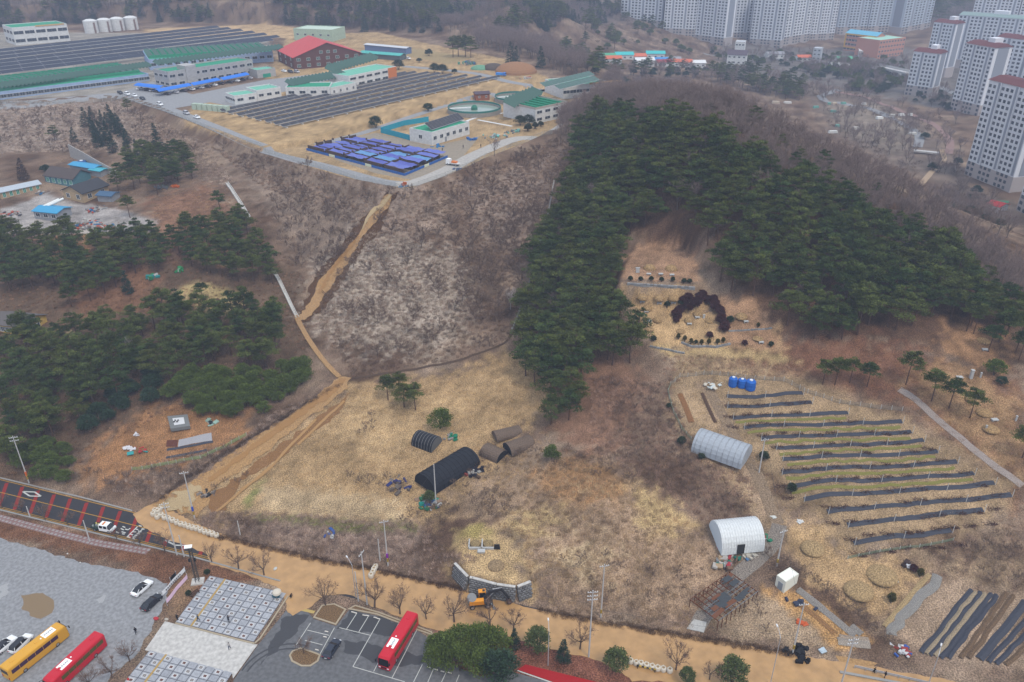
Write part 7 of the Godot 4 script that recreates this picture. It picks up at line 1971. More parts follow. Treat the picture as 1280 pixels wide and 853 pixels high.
func graves()->void:
	var G:="grave mounds on the terraced lawns"
	for q in [[Vector2(40.8,-219.5),"upper terrace grave mound next to the stele",1.9,1.5],[Vector2(47.09,-218.9),"upper terrace grave mound away from the stele",1.9,1.5],[Vector2(37.02,-206.4),"grave mound of the top row nearest the wall's end",1.6,1.25],[Vector2(41.69,-205.8),"middle grave mound of the top row under the wall",1.6,1.25],[Vector2(45.68,-205.4),"grave mound of the top row nearest the dark hedge",1.6,1.25],[Vector2(38.37,-205),"single grave mound of the lawn's second row",1.5,1.2],[Vector2(36.58,-201),"grave mound of the third row nearest the pines",1.4,1.1],[Vector2(40.8,-200.8),"grave mound of the third row with a mossy table",1.4,1.1],[Vector2(38.18,-197.6),"lowest worn grave mound beside the pines",1.4,0.6],[Vector2(52.33,-202.9),"topmost grave mound inside the hedge ring",1.4,1.1],[Vector2(49.52,-200.7),"grave mound with a table inside the hedge ring",1.4,1.1],[Vector2(55.32,-199.7),"flat grave mound beside the hedge ring's far side",1.3,0.5],[Vector2(46.72,-197),"low grave mound at the hedge ring's open side",1.4,0.55],[Vector2(63.81,-199.6),"grave mound on the upper red lawn",1.8,1.3],[Vector2(66.66,-191.7),"grave mound on the lower red lawn",1.5,0.6]]:
		mound(q[0],q[2],q[3],q[1],Color(0.36,0.235,0.115),G)
	for q in [[Vector2(39.84,-214.7),"stone table before the upper grave beside the stele"],[Vector2(43.33,-214.7),"middle stone table on the upper terrace"],[Vector2(46.49,-214.1),"stone table before the upper grave away from the stele"],[Vector2(37.04,-205.9),"stone table of the top row nearest the wall's end"],[Vector2(41.72,-205.2),"middle stone table of the top row under the wall"],[Vector2(45.71,-204.9),"stone table of the top row nearest the dark hedge"],[Vector2(38.01,-203.8),"stone table of the lawn's second row"],[Vector2(38.47,-200.1),"mossy stone table of the third row"],[Vector2(52.08,-201.4),"topmost stone table inside the hedge ring"],[Vector2(49.5,-199.2),"lower stone table inside the hedge ring"],[Vector2(64.7,-197.6),"stone table on the upper red lawn"],[Vector2(67.16,-190),"stone table on the lower red lawn"]]:
		slab(q[0],Vector3(1.3,0.55,0.8),q[1])
	slab(Vector2(36.82,-216.5),Vector3(1.3,1.6,0.5),"dark capped stele on the upper terrace","","stele",false)
	slab(Vector2(53.82,-201.2),Vector3(0.7,1.1,0.4),"small dark stele inside the hedge ring","","stele",false)
	stone_wall(pl([32.78,-208.7,36.35,-208.1,43.01,-207.2,51.61,-206]),0.4,"grey stone wall below the upper grave terrace",2.2)
	stone_wall(pl([37.48,-191.8,41.25,-190.8,46.54,-188.9]),0.3,"rough grey wall at the lawn's lower corner",1.3)
	stone_wall(pl([46.27,-192.7,48.78,-190.9,54.92,-189.4,58.89,-190.1]),0.2,"low curved stone edging below the hedge ring",0.8)
	stone_wall(pl([59.41,-195,63.5,-194.9,71.06,-194.4]),0.2,"low stone edging between the two red lawns",0.6)
	for q in pl([33.95,-210.7,36.93,-210.7,39.87,-210.4,42.8,-210.1,46.01,-210.1,49,-209,50.59,-209]): plant("ball","clipped_shrub",q,0.9,"round dark shrub in the row along the upper terrace wall","shrub","round shrubs along the terrace wall")
	for q in pl([45.59,-193.9,47.21,-193.1,48.76,-192,51.38,-191,53.25,-190.8,55.54,-190.5,57.11,-190.8]): plant("tip","gold_shrub",q,0.95,"gold tipped upright shrub in the row below the hedge ring","shrub","gold tipped shrubs in a row")
	for q in walk(bend(pl([45.39,-200,47.49,-203.7,49.69,-204.4,52.56,-204.6,56.14,-206.9,57.8,-203.6,58.35,-199.5,58.31,-194.8])),1.3): plant("maroon","hedge_shrub",q+Vector2(rr(-0.6,0.6),rr(-0.6,0.6)),rr(1.0,1.7),"dark maroon shrub of the hedge ring round the middle graves","shrub","maroon shrubs of the hedge ring")
	for q in [[Vector2(38.81,-193.7),"ball",1.0,"round shrub at the lawn's lower path"],[Vector2(35.89,-195),"ball",0.8,"round shrub beside the pines on the lawn's edge"],[Vector2(43.95,-204.7),"ball",1.1,"round shrub between the top and second grave rows"],[Vector2(47.93,-204.6),"dark",0.45,"dark evergreen at the hedge ring's start"],[Vector2(60.48,-198.2),"dark",0.5,"dark evergreen on the upper red lawn"],[Vector2(58.79,-200.7),"dark",0.4,"dark evergreen between the hedge ring and the red lawn"],[Vector2(53.93,-193.4),"maroon",1.2,"maroon shrub inside the hedge ring"],[Vector2(62.66,-189.8),"maroon",1.0,"maroon shrub on the lower red lawn"],[Vector2(69.38,-188.6),"ball",1.0,"round shrub at the far end of the lower red lawn"],[Vector2(67.45,-195.4),"tip",0.8,"upright shrub at the edge of the upper red lawn"],[Vector2(50.01,-191.8),"ball",0.7,"dark round shrub in the gold tipped row"]]: plant(q[1],"lawn_shrub",q[0],q[2],q[3],"shrub")
	for q in [[Vector2(113.7,-161.8),2.0,"grassy mound beyond the stony path beside a white stone"],[Vector2(112.9,-156.6),2.0,"lower grassy mound beyond the stony path"],[Vector2(112.5,-166),1.8,"grassy mound with a stone border beyond the path"],[Vector2(124.9,-187.1),1.8,"grave mound in the clearing under the tall pines"]]: mound(q[0],q[1],0.8,q[2],Color(0.36,0.23,0.11))
	for q in [[Vector2(114.7,-158.9),"white stone table beyond the stony path"],[Vector2(112.1,-172.5),"flat white stone table near the stone lantern"],[Vector2(123.5,-183.2),"white stone table in the pine clearing"]]: slab(q[0],Vector3(1.5,0.5,1.0),q[1])
	slab(Vector2(114.8,-172.3),Vector3(0.8,2.4,0.8),"stone lantern pillar with a white cap on the red slope","","stone_lantern",false)
	for q in [[Vector2(117.2,-172.4),"white guardian post beside the stone lantern"],[Vector2(111.6,-156.5),"white guardian post by the lower mound"],[Vector2(119.2,-158.2),"white guardian post at the mounds' far side"]]: slab(q[0],Vector3(0.4,1.4,0.4),q[1],"","guardian_stone",false)
	for q in [[Vector2(103,-166.8),0.95,"pine with a forked trunk above the stony path, highest of three"],[Vector2(106.1,-164.1),0.9,"middle one of the three pines along the stony path"],[Vector2(110,-160.5),0.85,"lowest of the three pines along the stony path"],[Vector2(115.8,-148),0.9,"pine at the picture's edge below the grave slope"],[Vector2(99.07,-172.4),0.9,"leaning pine at the corner of the red slope"],[Vector2(79.66,-175.4),0.75,"slender pine standing alone above the vineyard"],[Vector2(82.43,-174.6),0.8,"slender pine above the vineyard's fence"],[Vector2(85.98,-175.2),0.75,"tallest slender pine above the vineyard"],[Vector2(90,-173.3),0.8,"slender pine above the vineyard's upper corner"]]: plant("tallpine","lone_pine",q[0],q[1],q[2])
	plant("bush","evergreen_tree",Vector2(120.9,-173.1),1.0,"round dark evergreen in the red clearing")
	plant("dark","evergreen_tree",Vector2(121,-169.6),0.6,"small dark evergreen below the round one in the clearing")

func yard()->void:
	var tan_w:=mt("wall_tan",0.45,0.33,0.2,0.9,0.0,tex_grime,0.2)
	var grey_w:=mt("wall_grey",0.3,0.31,0.33,0.9,0.0,tex_grime,0.2)
	var tile:=mt("roof_dark",0.06,0.062,0.07,0.7,0.0,tex_fine,0.4)
	var brown:=mt("roof_brown",0.11,0.09,0.085,0.85,0.0,tex_fine,0.4)
	var sheet_:=mt("roof_sheet",0.42,0.47,0.52,0.5,0.0,tex_grime,0.3)
	var blue:=mt("roof_blue",0.05,0.30,0.52,0.5,0.0,tex_grime,0.3)
	var gl:=mt("door_green",0.03,0.22,0.15,0.6)
	block("long_shed","long low shed with pale sheet roof and green doors",Vector2(-199.7,-302.5),Vector2(-189.9,-313.7),5.5,2.8,tan_w,sheet_,{"roof": "gable","rise": 0.9,"rows": 1,"front": 6,"ww": 1.0,"wh": 1.8,"glass": gl,"category": "shed"})
	block("farm_house","brown roofed farmhouse with blue end wall",Vector2(-190.8,-319.5),Vector2(-176.6,-314.3),9.0,3.4,mt("wall_bluegreen",0.08,0.2,0.24,0.8,0.0,tex_grime,0.2),brown,{"roof": "gable","rise": 2.6,"rows": 1,"front": 5,"ww": 1.3,"wh": 1.8,"glass": gl,"category": "house"})
	block("farm_house","tan walled farmhouse with dark tiled roof",Vector2(-175.3,-302.7),Vector2(-165.4,-298.2),12.0,3.8,tan_w,tile,{"roof": "end","rise": 2.2,"rows": 1,"front": 2,"right": 2,"ww": 1.7,"wh": 1.6,"category": "house"})
	block("blue_roof_shed","grey shed with bright blue roof and white tubes on it",Vector2(-176.4,-282.5),Vector2(-166.4,-279.8),7.0,3.2,grey_w,blue,{"roof": "gable","rise": 0.8,"rows": 1,"front": 3,"category": "shed"})
	block("small_shed","small shed with a dark blue roof beside the tan house",Vector2(-160.5,-299.2),Vector2(-154.3,-297.7),5.0,2.6,grey_w,mt("roof_navy",0.06,0.12,0.2,0.6,0.0,tex_grime,0.3),{"roof": "gable","rise": 0.7,"category": "shed"})
	block("lean_to","lean-to with bright blue roof behind the brown farmhouse",Vector2(-186.4,-332),Vector2(-173.4,-325.9),5.0,3.0,grey_w,blue,{"roof": "gable","rise": 0.5,"category": "shed"})
	block("lean_to","turquoise roofed lean-to under the concrete wall",Vector2(-174.9,-325.3),Vector2(-169.4,-322.9),4.0,2.6,grey_w,mt("roof_teal",0.05,0.36,0.45,0.5,0.0,tex_grime,0.3),{"roof": "gable","rise": 0.3,"category": "shed"})
	block("yellow_house","yellow end-walled house with grey corrugated roof",Vector2(-152.7,-209),Vector2(-140.9,-206.7),8.0,3.2,mt("wall_yellow",0.55,0.36,0.1,0.9,0.0,tex_grime,0.2),mt("roof_corrugated",0.15,0.135,0.13,0.9,0.0,tex_fine,0.4),{"roof": "gable","rise": 1.8,"rows": 1,"front": 8,"right": 1,"category": "house"})
	barrel(Vector2(-183.1,-336),2.0,2.6,mt("tank_blue2",0.02,0.07,0.2,0.5),"dark blue water tank under the concrete wall")
	var wg:=Geo.new()
	var wp:=pl([-194.6,-349.5,-184.6,-340.9,-173.2,-330.9,-160.2,-319.9])
	for i in wp.size()-1:
		var a:=g3(wp[i]);var b:=g3(wp[i+1])
		wg.hexa([a+Vector3(0,-1,0.3),b+Vector3(0,-1,0.3),b+Vector3(0,-1,-0.3),a+Vector3(0,-1,-0.3),a+Vector3(0,5.5-i,0),b+Vector3(0,4.5-i,0),b+Vector3(0,4.5-i,-0.5),a+Vector3(0,5.5-i,-0.5)])
	solo("concrete_wall","tall pale concrete retaining wall behind the farm houses","wall",wg,mt("wall_concrete",0.36,0.34,0.32,0.95,0.0,tex_grime,0.15))
	for k in 2:
		var tg:=Geo.new();tg.tube([Vector3(0,0,0),Vector3(4.4,1.6,-4.0)],[0.42,0.42],8)
		solo("rolled_tube",["longer","shorter"][k]+" white tube lying on the bright blue roof","tube",tg,mt("tube_white",0.66,0.68,0.66,0.6),g3(Vector2(-174.2,-284),3.8)+Vector3(k*1.3,0,-1.5-k*0.8))
	var tones:=[Color(0.3,0.3,0.3),Color(0.1,0.1,0.11),Color(0.45,0.43,0.4),Color(0.05,0.2,0.4),Color(0.25,0.18,0.14),Color(0.5,0.1,0.05)]
	heap(Vector2(-155.2,-276),34,6.0,"mixed grey rubble and junk in front of the tan farmhouse",tones)
	heap(Vector2(-144.7,-273.9),28,6.0,"junk and tarps beside the lane under the pines",tones)
	heap(Vector2(-188.5,-287.4),16,4.0,"dark stacked junk at the yard's near corner",tones)
	heap(Vector2(-157.2,-290.3),18,4.0,"machinery and barrels beside the tan farmhouse",tones)
	heap(Vector2(-186.7,-307.9),10,2.5,"stacked goods at the end of the long low shed",tones)
	heap(Vector2(-117,-239.1),8,2.0,"teal tarp and white drums in the pine clearing",[Color(0.03,0.3,0.3),Color(0.6,0.62,0.62),Color(0.05,0.25,0.1)],1.2)
	heap(Vector2(-109.2,-243.2),5,1.6,"green tank and white bags in the pine clearing",[Color(0.04,0.28,0.1),Color(0.65,0.66,0.66)],1.3)
	heap(Vector2(-133.9,-309),9,2.2,"orange tarp over goods on the bare slope",[Color(0.6,0.13,0.02),Color(0.62,0.16,0.03),Color(0.5,0.45,0.4)],0.9)
	heap(Vector2(-138.7,-308.9),10,3.0,"grey crates beside the orange tarp",[Color(0.14,0.15,0.17),Color(0.1,0.14,0.1)],0.8)
	heap(Vector2(-78.99,-174.7),9,1.8,"black and pale green tarps on the orange clearing",[Color(0.02,0.03,0.035),Color(0.35,0.5,0.42),Color(0.5,0.52,0.5)],0.5)
	heap(Vector2(-97.09,-166.5),10,1.8,"white paper scraps on the orange clearing",[Color(0.72,0.7,0.72)],0.12)
	heap(Vector2(-96.73,-170.5),4,1.0,"white sheet on the orange clearing near the stone pad",[Color(0.72,0.7,0.72)],0.12)
	heap(Vector2(-92.89,-165.6),5,3.5,"red and teal scraps on the orange clearing",[Color(0.45,0.05,0.04),Color(0.05,0.35,0.35),Color(0.45,0.05,0.04)],0.3)
	var pp:=pl([-90.69,-176.4,-85.68,-177.3,-83.1,-171.9,-87.63,-170.6])
	var pad:=thing("stone_pad","square grey gravel pad with a white plate in its middle","pad",g3(pp[0]))
	var o3:=Vector3(pad.position.x,pad.position.y,pad.position.z)
	var rel:=func(q: PackedVector2Array,k: float)->PackedVector2Array:
		var c:=(q[0]+q[1]+q[2]+q[3])/4
		var r:=PackedVector2Array()
		for v in q: r.append((v-c)*k+c-Vector2(o3.x,o3.z))
		return r
	for q in [[1.0,0.32,mt("pad_grey",0.22,0.225,0.22,0.9,0.0,tex_fine,0.5),"gravel"],[0.55,0.36,mt("plate_pale",0.5,0.5,0.5,0.7),"plate"]]:
		var g:=Geo.new();g.prism(rel.call(pp,q[0]),-0.6,q[1]);part(pad,q[3],g,q[2])
	for i in 4:
		var g:=Geo.new();g.prism(rel.call(pp,0.16),0.36,0.39);var l:=part(pad,"dark_mark",g,mt("print_black",0.02,0.02,0.022));l.scale=Vector3(0.5,1,0.5);l.position=Vector3(1.0+(i % 2)*0.75,0.19,1.05+(i/2)*0.7)
	solo("plastic_sheet","grey plastic sheet over a bed on the orange clearing","sheet",drape(pl([-84.96,-168.2,-77.32,-170.5,-76.25,-167.6,-84.3,-165.6]),0.12,1.0),mt("film_bed",0.33,0.32,0.33,0.5,0.0,tex_grime,0.5))
	solo("rust_bed","brown leaf-covered bed beside the grey plastic sheet","garden bed",drape(pl([-87.99,-168,-85.16,-168.2,-84.51,-165.6,-87.42,-165.8]),0.1,1.0),mt("leaf_brown",0.16,0.06,0.04,1.0,0.0,tex_ground,0.3))
	solo("dark_sheet","dark plastic strip below the grey sheet","sheet",ribbon(pl([-86.83,-164.7,-80.72,-165.8,-75.96,-167.4]),0.8,0.12,1.0),film_mat())
	solo("dark_sheet","torn dark plastic strip at the clearing's edge","sheet",ribbon(pl([-86.19,-162.2,-80.85,-163.1,-76.71,-164.5]),0.7,0.12,1.0),film_mat())
	fence(pl([-93.27,-158.5,-88.58,-159.3,-82.91,-160.3,-77.47,-161.8,-72.57,-165.4,-68.32,-170.3]),1.0,"pale green netting fence along the orange clearing",mt("net_bright",0.22,0.32,0.14,0.8))
	for s in [pl([-95.52,-226.6,-91.35,-224,-88.99,-222.5]),pl([-93.12,-228.5,-88.7,-225.8,-86.04,-224.9])]: struct("dark_furrow",ribbon(s,1.2,0.1,1.0),mt("dark_soil",0.075,0.045,0.03,1.0))
	for k in 5: struct("terrace_row",ribbon(PackedVector2Array([Vector2(-135.7,-213.4)+Vector2(k*1.6,k*0.8),Vector2(-137.9,-201)+Vector2(k*1.6,k*0.8)]),0.9,0.12,1.2,null,0.15),mt("row_pale",0.36,0.28,0.15,1.0,0.0,tex_ground,0.2))
	struct("lane",ribbon(pl([-194.1,-275.1,-178.7,-273.4,-166.2,-271.6,-154.3,-270.8,-141.8,-268.4]),3.0,0.08,1.5),mt("lane_pale",0.42,0.37,0.33,1.0,0.0,tex_grime,0.2))
	for q in [[Vector2(-190.6,-367.8),"cone",0.95,"tall dark conifer highest on the bank above the houses"],[Vector2(-176.4,-352),"cone",1.0,"tall dark conifer in the middle of the bank's group"],[Vector2(-186.8,-370.3),"cone",0.9,"slim dark conifer behind the bank's tallest one"],[Vector2(-162.2,-343.7),"cone",0.8,"narrow conifer above the concrete wall"],[Vector2(-156.5,-352),"cone",1.05,"broad conifer just below the works' road"],[Vector2(-202.3,-369.7),"cone",0.75,"thin conifer standing apart on the dry bank"],[Vector2(-213.2,-373),"pine",0.75,"round pine standing apart on the dry bank"],[Vector2(-195.5,-414.3),"pine",0.7,"dark pine close under the works' car park"],[Vector2(-142.4,-330.6),"pine",0.9,"pine on the shoulder beside the bare slope"],[Vector2(-139.1,-334.1),"pine",0.9,"outer pine on the shoulder beside the bare slope"],[Vector2(-150.5,-320.5),"pine",0.9,"pine right behind the concrete wall"],[Vector2(-143.8,-315.9),"pine",0.85,"pine below the shoulder beside the orange tarp"],[Vector2(-155.5,-306.7),"pine",0.9,"pine beside the tan farmhouse"],[Vector2(-140.2,-280.9),"tallpine",0.8,"lone umbrella-shaped pine above the lane"],[Vector2(-158.5,-270.5),"pine",0.75,"leaning pine beside the lane's rubble"],[Vector2(-108.2,-284.5),"pine",0.8,"spreading pine next to the upper drain channel"],[Vector2(-196.6,-331.3),"dark",0.9,"round dark evergreen above the brown farmhouse"],[Vector2(-96.96,-227.3),"tallpine",0.7,"single pine standing on the pale clearing"],[Vector2(-122,-231.8),"cone",0.85,"dense dark conifer above the red soil"],[Vector2(-201.3,-322.6),"rust",1.0,"rust brown conifer at the yard's back"]]: plant(q[1],"bank_conifer",q[0],q[2],q[3])

func film_mat()->StandardMaterial3D: return mt("mulch_film",0.05,0.053,0.068,0.45,0.0,tex_grime,0.4)

# ---------------------------------------------------------------- the water works on the plateau
func panels(called: String,label: String,a: Vector2,b: Vector2,y: float,w: float,tilt: float,each: float,m: Material,feet:=0.0,foot_m: Material=null,group:="")->void:
	var o:=thing(called,label,"solar panels",Vector3(a.x,y,a.y),-(b-a).angle(),group)
	var L:=a.distance_to(b)
	var n:=maxi(1,int(round(L/each)))
	var g:=Geo.new();g.obox(Basis(Vector3.RIGHT,tilt),Vector3.ZERO,Vector3(L/n-0.18,0.09,w))
	var e:=Geo.new();e.obox(Basis(Vector3.RIGHT,tilt),Vector3(0,-0.06,0),Vector3(L/n-0.02,0.07,w+0.24))
	var gm:=g.mesh();var em:=e.mesh()
	var lg:=Geo.new();lg.box(Vector3(0,-feet/2,0),Vector3(0.16,feet,0.16))
	var fg:=Geo.new();fg.box(Vector3(0,-feet+0.15,0.4),Vector3(0.5,0.35,1.5))
	var lm:=lg.mesh();var fm:=fg.mesh()
	for i in n:
		var x:=L*(i+0.5)/n
		var p:=part2(o,"panel",gm,m);p.position.x=x
		part2(p,"frame",em,mt("panel_frame",0.45,0.46,0.48,0.5,0.3))
		if feet>0.3 and i % 2==0:
			part2(o,"leg",lm,mt("panel_leg",0.2,0.2,0.21,0.6)).position=Vector3(x,0,0)
			if foot_m: part2(o,"footing",fm,foot_m).position=Vector3(x,0,0)

func fins(called: String,label: String,a: Vector2,b: Vector2,y: float,n: int,w: float,m: Material)->void:
	var o:=thing(called,label,"solar panels",Vector3(a.x,y,a.y),-(b-a).angle())
	var L:=a.distance_to(b)
	var g:=Geo.new();g.obox(Basis(Vector3.FORWARD,-0.6)*Basis(Vector3.RIGHT,0.5),Vector3(0,0.9,0),Vector3(L/n*1.05,0.1,w))
	var gm:=g.mesh()
	for i in n: part2(o,"panel",gm,m).position.x=L*(i+0.5)/n

func works()->void:
	var white:=mt("render_white",0.66,0.66,0.65,0.85,0.0,tex_grime,0.1)
	var grey:=mt("render_grey",0.42,0.41,0.40,0.9,0.0,tex_grime,0.1)
	var green:=mt("roof_green",0.02,0.27,0.15,0.7,0.0,tex_grime,0.1)
	var lgreen:=mt("roof_mint",0.16,0.45,0.33,0.7,0.0,tex_grime,0.1)
	var bluew:=mt("wall_pale_blue",0.32,0.42,0.6,0.85,0.0,tex_grime,0.1)
	var brick:=mt("brick_red",0.15,0.065,0.05,0.9,0.0,tex_fine,0.3)
	var pan:=mt("panel_dark",0.022,0.028,0.045,0.55)
	var pang:=mt("panel_green",0.05,0.105,0.085,0.35)
	var pan2:=mt("panel_grey",0.045,0.045,0.052,0.6)
	var road:=mt("works_road",0.28,0.28,0.285,0.9,0.0,tex_grime,0.1)
	var conc:=mt("works_concrete",0.40,0.375,0.345,0.9,0.0,tex_grime,0.1)
	struct("works_road",ribbon(pl([-286.7,-417.2,-256.8,-423,-233,-434.2,-210.9,-442.1,-177.8,-412.5,-140,-372.2,-103.2,-331.8,-75.74,-311.2,-50.57,-290.7,-41.15,-286.7]),6.5,0.05,3.0),road)
	struct("works_road",ribbon(pl([-42.2,-285.7,-35.49,-288.7,-24.85,-305.5,-13.31,-330.5,3.54,-354.9,20.71,-348.2]),7.0,0.07,3.0),conc)
	struct("works_road",ribbon(pl([-84.35,-343.7,-71.61,-359.2,-62.92,-372.9,-47.45,-401.5,-29.45,-430.2,-6.59,-451.5,22.68,-467.5]),4.5,0.06,3.0),road)
	struct("works_road",ribbon(pl([-69.05,-534.1,-39.86,-519.1,-19.43,-504.9,0,-478.5,26.73,-458.2]),6.0,0.06,3.0),road)
	struct("works_yard",drape(pl([-213.2,-445.5,-209.1,-481,-172.5,-443.3,-145.4,-486.1,-117.2,-507.7,-100.7,-525,-104.2,-491.3,-126.2,-447.7,-136.3,-408.7,-156,-422.3,-169.6,-406.8]),0.04,6.0),road)
	struct("works_yard",drape(pl([-83.76,-340.9,-61.76,-365.2,-34.19,-340.9,-14.32,-359.2,-20.98,-319.4,-37.3,-291.7,-51.99,-300.1,-71.02,-319.4]),0.04,4.0),mt("yard_wet",0.28,0.235,0.18,0.7,0.0,tex_grime,0.1))
	struct("works_path",ribbon(pl([-22.22,-387.6,-15.69,-398,-3.2,-407]),1.6,0.08,3.0),white)
	struct("works_path",ribbon(pl([-16.6,-391,0,-377.7]),1.6,0.09,3.0),white)
	fence(pl([-279.4,-419,-242.8,-427.9,-209.1,-437.5,-182.2,-413.3,-149.2,-377.3,-116.3,-342.1,-90.69,-320.6,-67.49,-301.2,-49.22,-282.3,-37.43,-275.6]),1.8,"wire fence along the works' edge above the houses and slide",mt("net_steel2",0.24,0.26,0.25,0.6),5.0)
	fence(pl([-36.3,-275.7,-24.67,-291.1,-12.65,-312.8,0,-340.9,17.01,-341.8]),1.8,"wire fence along the works' edge above the wood",mt("net_steel2",0.24,0.26,0.25,0.6),5.0)
	var b:=block("white_works_hall","white two-storey hall with green roof beyond the solar field",Vector2(-368,-627),Vector2(-340.2,-652.8),26,12,white,green,{"rows": 2,"front": 5,"left": 3,"ww": 6.5,"wh": 2.2,"storey": 5.6})
	var ob:=Geo.new();ob.box(Vector3(26,12.35,0.02),Vector3(20,0.9,0.5));part(b,"orange_fascia",ob,mt("fascia_orange",0.5,0.3,0.12))
	for q in [[Vector2(-345.7,-700.5),"first"],[Vector2(-337.9,-708.3),"second"],[Vector2(-330.7,-716.1),"third"],[Vector2(-322.7,-724.2),"fourth"]]:
		var o:=thing("storage_tank","%s white storage tank from the two-storey hall" % q[1],"tank",g3(q[0]),0,"white storage tanks behind the solar field")
		var g:=Geo.new();g.lathe([Vector2(5.4,-1),Vector2(5.4,9),Vector2(5.1,9.4)],Vector3.ZERO,18);part(o,"shell",g,white)
		var r:=Geo.new();r.lathe([Vector2(5.5,9.3),Vector2(3,10.4),Vector2(0,10.8)],Vector3.ZERO,18);part(o,"roof",r,white)
		var w:=Geo.new();w.box(Vector3(4.6,4,3.2),Vector3(0.5,8.4,1.4),-0.6);part(o,"brown_panel",w,mt("tank_brown",0.2,0.14,0.12))
	var yr:=[[Vector2(-354.6,-556.8),Vector2(-240.6,-699.9)],[Vector2(-345.5,-541.5),Vector2(-228.1,-689.3)],[Vector2(-336.9,-526.9),Vector2(-215.3,-679.1)],[Vector2(-327.8,-511.5),Vector2(-202.2,-666.6)],[Vector2(-320,-498.4),Vector2(-189.6,-654.5)],[Vector2(-312.6,-485.8),Vector2(-176.1,-640.6)],[Vector2(-304.7,-472.6),Vector2(-176.3,-622.9)]]
	for i in yr.size(): panels("solar_row","long row of dark solar panels, %s from the storage tanks" % ["first","second","third","fourth","fifth","sixth","seventh"][i],yr[i][0],yr[i][1],43.0,4.6,0.26,12.0,pan,5.0,null,"long dark solar rows on the plateau")
	var lb:=block("long_filter_house","long pale blue filter house with blue plinth and green roof",Vector2(-275.9,-420.5),Vector2(-211.5,-483.5),48,5.0,bluew,green,{"rows": 1,"front": 30,"ww": 3.4,"wh": 1.6,"storey": 5.6})
	var LL: float=Vector2(-275.9,-420.5).distance_to(Vector2(-211.5,-483.5))
	var pg:=Geo.new();pg.box(Vector3(LL/2,0.6,0.1),Vector3(LL,1.2,0.25));part(lb,"blue_plinth",pg,mt("plinth_blue",0.05,0.2,0.52,0.7))
	for i in 7:
		var g:=Geo.new();g.box(Vector3(LL/2,6.0+i*0.1,-9.0-i*5.2),Vector3(LL-3,1.3,0.5));part(lb,"roof_frame",g,green)
		for k in 24:
			var p:=Geo.new();p.obox(Basis(Vector3.RIGHT,0.5),Vector3(LL*(k+0.5)/24,6.3,-11.5-i*5.2),Vector3(LL/24*0.72,0.1,2.6));part(lb,"roof_panel",p,pang)
	fins("sawtooth_panels","sawtooth line of green panels along the long filter house",Vector2(-276.1,-424.5),Vector2(-217.6,-501.8),43.6,46,5.0,pang)
	var fb:=block("second_filter_house","second pale blue filter house behind the office",Vector2(-225.2,-519.1),Vector2(-157.4,-553.2),42,6.0,bluew,green,{"rows": 1,"front": 16,"ww": 3.0,"wh": 1.6})
	var L2: float=Vector2(-225.2,-519.1).distance_to(Vector2(-157.4,-553.2))
	for i in 6:
		var g:=Geo.new();g.box(Vector3(L2/2,6.9,-9.0-i*5.4),Vector3(L2-3,1.2,0.5));part(fb,"roof_frame",g,green)
		for k in 18:
			var p:=Geo.new();p.obox(Basis(Vector3.RIGHT,0.5),Vector3(L2*(k+0.5)/18,7.1,-11.6-i*5.4),Vector3(L2/18*0.72,0.1,2.6));part(fb,"roof_panel",p,pang)
	fins("sawtooth_panels","sawtooth line of green panels behind the grey office",Vector2(-210,-492.3),Vector2(-152,-556.9),46.0,34,5.0,pang)
	b=block("grey_office","grey office building with green flat roof and window bands",Vector2(-190.1,-459.1),Vector2(-155.6,-502.1),15,8.4,grey,green,{"rows": 2,"front": 11,"left": 3,"ww": 3.4,"wh": 1.4,"parapet": 0.8})
	var tw:=Geo.new();tw.box(Vector3(14,5.4,-4),Vector3(6.5,10.8,9));part(b,"stair_tower",tw,grey)
	block("gate_house","small grey pump house with a green gate",Vector2(-150.6,-491.3),Vector2(-141.8,-499.4),10,4.2,grey,lgreen,{"door": 6.0,"door_w": 5.0,"door_m": mt("gate_green",0.02,0.25,0.17,0.7),"rows": 1,"right": 2})
	block("white_green_house","white building with two mint green roofs, lower half",Vector2(-141,-416.4),Vector2(-131.8,-424.3),11,4.0,white,lgreen,{"rows": 1,"front": 2,"left": 4,"ww": 3.2,"wh": 1.3})
	block("white_green_house","white building with two mint green roofs, higher half",Vector2(-132,-425.4),Vector2(-122,-434.7),12,5.0,white,lgreen,{"rows": 1,"front": 3,"ww": 2.6,"wh": 1.3})
	b=block("blower_hall","white blower hall with green roof and tilted panels",Vector2(-119.5,-434.7),Vector2(-96.6,-436.8),14,4.8,white,green,{"rows": 1,"front": 4,"ww": 3.0,"wh": 1.4})
	block("white_annex","white annex with mint roof in front of the blower hall",Vector2(-96.18,-436.8),Vector2(-85.2,-452.2),10,4.2,white,lgreen,{"rows": 1,"front": 4,"ww": 1.2,"wh": 1.4})
	b=block("long_white_hall","long white hall with an orange end panel",Vector2(-90.39,-459.1),Vector2(-68.22,-491.3),16,6.4,white,lgreen,{"rows": 2,"front": 6,"ww": 4.5,"wh": 1.2})
	var eg:=Geo.new();eg.box(Vector3(Vector2(-90.39,-459.1).distance_to(Vector2(-68.22,-491.3))-3.6,3.4,0.04),Vector3(7.2,6.6,0.3));part(b,"orange_panel",eg,mt("panel_orange",0.5,0.16,0.045,0.8))
	fins("tilted_array","tilted green panels on the blower hall's roof",Vector2(-119.1,-441.1),Vector2(-95.52,-472.8),43.4,16,6.0,pang)
	fins("tilted_array","tilted green panels on the long white hall's roof",Vector2(-104.8,-477),Vector2(-85.85,-523.8),44.9,14,6.0,pang)
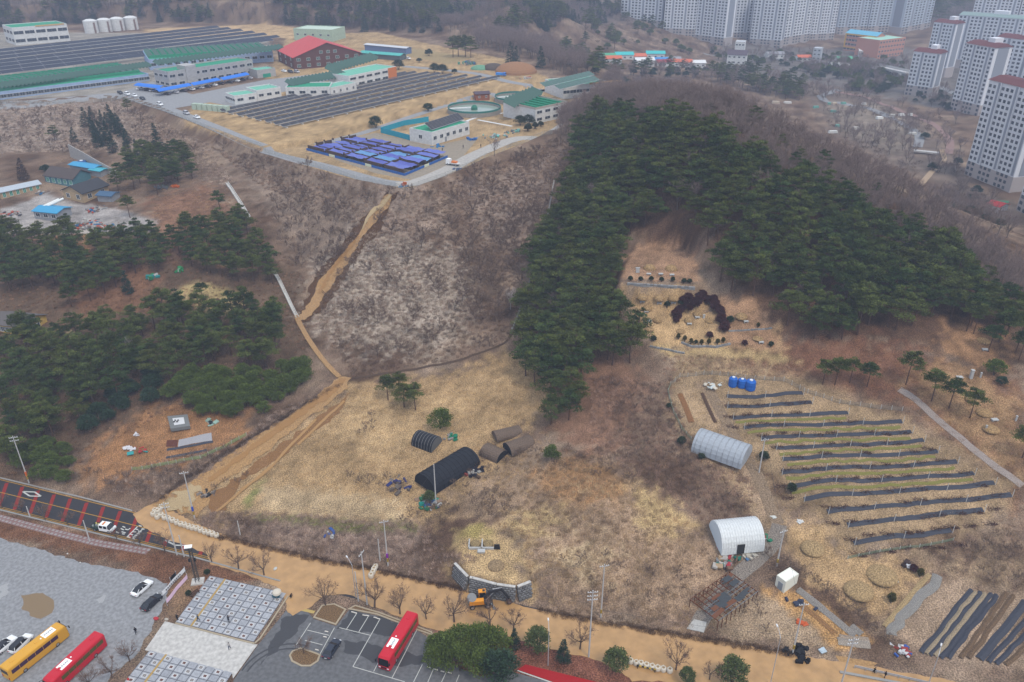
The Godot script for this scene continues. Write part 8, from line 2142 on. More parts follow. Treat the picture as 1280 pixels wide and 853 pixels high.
	b=block("brick_hall","dark brick hall with a big red gable roof",Vector2(-136.2,-522.1),Vector2(-97.72,-543.5),38,7.0,brick,mt("roof_red",0.52,0.085,0.085,0.7,0.0,tex_grime,0.1),{"roof": "end","rise": 7.5,"rows": 2,"front": 7,"left": 3,"ww": 2.2,"wh": 1.6,"storey": 3.6,"glass": mt("pane_green",0.06,0.12,0.11,0.3)})
	for i in 3:
		var f:=part2(b,"window",_win(2.0,1.5,0),mt("frame_white",0.6,0.6,0.6,0.6));f.position=Vector3(18+i*4.5,9.2,0.03);part2(f,"pane",_win(2.0,1.5,1),mt("pane_green",0.06,0.12,0.11,0.3))
	block("pale_green_hall","pale green hall behind the brick hall",Vector2(-168.7,-657.3),Vector2(-137.2,-648.3),22,8,mt("wall_mint",0.42,0.52,0.40,0.9,0.0,tex_grime,0.1),mt("roof_pale",0.42,0.5,0.42,0.9),{"rows": 1,"front": 5})
	b=block("control_building","white control building with tilted panels on a green roof",Vector2(-34.31,-342.3),Vector2(-19.11,-362.2),13,5.2,white,green,{"rows": 1,"front": 6,"ww": 1.9,"wh": 1.5,"left": 1,"door": 9.0})
	panels("roof_array","grey solar array tilted over the control building",Vector2(-36.14,-347.3),Vector2(-23.18,-367.6),43.0,4.5,0.55,2.2,pan2,1.5)
	b=block("sludge_hall","white hall with grey band and green roof beams by the round tanks",Vector2(10.98,-382.6),Vector2(27.06,-398),22,6.6,white,green,{"rows": 2,"front": 4,"left": 0,"ww": 3.4,"wh": 1.3,"trim": mt("band_tan",0.36,0.31,0.27,0.9),"parapet": 0.9})
	for i in 5:
		var g:=Geo.new();g.box(Vector3(Vector2(10.98,-382.6).distance_to(Vector2(27.06,-398))*(i+0.7)/5.5,7.1,-11),Vector3(0.7,0.8,20));part(b,"roof_beam",g,green)
	fins("tilted_array","tilted dark panels on the sludge hall's roof",Vector2(-1.52,-387),Vector2(12.94,-416.1),44.0,9,6.5,pang)
	b=block("upper_white_hall","upper white hall with an orange fascia and two solar rows",Vector2(27.51,-440.6),Vector2(52.7,-452.2),22,6.5,white,green,{"rows": 1,"front": 7,"ww": 4.0,"wh": 1.6})
	var og:=Geo.new();og.box(Vector3(26,6.9,0.03),Vector3(20,1.0,0.4));part(b,"orange_fascia",og,mt("fascia_orange",0.5,0.3,0.12))
	panels("roof_array","front solar row on the upper white hall",Vector2(22.92,-422.3),Vector2(45.95,-449.8),45.6,4.0,0.4,4.0,pang,0.8)
	panels("roof_array","rear solar row on the upper white hall",Vector2(15.61,-424.5),Vector2(44.22,-460),46.4,4.0,0.4,4.0,pang,0.8)
	block("brick_hut","small orange brick hut with dark roof by the round tanks",Vector2(-19.18,-436.4),Vector2(-11.98,-438.5),5,3.4,mt("brick_orange",0.36,0.13,0.06,0.9,0.0,tex_fine,0.3),mt("roof_slate",0.08,0.06,0.075,0.8),{"roof": "gable","rise": 0.8,"rows": 1,"front": 2,"ww": 0.9,"wh": 0.9,"category": "hut"})
	block("teal_canopy","long teal roofed canopy behind the brick hall",Vector2(-103.2,-570.1),Vector2(-74.38,-556.5),8,3.2,mt("canopy_open",0.1,0.12,0.12),mt("roof_teal2",0.08,0.42,0.38,0.6,0.0,tex_grime,0.1),{"roof": "gable","rise": 0.8})
	block("blue_storage","long blue storage row beside the playing field",Vector2(-105.3,-603),Vector2(-73.36,-584.3),6,4.0,mt("wall_storage",0.12,0.17,0.3,0.8),mt("roof_pale2",0.45,0.47,0.5,0.7),{"roof": "gable","rise": 0.5})
	struct("playing_field",drape(pl([-100.9,-627,-63.33,-606.9,-27.16,-570.1,-41.58,-543.5,-71.43,-577.1]),0.05,8.0),mt("field_tan",0.46,0.34,0.17,1.0,0.0,tex_ground,0.05))
	for i in 7: block("transformer","grey green electrical cabinet beside the solar field",Vector2(-159,-405)+Vector2(i*2.9,i*1.0),Vector2(-159,-405)+Vector2(i*2.9+2.4,i*1.0+0.8),2.2,2.8,mt("cabinet",0.36,0.44,0.36,0.7),mt("cabinet",0.36,0.44,0.36,0.7),{"category": "cabinet","group": "electrical cabinets beside the solar field","parapet": 0.1})
	var le:=pl([-142,-396.7,-137.1,-392.3,-130.9,-387.1,-125.3,-383.7,-120.1,-378.7,-113.9,-373.8,-108.6,-369,-104.1,-364.4])
	var ri:=pl([-64.11,-504.9,-58.43,-506.3,-50.51,-504.9,-43.49,-502.1,-35.97,-498,-26.73,-495.3,-18,-491.3,-7.58,-491.3])
	for i in 8: panels("solar_row","grey solar row on white footings, %s from the blower hall" % ["first","second","third","fourth","fifth","sixth","seventh","last"][i],le[i],ri[i],39.4,1.9,0.45,4.6,pan2,1.4,mt("footing_white",0.6,0.59,0.57,0.9),"solar rows on white footings")
	var k:=0
	for q in [[Vector2(-208.2,-454.5),Vector2(-190.6,-445.5),"nearest the filter house"],[Vector2(-187.3,-436.8),Vector2(-176,-454.5),"second from the filter house"],[Vector2(-175.1,-454.5),Vector2(-165.5,-471),"third from the filter house"],[Vector2(-164.1,-471),Vector2(-154.2,-488.7),"farthest along the grey office"]]:
		var L: float=q[0].distance_to(q[1])
		var o:=thing("carport","blue arched carport, %s" % q[2],"carport",g3(q[0]),-(q[1]-q[0]).angle())
		var g:=Geo.new()
		for i in 8:
			var t0:=i/8.0;var t1:=(i+1)/8.0
			for s in [0.0,0.12]: g.quad(Vector3(0,2.5+sin(t0*PI)*1.0+s,-t0*6),Vector3(L,2.5+sin(t0*PI)*1.0+s,-t0*6),Vector3(L,2.5+sin(t1*PI)*1.0+s,-t1*6),Vector3(0,2.5+sin(t1*PI)*1.0+s,-t1*6))
		part(o,"canopy",g,mt("canopy_blue",0.02,0.15,0.55,0.5))
		for i in 5:
			var p:=Geo.new();p.box(Vector3(L*i/4.0,1.2,-5.6),Vector3(0.15,2.6,0.15));part(o,"post",p,mt("pole_steel",0.45,0.46,0.48,0.45,0.4))
		for i in 4: car(g3(q[0].lerp(q[1],(i+0.5)/4.0)+Vector2(0.5,-2.8),0.05),-(q[1]-q[0]).angle()+PI/2,paint_mat(["white_paint","black_paint","silver_paint","navy_paint"][(i+k) % 4],0.4,0.4,0.42),"%s car under the blue carport %s" % [["first","second","third","fourth"][i],q[2]],"sedan","cars under the carports")
		k+=1
	var yaw:=-(Vector2(-150.2,-385.4)-Vector2(-179.3,-416.4)).angle()
	for q in [[Vector2(-206.5,-441.1),"white_paint","white car first in line along the works' road"],[Vector2(-200.9,-436.8),"white_paint","second white car in line along the works' road"],[Vector2(-193.6,-429.5),"black_paint","dark car behind the two white ones on the works' road"],[Vector2(-178.6,-414.4),"white_paint","white car alone where the works' road starts down"],[Vector2(-157.9,-394.1),"silver_paint","silver car parked along the works' road by the cabinets"],[Vector2(-149.8,-385.4),"white_paint","white utility car lowest along the works' road"],[Vector2(-212.3,-445.5),"black_paint","black car at the corner of the works' car park"],[Vector2(-140.5,-513.3),"white_paint","white car beside the brick hall"],[Vector2(-135.9,-510.5),"navy_paint","dark blue car beside the brick hall"],[Vector2(-132,-510.5),"silver_paint","pale car closest to the brick hall's entrance"],[Vector2(-69.83,-563.2),"white_paint","white car by the clipped trees behind the long hall"]]:
		car(g3(q[0],0.08),yaw,paint_mat(q[1],0.4,0.4,0.42),q[2],"suv" if rng.randf()<0.4 else "sedan")
	var c:=pl([-86.32,-335.6,-68.46,-353.4,-26.17,-324.2,-40.73,-298])
	var bs:=thing("tarped_basin","excavated concrete basin under blue tarpaulins","basin",Vector3(c[0].x,36,c[0].y))
	var at:=func(u: float,v: float,y: float)->Vector3:
		var p:=c[0].lerp(c[1],u).lerp(c[3].lerp(c[2],u),v)-c[0]
		return Vector3(p.x,y,p.y)
	var form:=mt("formwork",0.11,0.07,0.055,0.9,0.0,tex_fine,0.3)
	var tarps:=[mt("tarp_blue",0.13,0.16,0.46,0.55,0.0,tex_grime,0.3),mt("tarp_deep",0.10,0.12,0.40,0.55,0.0,tex_grime,0.3),mt("tarp_sky",0.12,0.27,0.50,0.55,0.0,tex_grime,0.3)]
	for i in 6:
		for j in 5:
			var y:=1.4+0.8*(j/5.0)+rr(-0.5,0.4)
			var u0:=i/6.0+0.012;var u1:=(i+1)/6.0-0.012;var v0:=j/5.0+0.012;var v1:=(j+1)/5.0-0.012
			var g:=Geo.new()
			for a in 4:
				for e in 4:
					var H:=func(s: int,t: int)->Vector3: return at.call(lerpf(u0,u1,s/4.0),lerpf(v0,v1,t/4.0),y-0.5*sin(PI*s/4.0)*sin(PI*t/4.0)+0.18*sin(s*5.1+t*3.7+i))
					g.quad(H.call(a,e),H.call(a+1,e),H.call(a+1,e+1),H.call(a,e+1))
			part(bs,"tarpaulin",g,tarps[[0,0,1,1,2][rng.randi() % 5]])
			for w in [[at.call(i/6.0,v0,1.1),at.call(i/6.0,v1,1.1)],[at.call(u0,j/5.0,1.1),at.call(u1,j/5.0,1.1)]]:
				if rng.randf()<0.7:
					var p:=Geo.new();p.bar(w[0],w[1],0.35,1.9);part(bs,"basin_wall",p,form)
				if rng.randf()<0.4:
					var p:=Geo.new();p.box(w[0]+Vector3(0,1.2,0),Vector3(0.6,0.7,0.6));part(bs,"formwork_post",p,form)
	for e in [[0,3,16],[3,2,9]]:
		for i in e[2]:
			var p0: Vector2=c[e[0]].lerp(c[e[1]],float(i)/e[2])-c[0];var p1: Vector2=c[e[0]].lerp(c[e[1]],(i+0.94)/e[2])-c[0]
			var g:=Geo.new();g.bar(Vector3(p0.x,0.5,p0.y+1.2),Vector3(p1.x,0.5,p1.y+1.2),0.15,1.0);part(bs,"hoarding_panel",g,mt("hoarding_pale",0.55,0.58,0.45,0.7) if i % 6==4 else mt("hoarding_blue",0.03,0.11,0.35,0.7))
	var hy:=thing("teal_hoarding","teal hoarding round a yard beside the control building","hoarding",Vector3(Vector2(-59.58,-365.2).x,36,Vector2(-59.58,-365.2).y))
	var hp:=pl([-42.6,-349.2,-59.58,-365.2,-50.73,-379.3,-39.84,-387.6])
	for e in 3:
		for i in 8:
			var p0:=hp[e].lerp(hp[e+1],i/8.0)-hp[1];var p1:=hp[e].lerp(hp[e+1],(i+0.97)/8.0)-hp[1]
			var g:=Geo.new();g.bar(Vector3(p0.x,1.2,p0.y),Vector3(p1.x,1.2,p1.y),0.12,2.4);part(hy,"panel",g,mt("hoarding_teal",0.02,0.26,0.36,0.7))
	for q in [[Vector2(-18.89,-408.8),13.5,"nearer round settling tank with a pale bridge"],[Vector2(2.13,-436.4),11.5,"farther round settling tank beside the sludge hall"]]:
		var o:=thing("settling_tank",q[2],"tank",Vector3(q[0].x,36.0,q[0].y))
		var R: float=q[1]
		var w:=Geo.new();w.lathe([Vector2(R,-1),Vector2(R,2.0),Vector2(R-0.5,2.0),Vector2(R-0.5,0.5)],Vector3.ZERO,40);part(o,"wall",w,mt("tank_concrete",0.3,0.28,0.25,0.9,0.0,tex_grime,0.1))
		var rl:=Geo.new();rl.lathe([Vector2(R-0.2,2.0),Vector2(R-0.2,2.9),Vector2(R-0.3,2.9),Vector2(R-0.3,2.0)],Vector3.ZERO,40);part(o,"railing",rl,mt("rail_green",0.03,0.16,0.14,0.6))
		var wa:=Geo.new();wa.lathe([Vector2(R-0.5,1.2),Vector2(0.0,1.2)],Vector3.ZERO,40);part(o,"water",wa,mt("tank_water",0.22,0.27,0.23,0.12))
		var br:=Geo.new();br.box(Vector3(-R/2,2.2,0.8),Vector3(R,0.25,1.4),0.3);part(o,"bridge",br,white)
		var dm:=Geo.new();dm.lathe([Vector2(1.6,1.2),Vector2(1.6,2.4),Vector2(0.8,3.4),Vector2(0,3.6)],Vector3.ZERO,12);part(o,"centre_drum",dm,mt("drum_green",0.03,0.15,0.1,0.6))
	heap(Vector2(-17.58,-352),9,3.5,"blue tarps beside the control building's steps",[Color(0.04,0.2,0.5),Color(0.03,0.15,0.45)],0.8)
	heap(Vector2(-31.45,-340.9),6,3.0,"blue tarp bundle in front of the control building",[Color(0.04,0.22,0.5)],0.9)
	heap(Vector2(-7.85,-357.8),14,6.0,"turquoise pipes and grey machines on the works' lawn",[Color(0.2,0.55,0.48),Color(0.3,0.32,0.33),Color(0.25,0.5,0.45),Color(0.55,0.55,0.55)],1.0)
	heap(Vector2(0,-366.7),10,4.0,"turquoise pipes beside the round bushes",[Color(0.2,0.55,0.48),Color(0.2,0.21,0.22)],1.0)
	heap(Vector2(-39.8,-282.7),7,2.0,"blue tarp and cones at the top of the slide",[Color(0.06,0.25,0.5),Color(0.3,0.3,0.32),Color(0.5,0.12,0.03)],1.4)
	heap(Vector2(-21.12,-305.5),7,3.0,"dark barriers along the works' road",[Color(0.03,0.05,0.12),Color(0.05,0.08,0.2)],0.9)
	heap(Vector2(-28.59,-543.5),22,7.0,"grey stone blocks and nets behind the clipped trees",[Color(0.3,0.28,0.25),Color(0.22,0.22,0.2),Color(0.15,0.4,0.3),Color(0.06,0.2,0.45)],2.0)
	heap(Vector2(9.47,-491.3),12,5.0,"pale rubble and red sheets beside the spoil mound",[Color(0.5,0.46,0.42),Color(0.5,0.08,0.06),Color(0.55,0.52,0.48)],1.0)
	mound(Vector2(2.47,-513.3),13.0,6.0,"big orange spoil mound behind the solar rows",Color(0.34,0.18,0.09))
	mound(Vector2(-11.58,-525),7.0,3.5,"dark spoil heap beside the orange mound",Color(0.11,0.085,0.07))
	mound(Vector2(-20.14,-525),6.0,2.4,"green netted heap beside the dark spoil",Color(0.16,0.34,0.22))
	var tp:=Vector2(-23.04,-311.2)
	var tk:=thing("flatbed_truck","white flatbed truck beside the tarped basin","truck",g3(tp,0.05),-0.45+PI)
	for q in [["cab",Vector3(2.2,1.5,0),Vector3(1.6,1.9,2.0),Color(0.7,0.71,0.72)],["windscreen",Vector3(3.02,1.9,0),Vector3(0.05,0.8,1.8),Color(0.02,0.02,0.03)],["bed",Vector3(-0.7,1.0,0),Vector3(4.0,0.3,2.1),Color(0.5,0.5,0.5)],["load",Vector3(-0.4,1.45,0),Vector3(2.2,0.6,1.6),Color(0.55,0.16,0.04)],["chassis",Vector3(0.4,0.65,0),Vector3(5.4,0.25,0.9),Color(0.03,0.03,0.03)]]:
		var g:=Geo.new();g.box(q[1],q[2],0,0.94);part(tk,q[0],g,mt("truck_%s" % q[0],q[3].r,q[3].g,q[3].b,0.5))
	for x in [-1.6,2.2]:
		for s in [-0.85,0.85]: wheel(tk,Vector3(x,0.45,s),0.45,0.3)
	var bt:=thing("blue_truck","blue truck on the road beside the spoil mound","truck",g3(Vector2(-6.73,-499.4),0.05),-0.35)
	for q in [["cab",Vector3(2.4,1.3,0),Vector3(1.6,1.7,2.0),Color(0.04,0.16,0.5)],["box",Vector3(-0.8,1.2,0),Vector3(4.4,1.2,2.2),Color(0.03,0.2,0.55)],["windscreen",Vector3(3.2,1.6,0),Vector3(0.05,0.7,1.7),Color(0.02,0.02,0.03)]]:
		var g:=Geo.new();g.box(q[1],q[2],0,0.95);part(bt,q[0],g,mt("bluetruck_%s" % q[0],q[3].r,q[3].g,q[3].b,0.5))
	for x in [-1.8,2.4]:
		for s in [-0.85,0.85]: wheel(bt,Vector3(x,0.45,s),0.45,0.3)
	for q in [[Vector2(-29.04,-331.8),"person standing behind the tarped basin by the control building"],[Vector2(-20.64,-337),"person beside the works' lawn edge"],[Vector2(-13.24,-338.3),"person walking on the works' road"]]: person(g3(q[0],0.06),1.0,q[1],Color(0.015,0.015,0.018),Color(0.02,0.02,0.025))
	for q in [[Vector2(-63.16,-374.5),"umbrella",1.15,"clipped umbrella pine beside the teal hoarding"],[Vector2(-71.12,-522.1),"umbrella",1.3,"clipped umbrella pine behind the long white hall"],[Vector2(-47.59,-510.5),"umbrella",1.2,"first umbrella pine of the pair behind the solar rows"],[Vector2(-42.47,-507.7),"umbrella",1.2,"second umbrella pine of the pair behind the solar rows"],[Vector2(-35.15,-507.7),"dark",0.8,"egg-shaped evergreen beside the umbrella pines"],[Vector2(3.76,-379.3),"umbrella",1.0,"nearer umbrella pine before the sludge hall"],[Vector2(7.92,-381),"umbrella",1.0,"farther umbrella pine before the sludge hall"],[Vector2(7.32,-368.3),"ball",2.2,"largest round bush along the works' road"],[Vector2(10.73,-372.9),"ball",1.8,"second round bush along the works' road"],[Vector2(13.48,-377.7),"ball",1.7,"third round bush along the works' road"],[Vector2(-42.37,-410.7),"dark",1.1,"low spreading bush by the nearer settling tank"],[Vector2(-40.2,-570.1),"pine",1.5,"tall pine, first of the four behind the works"],[Vector2(-36.6,-573.6),"pine",1.6,"tall pine, second of the four behind the works"],[Vector2(-32.23,-573.6),"pine",1.6,"tall pine, third of the four behind the works"],[Vector2(-28.25,-570.1),"pine",1.4,"tall pine, last of the four behind the works"],[Vector2(-1.04,-543.5),"cone",1.3,"pointed conifer nearest the spoil mound"],[Vector2(2.58,-540.3),"cone",1.3,"second pointed conifer behind the spoil mound"],[Vector2(18.22,-528),"cone",1.3,"pointed conifer standing apart behind the spoil mound"],[Vector2(-57.14,-577.1),"dark",1.2,"evergreen at the playing field's edge"],[Vector2(-60.95,-549.9),"dark",0.8,"small evergreen at the field's near corner"],[Vector2(-122,-705.7),"cone",1.5,"conifer behind the pale green hall"]]:
		plant(q[1],"works_tree",q[0],q[2],q[3])

# ---------------------------------------------------------------- the town beyond
func tower(A: Vector2,B: Vector2,depth: float,h: float,label: String,tone: Color,roof:=Color(0.12,0.045,0.045),cols:=8,y:=-99.0)->void:
	var d:=B-A
	var L:=d.length()
	var y0:=minf(gy(A.x,A.y),gy(B.x,B.y)) if y<-90 else y
	var o:=thing("apartment_tower",label,"apartment tower",Vector3(A.x,y0,A.y),-d.angle(),"apartment towers beyond the hill")
	var wall:=mt("tower_%s" % tone.to_html(false),tone.r,tone.g,tone.b,0.9)
	var base_:=mt("tower_base",0.36,0.32,0.31,0.9)
	var strip:=mt("tower_strip",0.24,0.26,0.30,0.8)
	var n:=int(h/2.85)
	var g:=Geo.new();g.box(Vector3(L/2,h/2,-depth/2),Vector3(L,h,depth));part(o,"wall",g,wall)
	var b:=Geo.new();b.box(Vector3(L/2,3.5,-depth/2),Vector3(L+0.3,9,depth+0.3));part(o,"plinth",b,base_)
	var r:=Geo.new();r.hexa([Vector3(-0.6,h,0.6),Vector3(L+0.6,h,0.6),Vector3(L+0.6,h,-depth-0.6),Vector3(-0.6,h,-depth-0.6),Vector3(0.5,h+2.2,-depth*0.35),Vector3(L-0.5,h+2.2,-depth*0.35),Vector3(L-0.5,h+2.2,-depth*0.65),Vector3(0.5,h+2.2,-depth*0.65)])
	part(o,"roof",r,mt("roof_%s" % roof.to_html(false),roof.r,roof.g,roof.b,0.8))
	var ph:=Geo.new();ph.box(Vector3(L*0.62,h+2.4,-depth*0.6),Vector3(L*0.22,5.0,depth*0.5));part(o,"lift_house",ph,wall)
	for s in [0,1]:
		var e:=Geo.new();e.box(Vector3(-0.05 if s==0 else L+0.05,h/2+4,-depth/2),Vector3(0.3,h-9,depth*0.62));part(o,"end_panel",e,strip)
	var w:=L/cols
	for c in cols:
		if c % 4==2:
			var q:=Geo.new();q.box(Vector3(w*(c+0.5),h/2+4,0.04),Vector3(w*0.5,h-9,0.3));part(o,"stair_strip",q,strip)
		elif c % 4==3:
			var q:=Geo.new();q.box(Vector3(w*c,h/2+4,0.25),Vector3(0.7,h-8,0.5));part(o,"rib",q,wall)
	var gw:=Geo.new();gw.box(Vector3(0,0,0.06),Vector3(w*0.56,1.55,0.12));gw.col=Color.WHITE
	var wm:=gw.mesh();var sg:=Geo.new();sg.box(Vector3(0,-0.95,0.12),Vector3(w*0.66,0.35,0.24))
	var sm:=sg.mesh()
	var dk:=[mt("town_pane_a",0.055,0.065,0.08,0.3),mt("town_pane_b",0.1,0.11,0.12,0.3),mt("town_pane_c",0.035,0.045,0.055,0.3)]
	for f in n:
		for c in cols:
			if c % 4==2: continue
			var p:=part2(o,"window",wm,dk[rng.randi() % 3]);p.position=Vector3(w*(c+0.5),f*2.85+1.6,0.17 if f<3 else 0.0)
			if f>2: part2(p,"sill",sm,wall)

func far()->void:
	var W:=Color(0.62,0.63,0.66)
	var B:=Color(0.44,0.49,0.55)
	tower(Vector2(245.1,-425),Vector2(251.9,-393.1),14,50,"white tower nearest the pine hill, with twelve window columns",W,Color(0.12,0.045,0.045),11)
	tower(Vector2(239.7,-364.7),Vector2(237.7,-326.3),14,54,"white tower cut by the picture's edge beside the nearest one",W,Color(0.12,0.045,0.045),9)
	tower(Vector2(308,-645.1),Vector2(321.8,-631.1),14,33,"lower grey-sided tower standing by the bridge",W,Color(0.12,0.045,0.045),7)
	tower(Vector2(366.2,-742),Vector2(377.9,-726.1),14,44,"taller grey-sided tower directly behind the one by the bridge",W,Color(0.12,0.045,0.045),7)
	tower(Vector2(317.6,-590.8),Vector2(325.4,-567.5),15,46,"grey-sided tower between the bridge towers and the nearest one",W,Color(0.12,0.045,0.045),8)
	tower(Vector2(366.9,-640.7),Vector2(382.2,-615.7),14,44,"white tower half hidden behind the nearest one",W,Color(0.12,0.045,0.045),8)
	tower(Vector2(408,-782.8),Vector2(447.4,-748),14,46,"broad pale slab behind the grey-sided towers",W,Color(0.2,0.27,0.26),16)
	tower(Vector2(460.5,-781.5),Vector2(488.1,-746.6),14,42,"pale slab at the picture's edge behind the nearest towers",W,Color(0.2,0.27,0.26),12)
	tower(Vector2(500.6,-934.8),Vector2(536.6,-911.8),14,56,"rear slab rising above the broad pale one",W,Color(0.2,0.27,0.26),12)
	tower(Vector2(538.3,-911.8),Vector2(579,-899.1),14,56,"rear slab at the picture's upper corner",W,Color(0.2,0.27,0.26),10)
	tower(Vector2(119.3,-944),Vector2(159.2,-913.7),15,62,"first white slab of the far estate beside the wooded slope",W,Color(0.12,0.045,0.045),12)
	tower(Vector2(160.6,-905.6),Vector2(192.6,-896.5),15,62,"second white slab of the far estate",W,Color(0.12,0.045,0.045),10)
	tower(Vector2(191.3,-898.8),Vector2(217.5,-869.9),15,60,"third white slab of the far estate, above the village",W,Color(0.12,0.045,0.045),10)
	tower(Vector2(227.5,-911.4),Vector2(258.6,-913.9),15,60,"fourth white slab of the far estate, set back",W,Color(0.12,0.045,0.045),9)
	tower(Vector2(252,-897.9),Vector2(280.1,-882.3),15,54,"white slab with a visible brown roof in the far estate",W,Color(0.16,0.07,0.07),9)
	tower(Vector2(286.7,-896),Vector2(324.6,-926.8),15,50,"white slab with a brown roof line beside the school",W,Color(0.16,0.07,0.07),9)
	tower(Vector2(326.8,-931),Vector2(356.6,-940.6),15,66,"tall white slab behind the school's trees",W,Color(0.12,0.045,0.045),9)
	tower(Vector2(372.4,-975.5),Vector2(408.9,-983.8),15,66,"first bluish slab behind the school",B,Color(0.2,0.22,0.25),9)
	tower(Vector2(413.2,-990.1),Vector2(460.9,-1009.8),15,66,"second bluish slab behind the school",B,Color(0.2,0.22,0.25),10)
	tower(Vector2(452.8,-990.9),Vector2(511,-1044.6),15,60,"third bluish slab at the estate's end",B,Color(0.2,0.22,0.25),9)
	var ow:=mt("school_orange",0.48,0.22,0.15,0.9)
	var s:=block("school","orange school wing with a yellow frame and blue roof",Vector2(347.3,-884.3),Vector2(368.4,-856.9),16,17,ow,mt("school_blue",0.12,0.36,0.5,0.7),{"rows": 4,"front": 9,"ww": 3.2,"wh": 2.0,"roof": "gable","rise": 3.0})
	var L: float=Vector2(347.3,-884.3).distance_to(Vector2(368.4,-856.9))
	for q in [[Vector3(L/2,16.4,0.2),Vector3(L,1.4,0.6)],[Vector3(L/2,3.6,0.2),Vector3(L,1.0,0.6)],[Vector3(0.7,10,0.25),Vector3(1.4,13,0.6)]]:
		var g:=Geo.new();g.box(q[0],q[1]);part(s,"yellow_frame",g,mt("school_yellow",0.6,0.36,0.06,0.8))
	block("school_wing","pink brick school wing with a green roof edge",Vector2(362.3,-833.4),Vector2(397.5,-856.2),26,17,ow,mt("school_green",0.3,0.5,0.4,0.8),{"rows": 4,"front": 9,"ww": 2.6,"wh": 1.8})
	block("town_house","white villa with a grey roof above the wood",Vector2(197.2,-769.2),Vector2(213.5,-763.9),18,9,mt("render_white",0.66,0.66,0.65,0.85),mt("roof_slate",0.08,0.06,0.075,0.8),{"rows": 2,"front": 4,"roof": "gable","rise": 3})
	block("town_house","tall white block behind the villa with the grey roof",Vector2(212.7,-805.3),Vector2(221.1,-802.3),12,16,mt("render_white",0.66,0.66,0.65,0.85),mt("roof_pale2",0.45,0.47,0.5,0.7),{"rows": 3,"front": 3})
	block("town_house","grey tower-like house beside the school yard",Vector2(282.6,-790),Vector2(289,-786.6),10,14,mt("town_grey",0.38,0.4,0.43,0.9),mt("roof_pale2",0.45,0.47,0.5,0.7),{"rows": 4,"front": 2})
	var tone:=[["teal",Color(0.05,0.4,0.4)],["orange red",Color(0.5,0.13,0.07)],["bright blue",Color(0.05,0.22,0.5)],["dark red",Color(0.3,0.05,0.06)],["grey",Color(0.25,0.25,0.27)],["white",Color(0.6,0.6,0.6)],["green",Color(0.08,0.3,0.18)]]
	var vs:=[[Vector2(90.44,-730),0,"highest in the village"],[Vector2(105.6,-738.1),1,"in the village's middle"],[Vector2(121.5,-759.1),0,"beside the village's terraces"],[Vector2(123.4,-733.4),2,"next to the big red roof"],[Vector2(126.4,-725.4),3,"below the bright blue roof"],[Vector2(141.5,-731.6),1,"at the village's end near the wood"],[Vector2(79,-706.6),1,"low at the village's start"],[Vector2(106.6,-719.1),5,"under the orange red roof"],[Vector2(74.08,-719.8),6,"farthest along the village lane"],[Vector2(156.6,-736.2),5,"small, nearest the ridge"],[Vector2(137.2,-743.7),4,"behind the village's last red roof"],[Vector2(33.27,-543.5),4,"in the trees behind the spoil mound"],[Vector2(41.72,-531),5,"closest to the upper white hall"],[Vector2(276.2,-808.2),1,"by the school yard's wall"],[Vector2(317.8,-816),6,"in the school yard"],[Vector2(250.3,-821),4,"below the brown-roofed slab"],[Vector2(292.8,-763.4),5,"above the valley gardens"],[Vector2(350.2,-847.4),5,"before the school's orange front"]]
	for v in vs:
		var c: Color=tone[v[1]][1]
		block("village_house","%s roofed house %s" % [tone[v[1]][0],v[2]],v[0],v[0]+Vector2(rr(13,17),rr(-2,2)),9,rr(3.5,5.5),mt("render_white",0.66,0.66,0.65,0.85),mt("vroof_%d" % v[1],c.r,c.g,c.b,0.7),{"roof": "gable","rise": 1.8,"rows": 1,"front": 3,"category": "house","group": "small houses of the far village"})
	var road:=mt("far_road",0.22,0.22,0.225,0.9)
	struct("valley_road",ribbon(pl([259.8,-653.1,245.4,-637.5,234.2,-623,233.5,-606.9,240.8,-600.7,250.4,-594.8,261,-574.4,263.4,-540.6,259,-510.5,245.2,-482.1]),5.5,0.3,6.0),road)
	struct("valley_road",ribbon(pl([250.5,-644.9,265.9,-632.4,275.2,-597.9,282.6,-554.6,279.8,-521.2,271,-494.3,257,-467.3]),4.5,0.3,6.0),mt("red_lane",0.22,0.14,0.12,0.9))
	struct("valley_road",ribbon(pl([187.6,-821.7,250.3,-821,307.6,-804.7,340,-770.7,348.6,-723.4,352.2,-646.4]),9.0,0.3,8.0),road)
	struct("valley_path",ribbon(pl([258.6,-478.6,247.1,-452.6,231.5,-431.3,209.3,-399.8]),3.0,0.3,6.0),mt("sand_path",0.33,0.24,0.16,1.0))
	var ba:=g3(Vector2(330.2,-746.8),6.0);var bb:=g3(Vector2(339.4,-706),6.0)
	var br:=thing("road_bridge","pale road bridge beside the lower grey-sided tower","bridge",ba)
	var dg:=Geo.new();dg.bar(Vector3.ZERO,bb-ba,12,1.6);part(br,"deck",dg,mt("bridge_pale",0.42,0.41,0.4,0.9))
	for t in [0.2,0.5,0.8]:
		var g:=Geo.new();g.box((bb-ba)*t-Vector3(0,4,0),Vector3(2,8,8));part(br,"pier",g,mt("bridge_pale",0.42,0.41,0.4,0.9))
	for sd in [-1,1]:
		var g:=Geo.new();g.bar(Vector3(0,1.4,sd*5.8),bb-ba+Vector3(0,1.4,sd*5.8),0.3,1.2);part(br,"parapet",g,mt("bridge_pale",0.42,0.41,0.4,0.9))
	var fb:=thing("foot_bridge","narrow pale footbridge over the valley stream","bridge",g3(Vector2(236.6,-468.3),1.5))
	var fg:=Geo.new();fg.bar(Vector3.ZERO,g3(Vector2(249,-463.4),1.5)-fb.position,3,0.8);part(fb,"deck",fg,mt("bridge_pale",0.42,0.41,0.4,0.9))
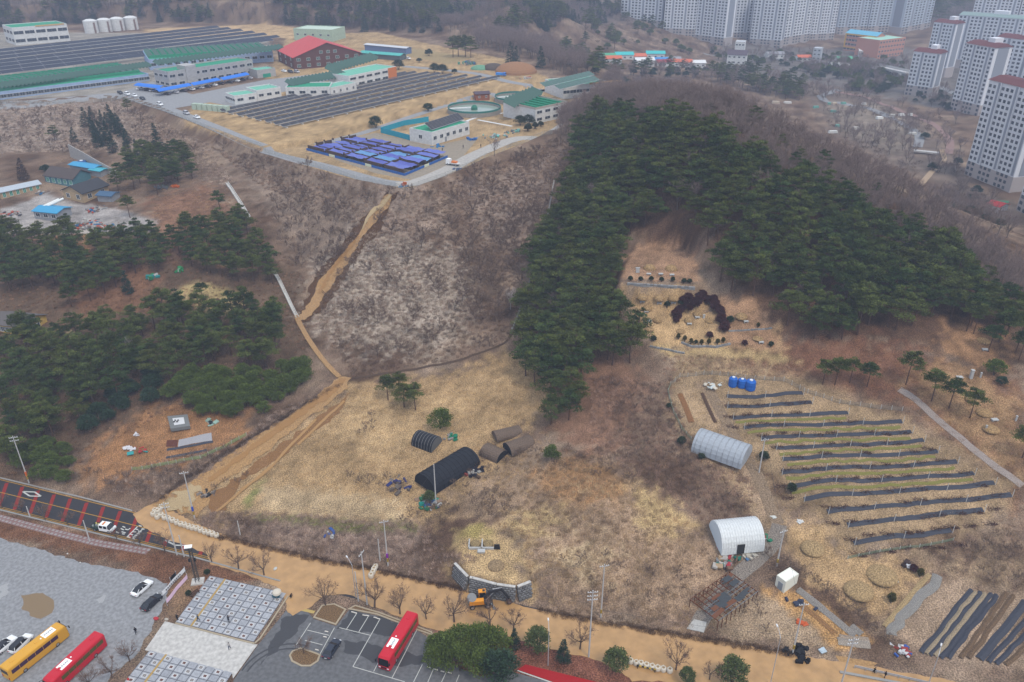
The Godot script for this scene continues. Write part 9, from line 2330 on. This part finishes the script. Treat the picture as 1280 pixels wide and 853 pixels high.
	for i in 18:
		var q: Vector2=Vector2(237.4,-552.6)+Vector2(rr(-45,45),rr(-55,40))
		var c:=[Color(0.6,0.6,0.58),Color(0.12,0.3,0.25),Color(0.4,0.33,0.25),Color(0.5,0.48,0.45)][i % 4] as Color
		var g:=Geo.new();g.box(Vector3(0,0.8,0),Vector3(rr(2,6),1.5,rr(1.5,3)),0,0.85)
		solo("garden_shed","low shed or film tunnel among the valley's garden plots","shed",g,mt("plot_%d" % (i % 4),c.r,c.g,c.b,0.8),g3(q),rr(-0.6,0.6),"sheds of the valley's garden plots")
	block("red_shelter","red roofed shelter at the foot of the nearest tower",Vector2(225.6,-365.8),Vector2(228.9,-360.7),8,3,mt("render_white",0.66,0.66,0.65,0.85),mt("shelter_red",0.5,0.04,0.04,0.7),{"roof": "gable","rise": 1.0,"category": "shelter"})
	struct("green_court",drape(pl([232.6,-380.7,243.5,-377.7,236.5,-367.8,229.3,-370.8]),0.4,5.0),mt("court_green",0.07,0.22,0.12,0.9))
	var N:="pine_forest"
	forest(pl([-470.6,-716.1,-409.9,-755.3,-332.6,-774.1,-220.6,-761.3,-136.3,-726.9,-51.43,-683.7,-24.81,-657.3,0,-668.9,43.24,-770.5,100.4,-895.8,123.2,-946.6,52.55,-948.3,-108.5,-838.8,-320.1,-787.7,-521.7,-806.9]),6.2,["pine","cone"],1.0,1.5,N,"dark conifer forest on the slopes behind the works",0.2,0.008)
	forest(pl([-470.6,-716.1,-409.9,-755.3,-332.6,-774.1,-220.6,-761.3,-136.3,-726.9,-51.43,-683.7,-24.81,-657.3,0,-668.9,43.24,-770.5,100.4,-895.8,123.2,-946.6,52.55,-948.3,-108.5,-838.8,-320.1,-787.7,-521.7,-806.9]),7.0,["bare"],0.9,1.4,"leafless_forest","leafless forest on the slopes behind the works",0.0,0.01)
	forest(pl([-700,-1000,1100,-1080,1300,-1900,-1300,-1900]),17.0,["pine","bare"],1.8,2.8,N,"distant hazy forest on the hills behind the town",0.0,0.01)
	forest(pl([-24.99,-663.3,32.18,-678.5,49.32,-513.3,37.53,-486.1,5.49,-577.1,-29.14,-614.8]),6.5,["bare"],1.1,1.6,"leafless_forest","tall leafless poplars behind the works",0.0,0.01)
	forest(pl([40.62,-714.3,77.6,-674.7,136.3,-709.9,180.1,-720.9,156.1,-674.1,98.9,-640.5,46.91,-486.1,31.19,-543.5]),8.0,["pine","bare","dark"],0.9,1.5,"mixed_wood","green and brown thickets between works and village",0.3,0.02)
	forest(pl([36.05,-770.7,121.6,-932.3,159,-890,193.4,-849.4,168.5,-804.5,85.12,-747.7,41.41,-730.7]),12.0,["bush","pine","shrub"],0.9,1.6,"hillside_scrub","scrub on the terraced hillside beside the far estate",0.5,0.02)
	forest(pl([163.2,-707.1,218.4,-708.9,232.6,-647.9,209.3,-594.4,192.5,-617.8,165.9,-659.5]),5.5,["pine","bare"],0.8,1.4,"mixed_wood","bluish thickets below the white villa",0.3,0.02)
	forest(pl([250.2,-744.9,332.2,-788.6,328.2,-692.7,283.3,-632.3,258.1,-666.2]),6.5,["dark","bare","bush"],1.0,1.9,"mixed_wood","dark thickets above the valley gardens",0.4,0.02)
	forest(pl([259.5,-510.5,274.9,-490.3,235.2,-406,232.3,-365.6,223.8,-331.6,163.4,-263.6,215.1,-403.3]),8.0,["bare","dark","shrub"],0.8,1.4,"valley_scrub","scrub along the valley stream below the towers",0.3,0.02)
	forest(pl([191.7,-841,294.4,-860.5,379.3,-810,371.8,-713.5,321.3,-677,264.4,-766.6,195.4,-787]),8.0,["dark","bush","bare"],0.8,1.4,"town_trees","garden trees at the feet of the far towers",0.4,0.03)
	forest(pl([225.9,-646.6,266.7,-654.3,277.4,-603.4,279.9,-510.6,231.9,-399.3,173.8,-256.3,151.7,-242.4,207.5,-395.7,208.5,-448.5,206.1,-518.3]),6.0,["shrub","shrub","bare"],0.7,1.3,"valley_thicket","brown thickets on the valley floor",0.45,0.02)
	forest(pl([324.7,-684.7,348.8,-639.6,349.9,-554.5,258.5,-392.6,250.5,-390.5,323.4,-555.1,296.3,-619.5]),8.0,["dark","bare","shrub"],0.8,1.3,"estate_trees","trees between the nearest towers",0.3,0.02)
	forest(pl([279.8,-609,306.9,-555.1,286.5,-510.5,279.3,-554.5]),9.0,["shrub","bare"],0.8,1.3,"valley_scrub","leafless scrub beside the red lane",0.4,0.03)

func forest(p: PackedVector2Array,gap: float,kinds: Array,lo: float,hi: float,called: String,label: String,noisy: float,freq: float)->void:
	var f:=FastNoiseLite.new()
	f.seed=called.length()+int(gap);f.frequency=freq;f.fractal_octaves=3
	var bins:={}
	for q in sow(p,gap):
		var t:=f.get_noise_2d(q.x,q.y)
		if noisy>0.0 and t<(noisy-0.5)*0.5: continue
		var k: String=kinds[rng.randi() % kinds.size()]
		var v: int=rng.randi() % mini(3,VEG[k].size())
		var key:="%s %d" % [k,v]
		if not bins.has(key): bins[key]=[]
		bins[key].append([q,rr(lo,hi),rr(0,TAU),Color.WHITE])
	for key in bins:
		var kv: PackedStringArray=key.split(" ")
		var m: Array=VEG[kv[0]][int(kv[1])]
		mass(called,label,[m[0],m[1]],[vm("bark"),vm("leaves")],bins[key],false)

func stage()->void:
	make_plants()
	lower()
	middle()
	works()
	far()
	grow()
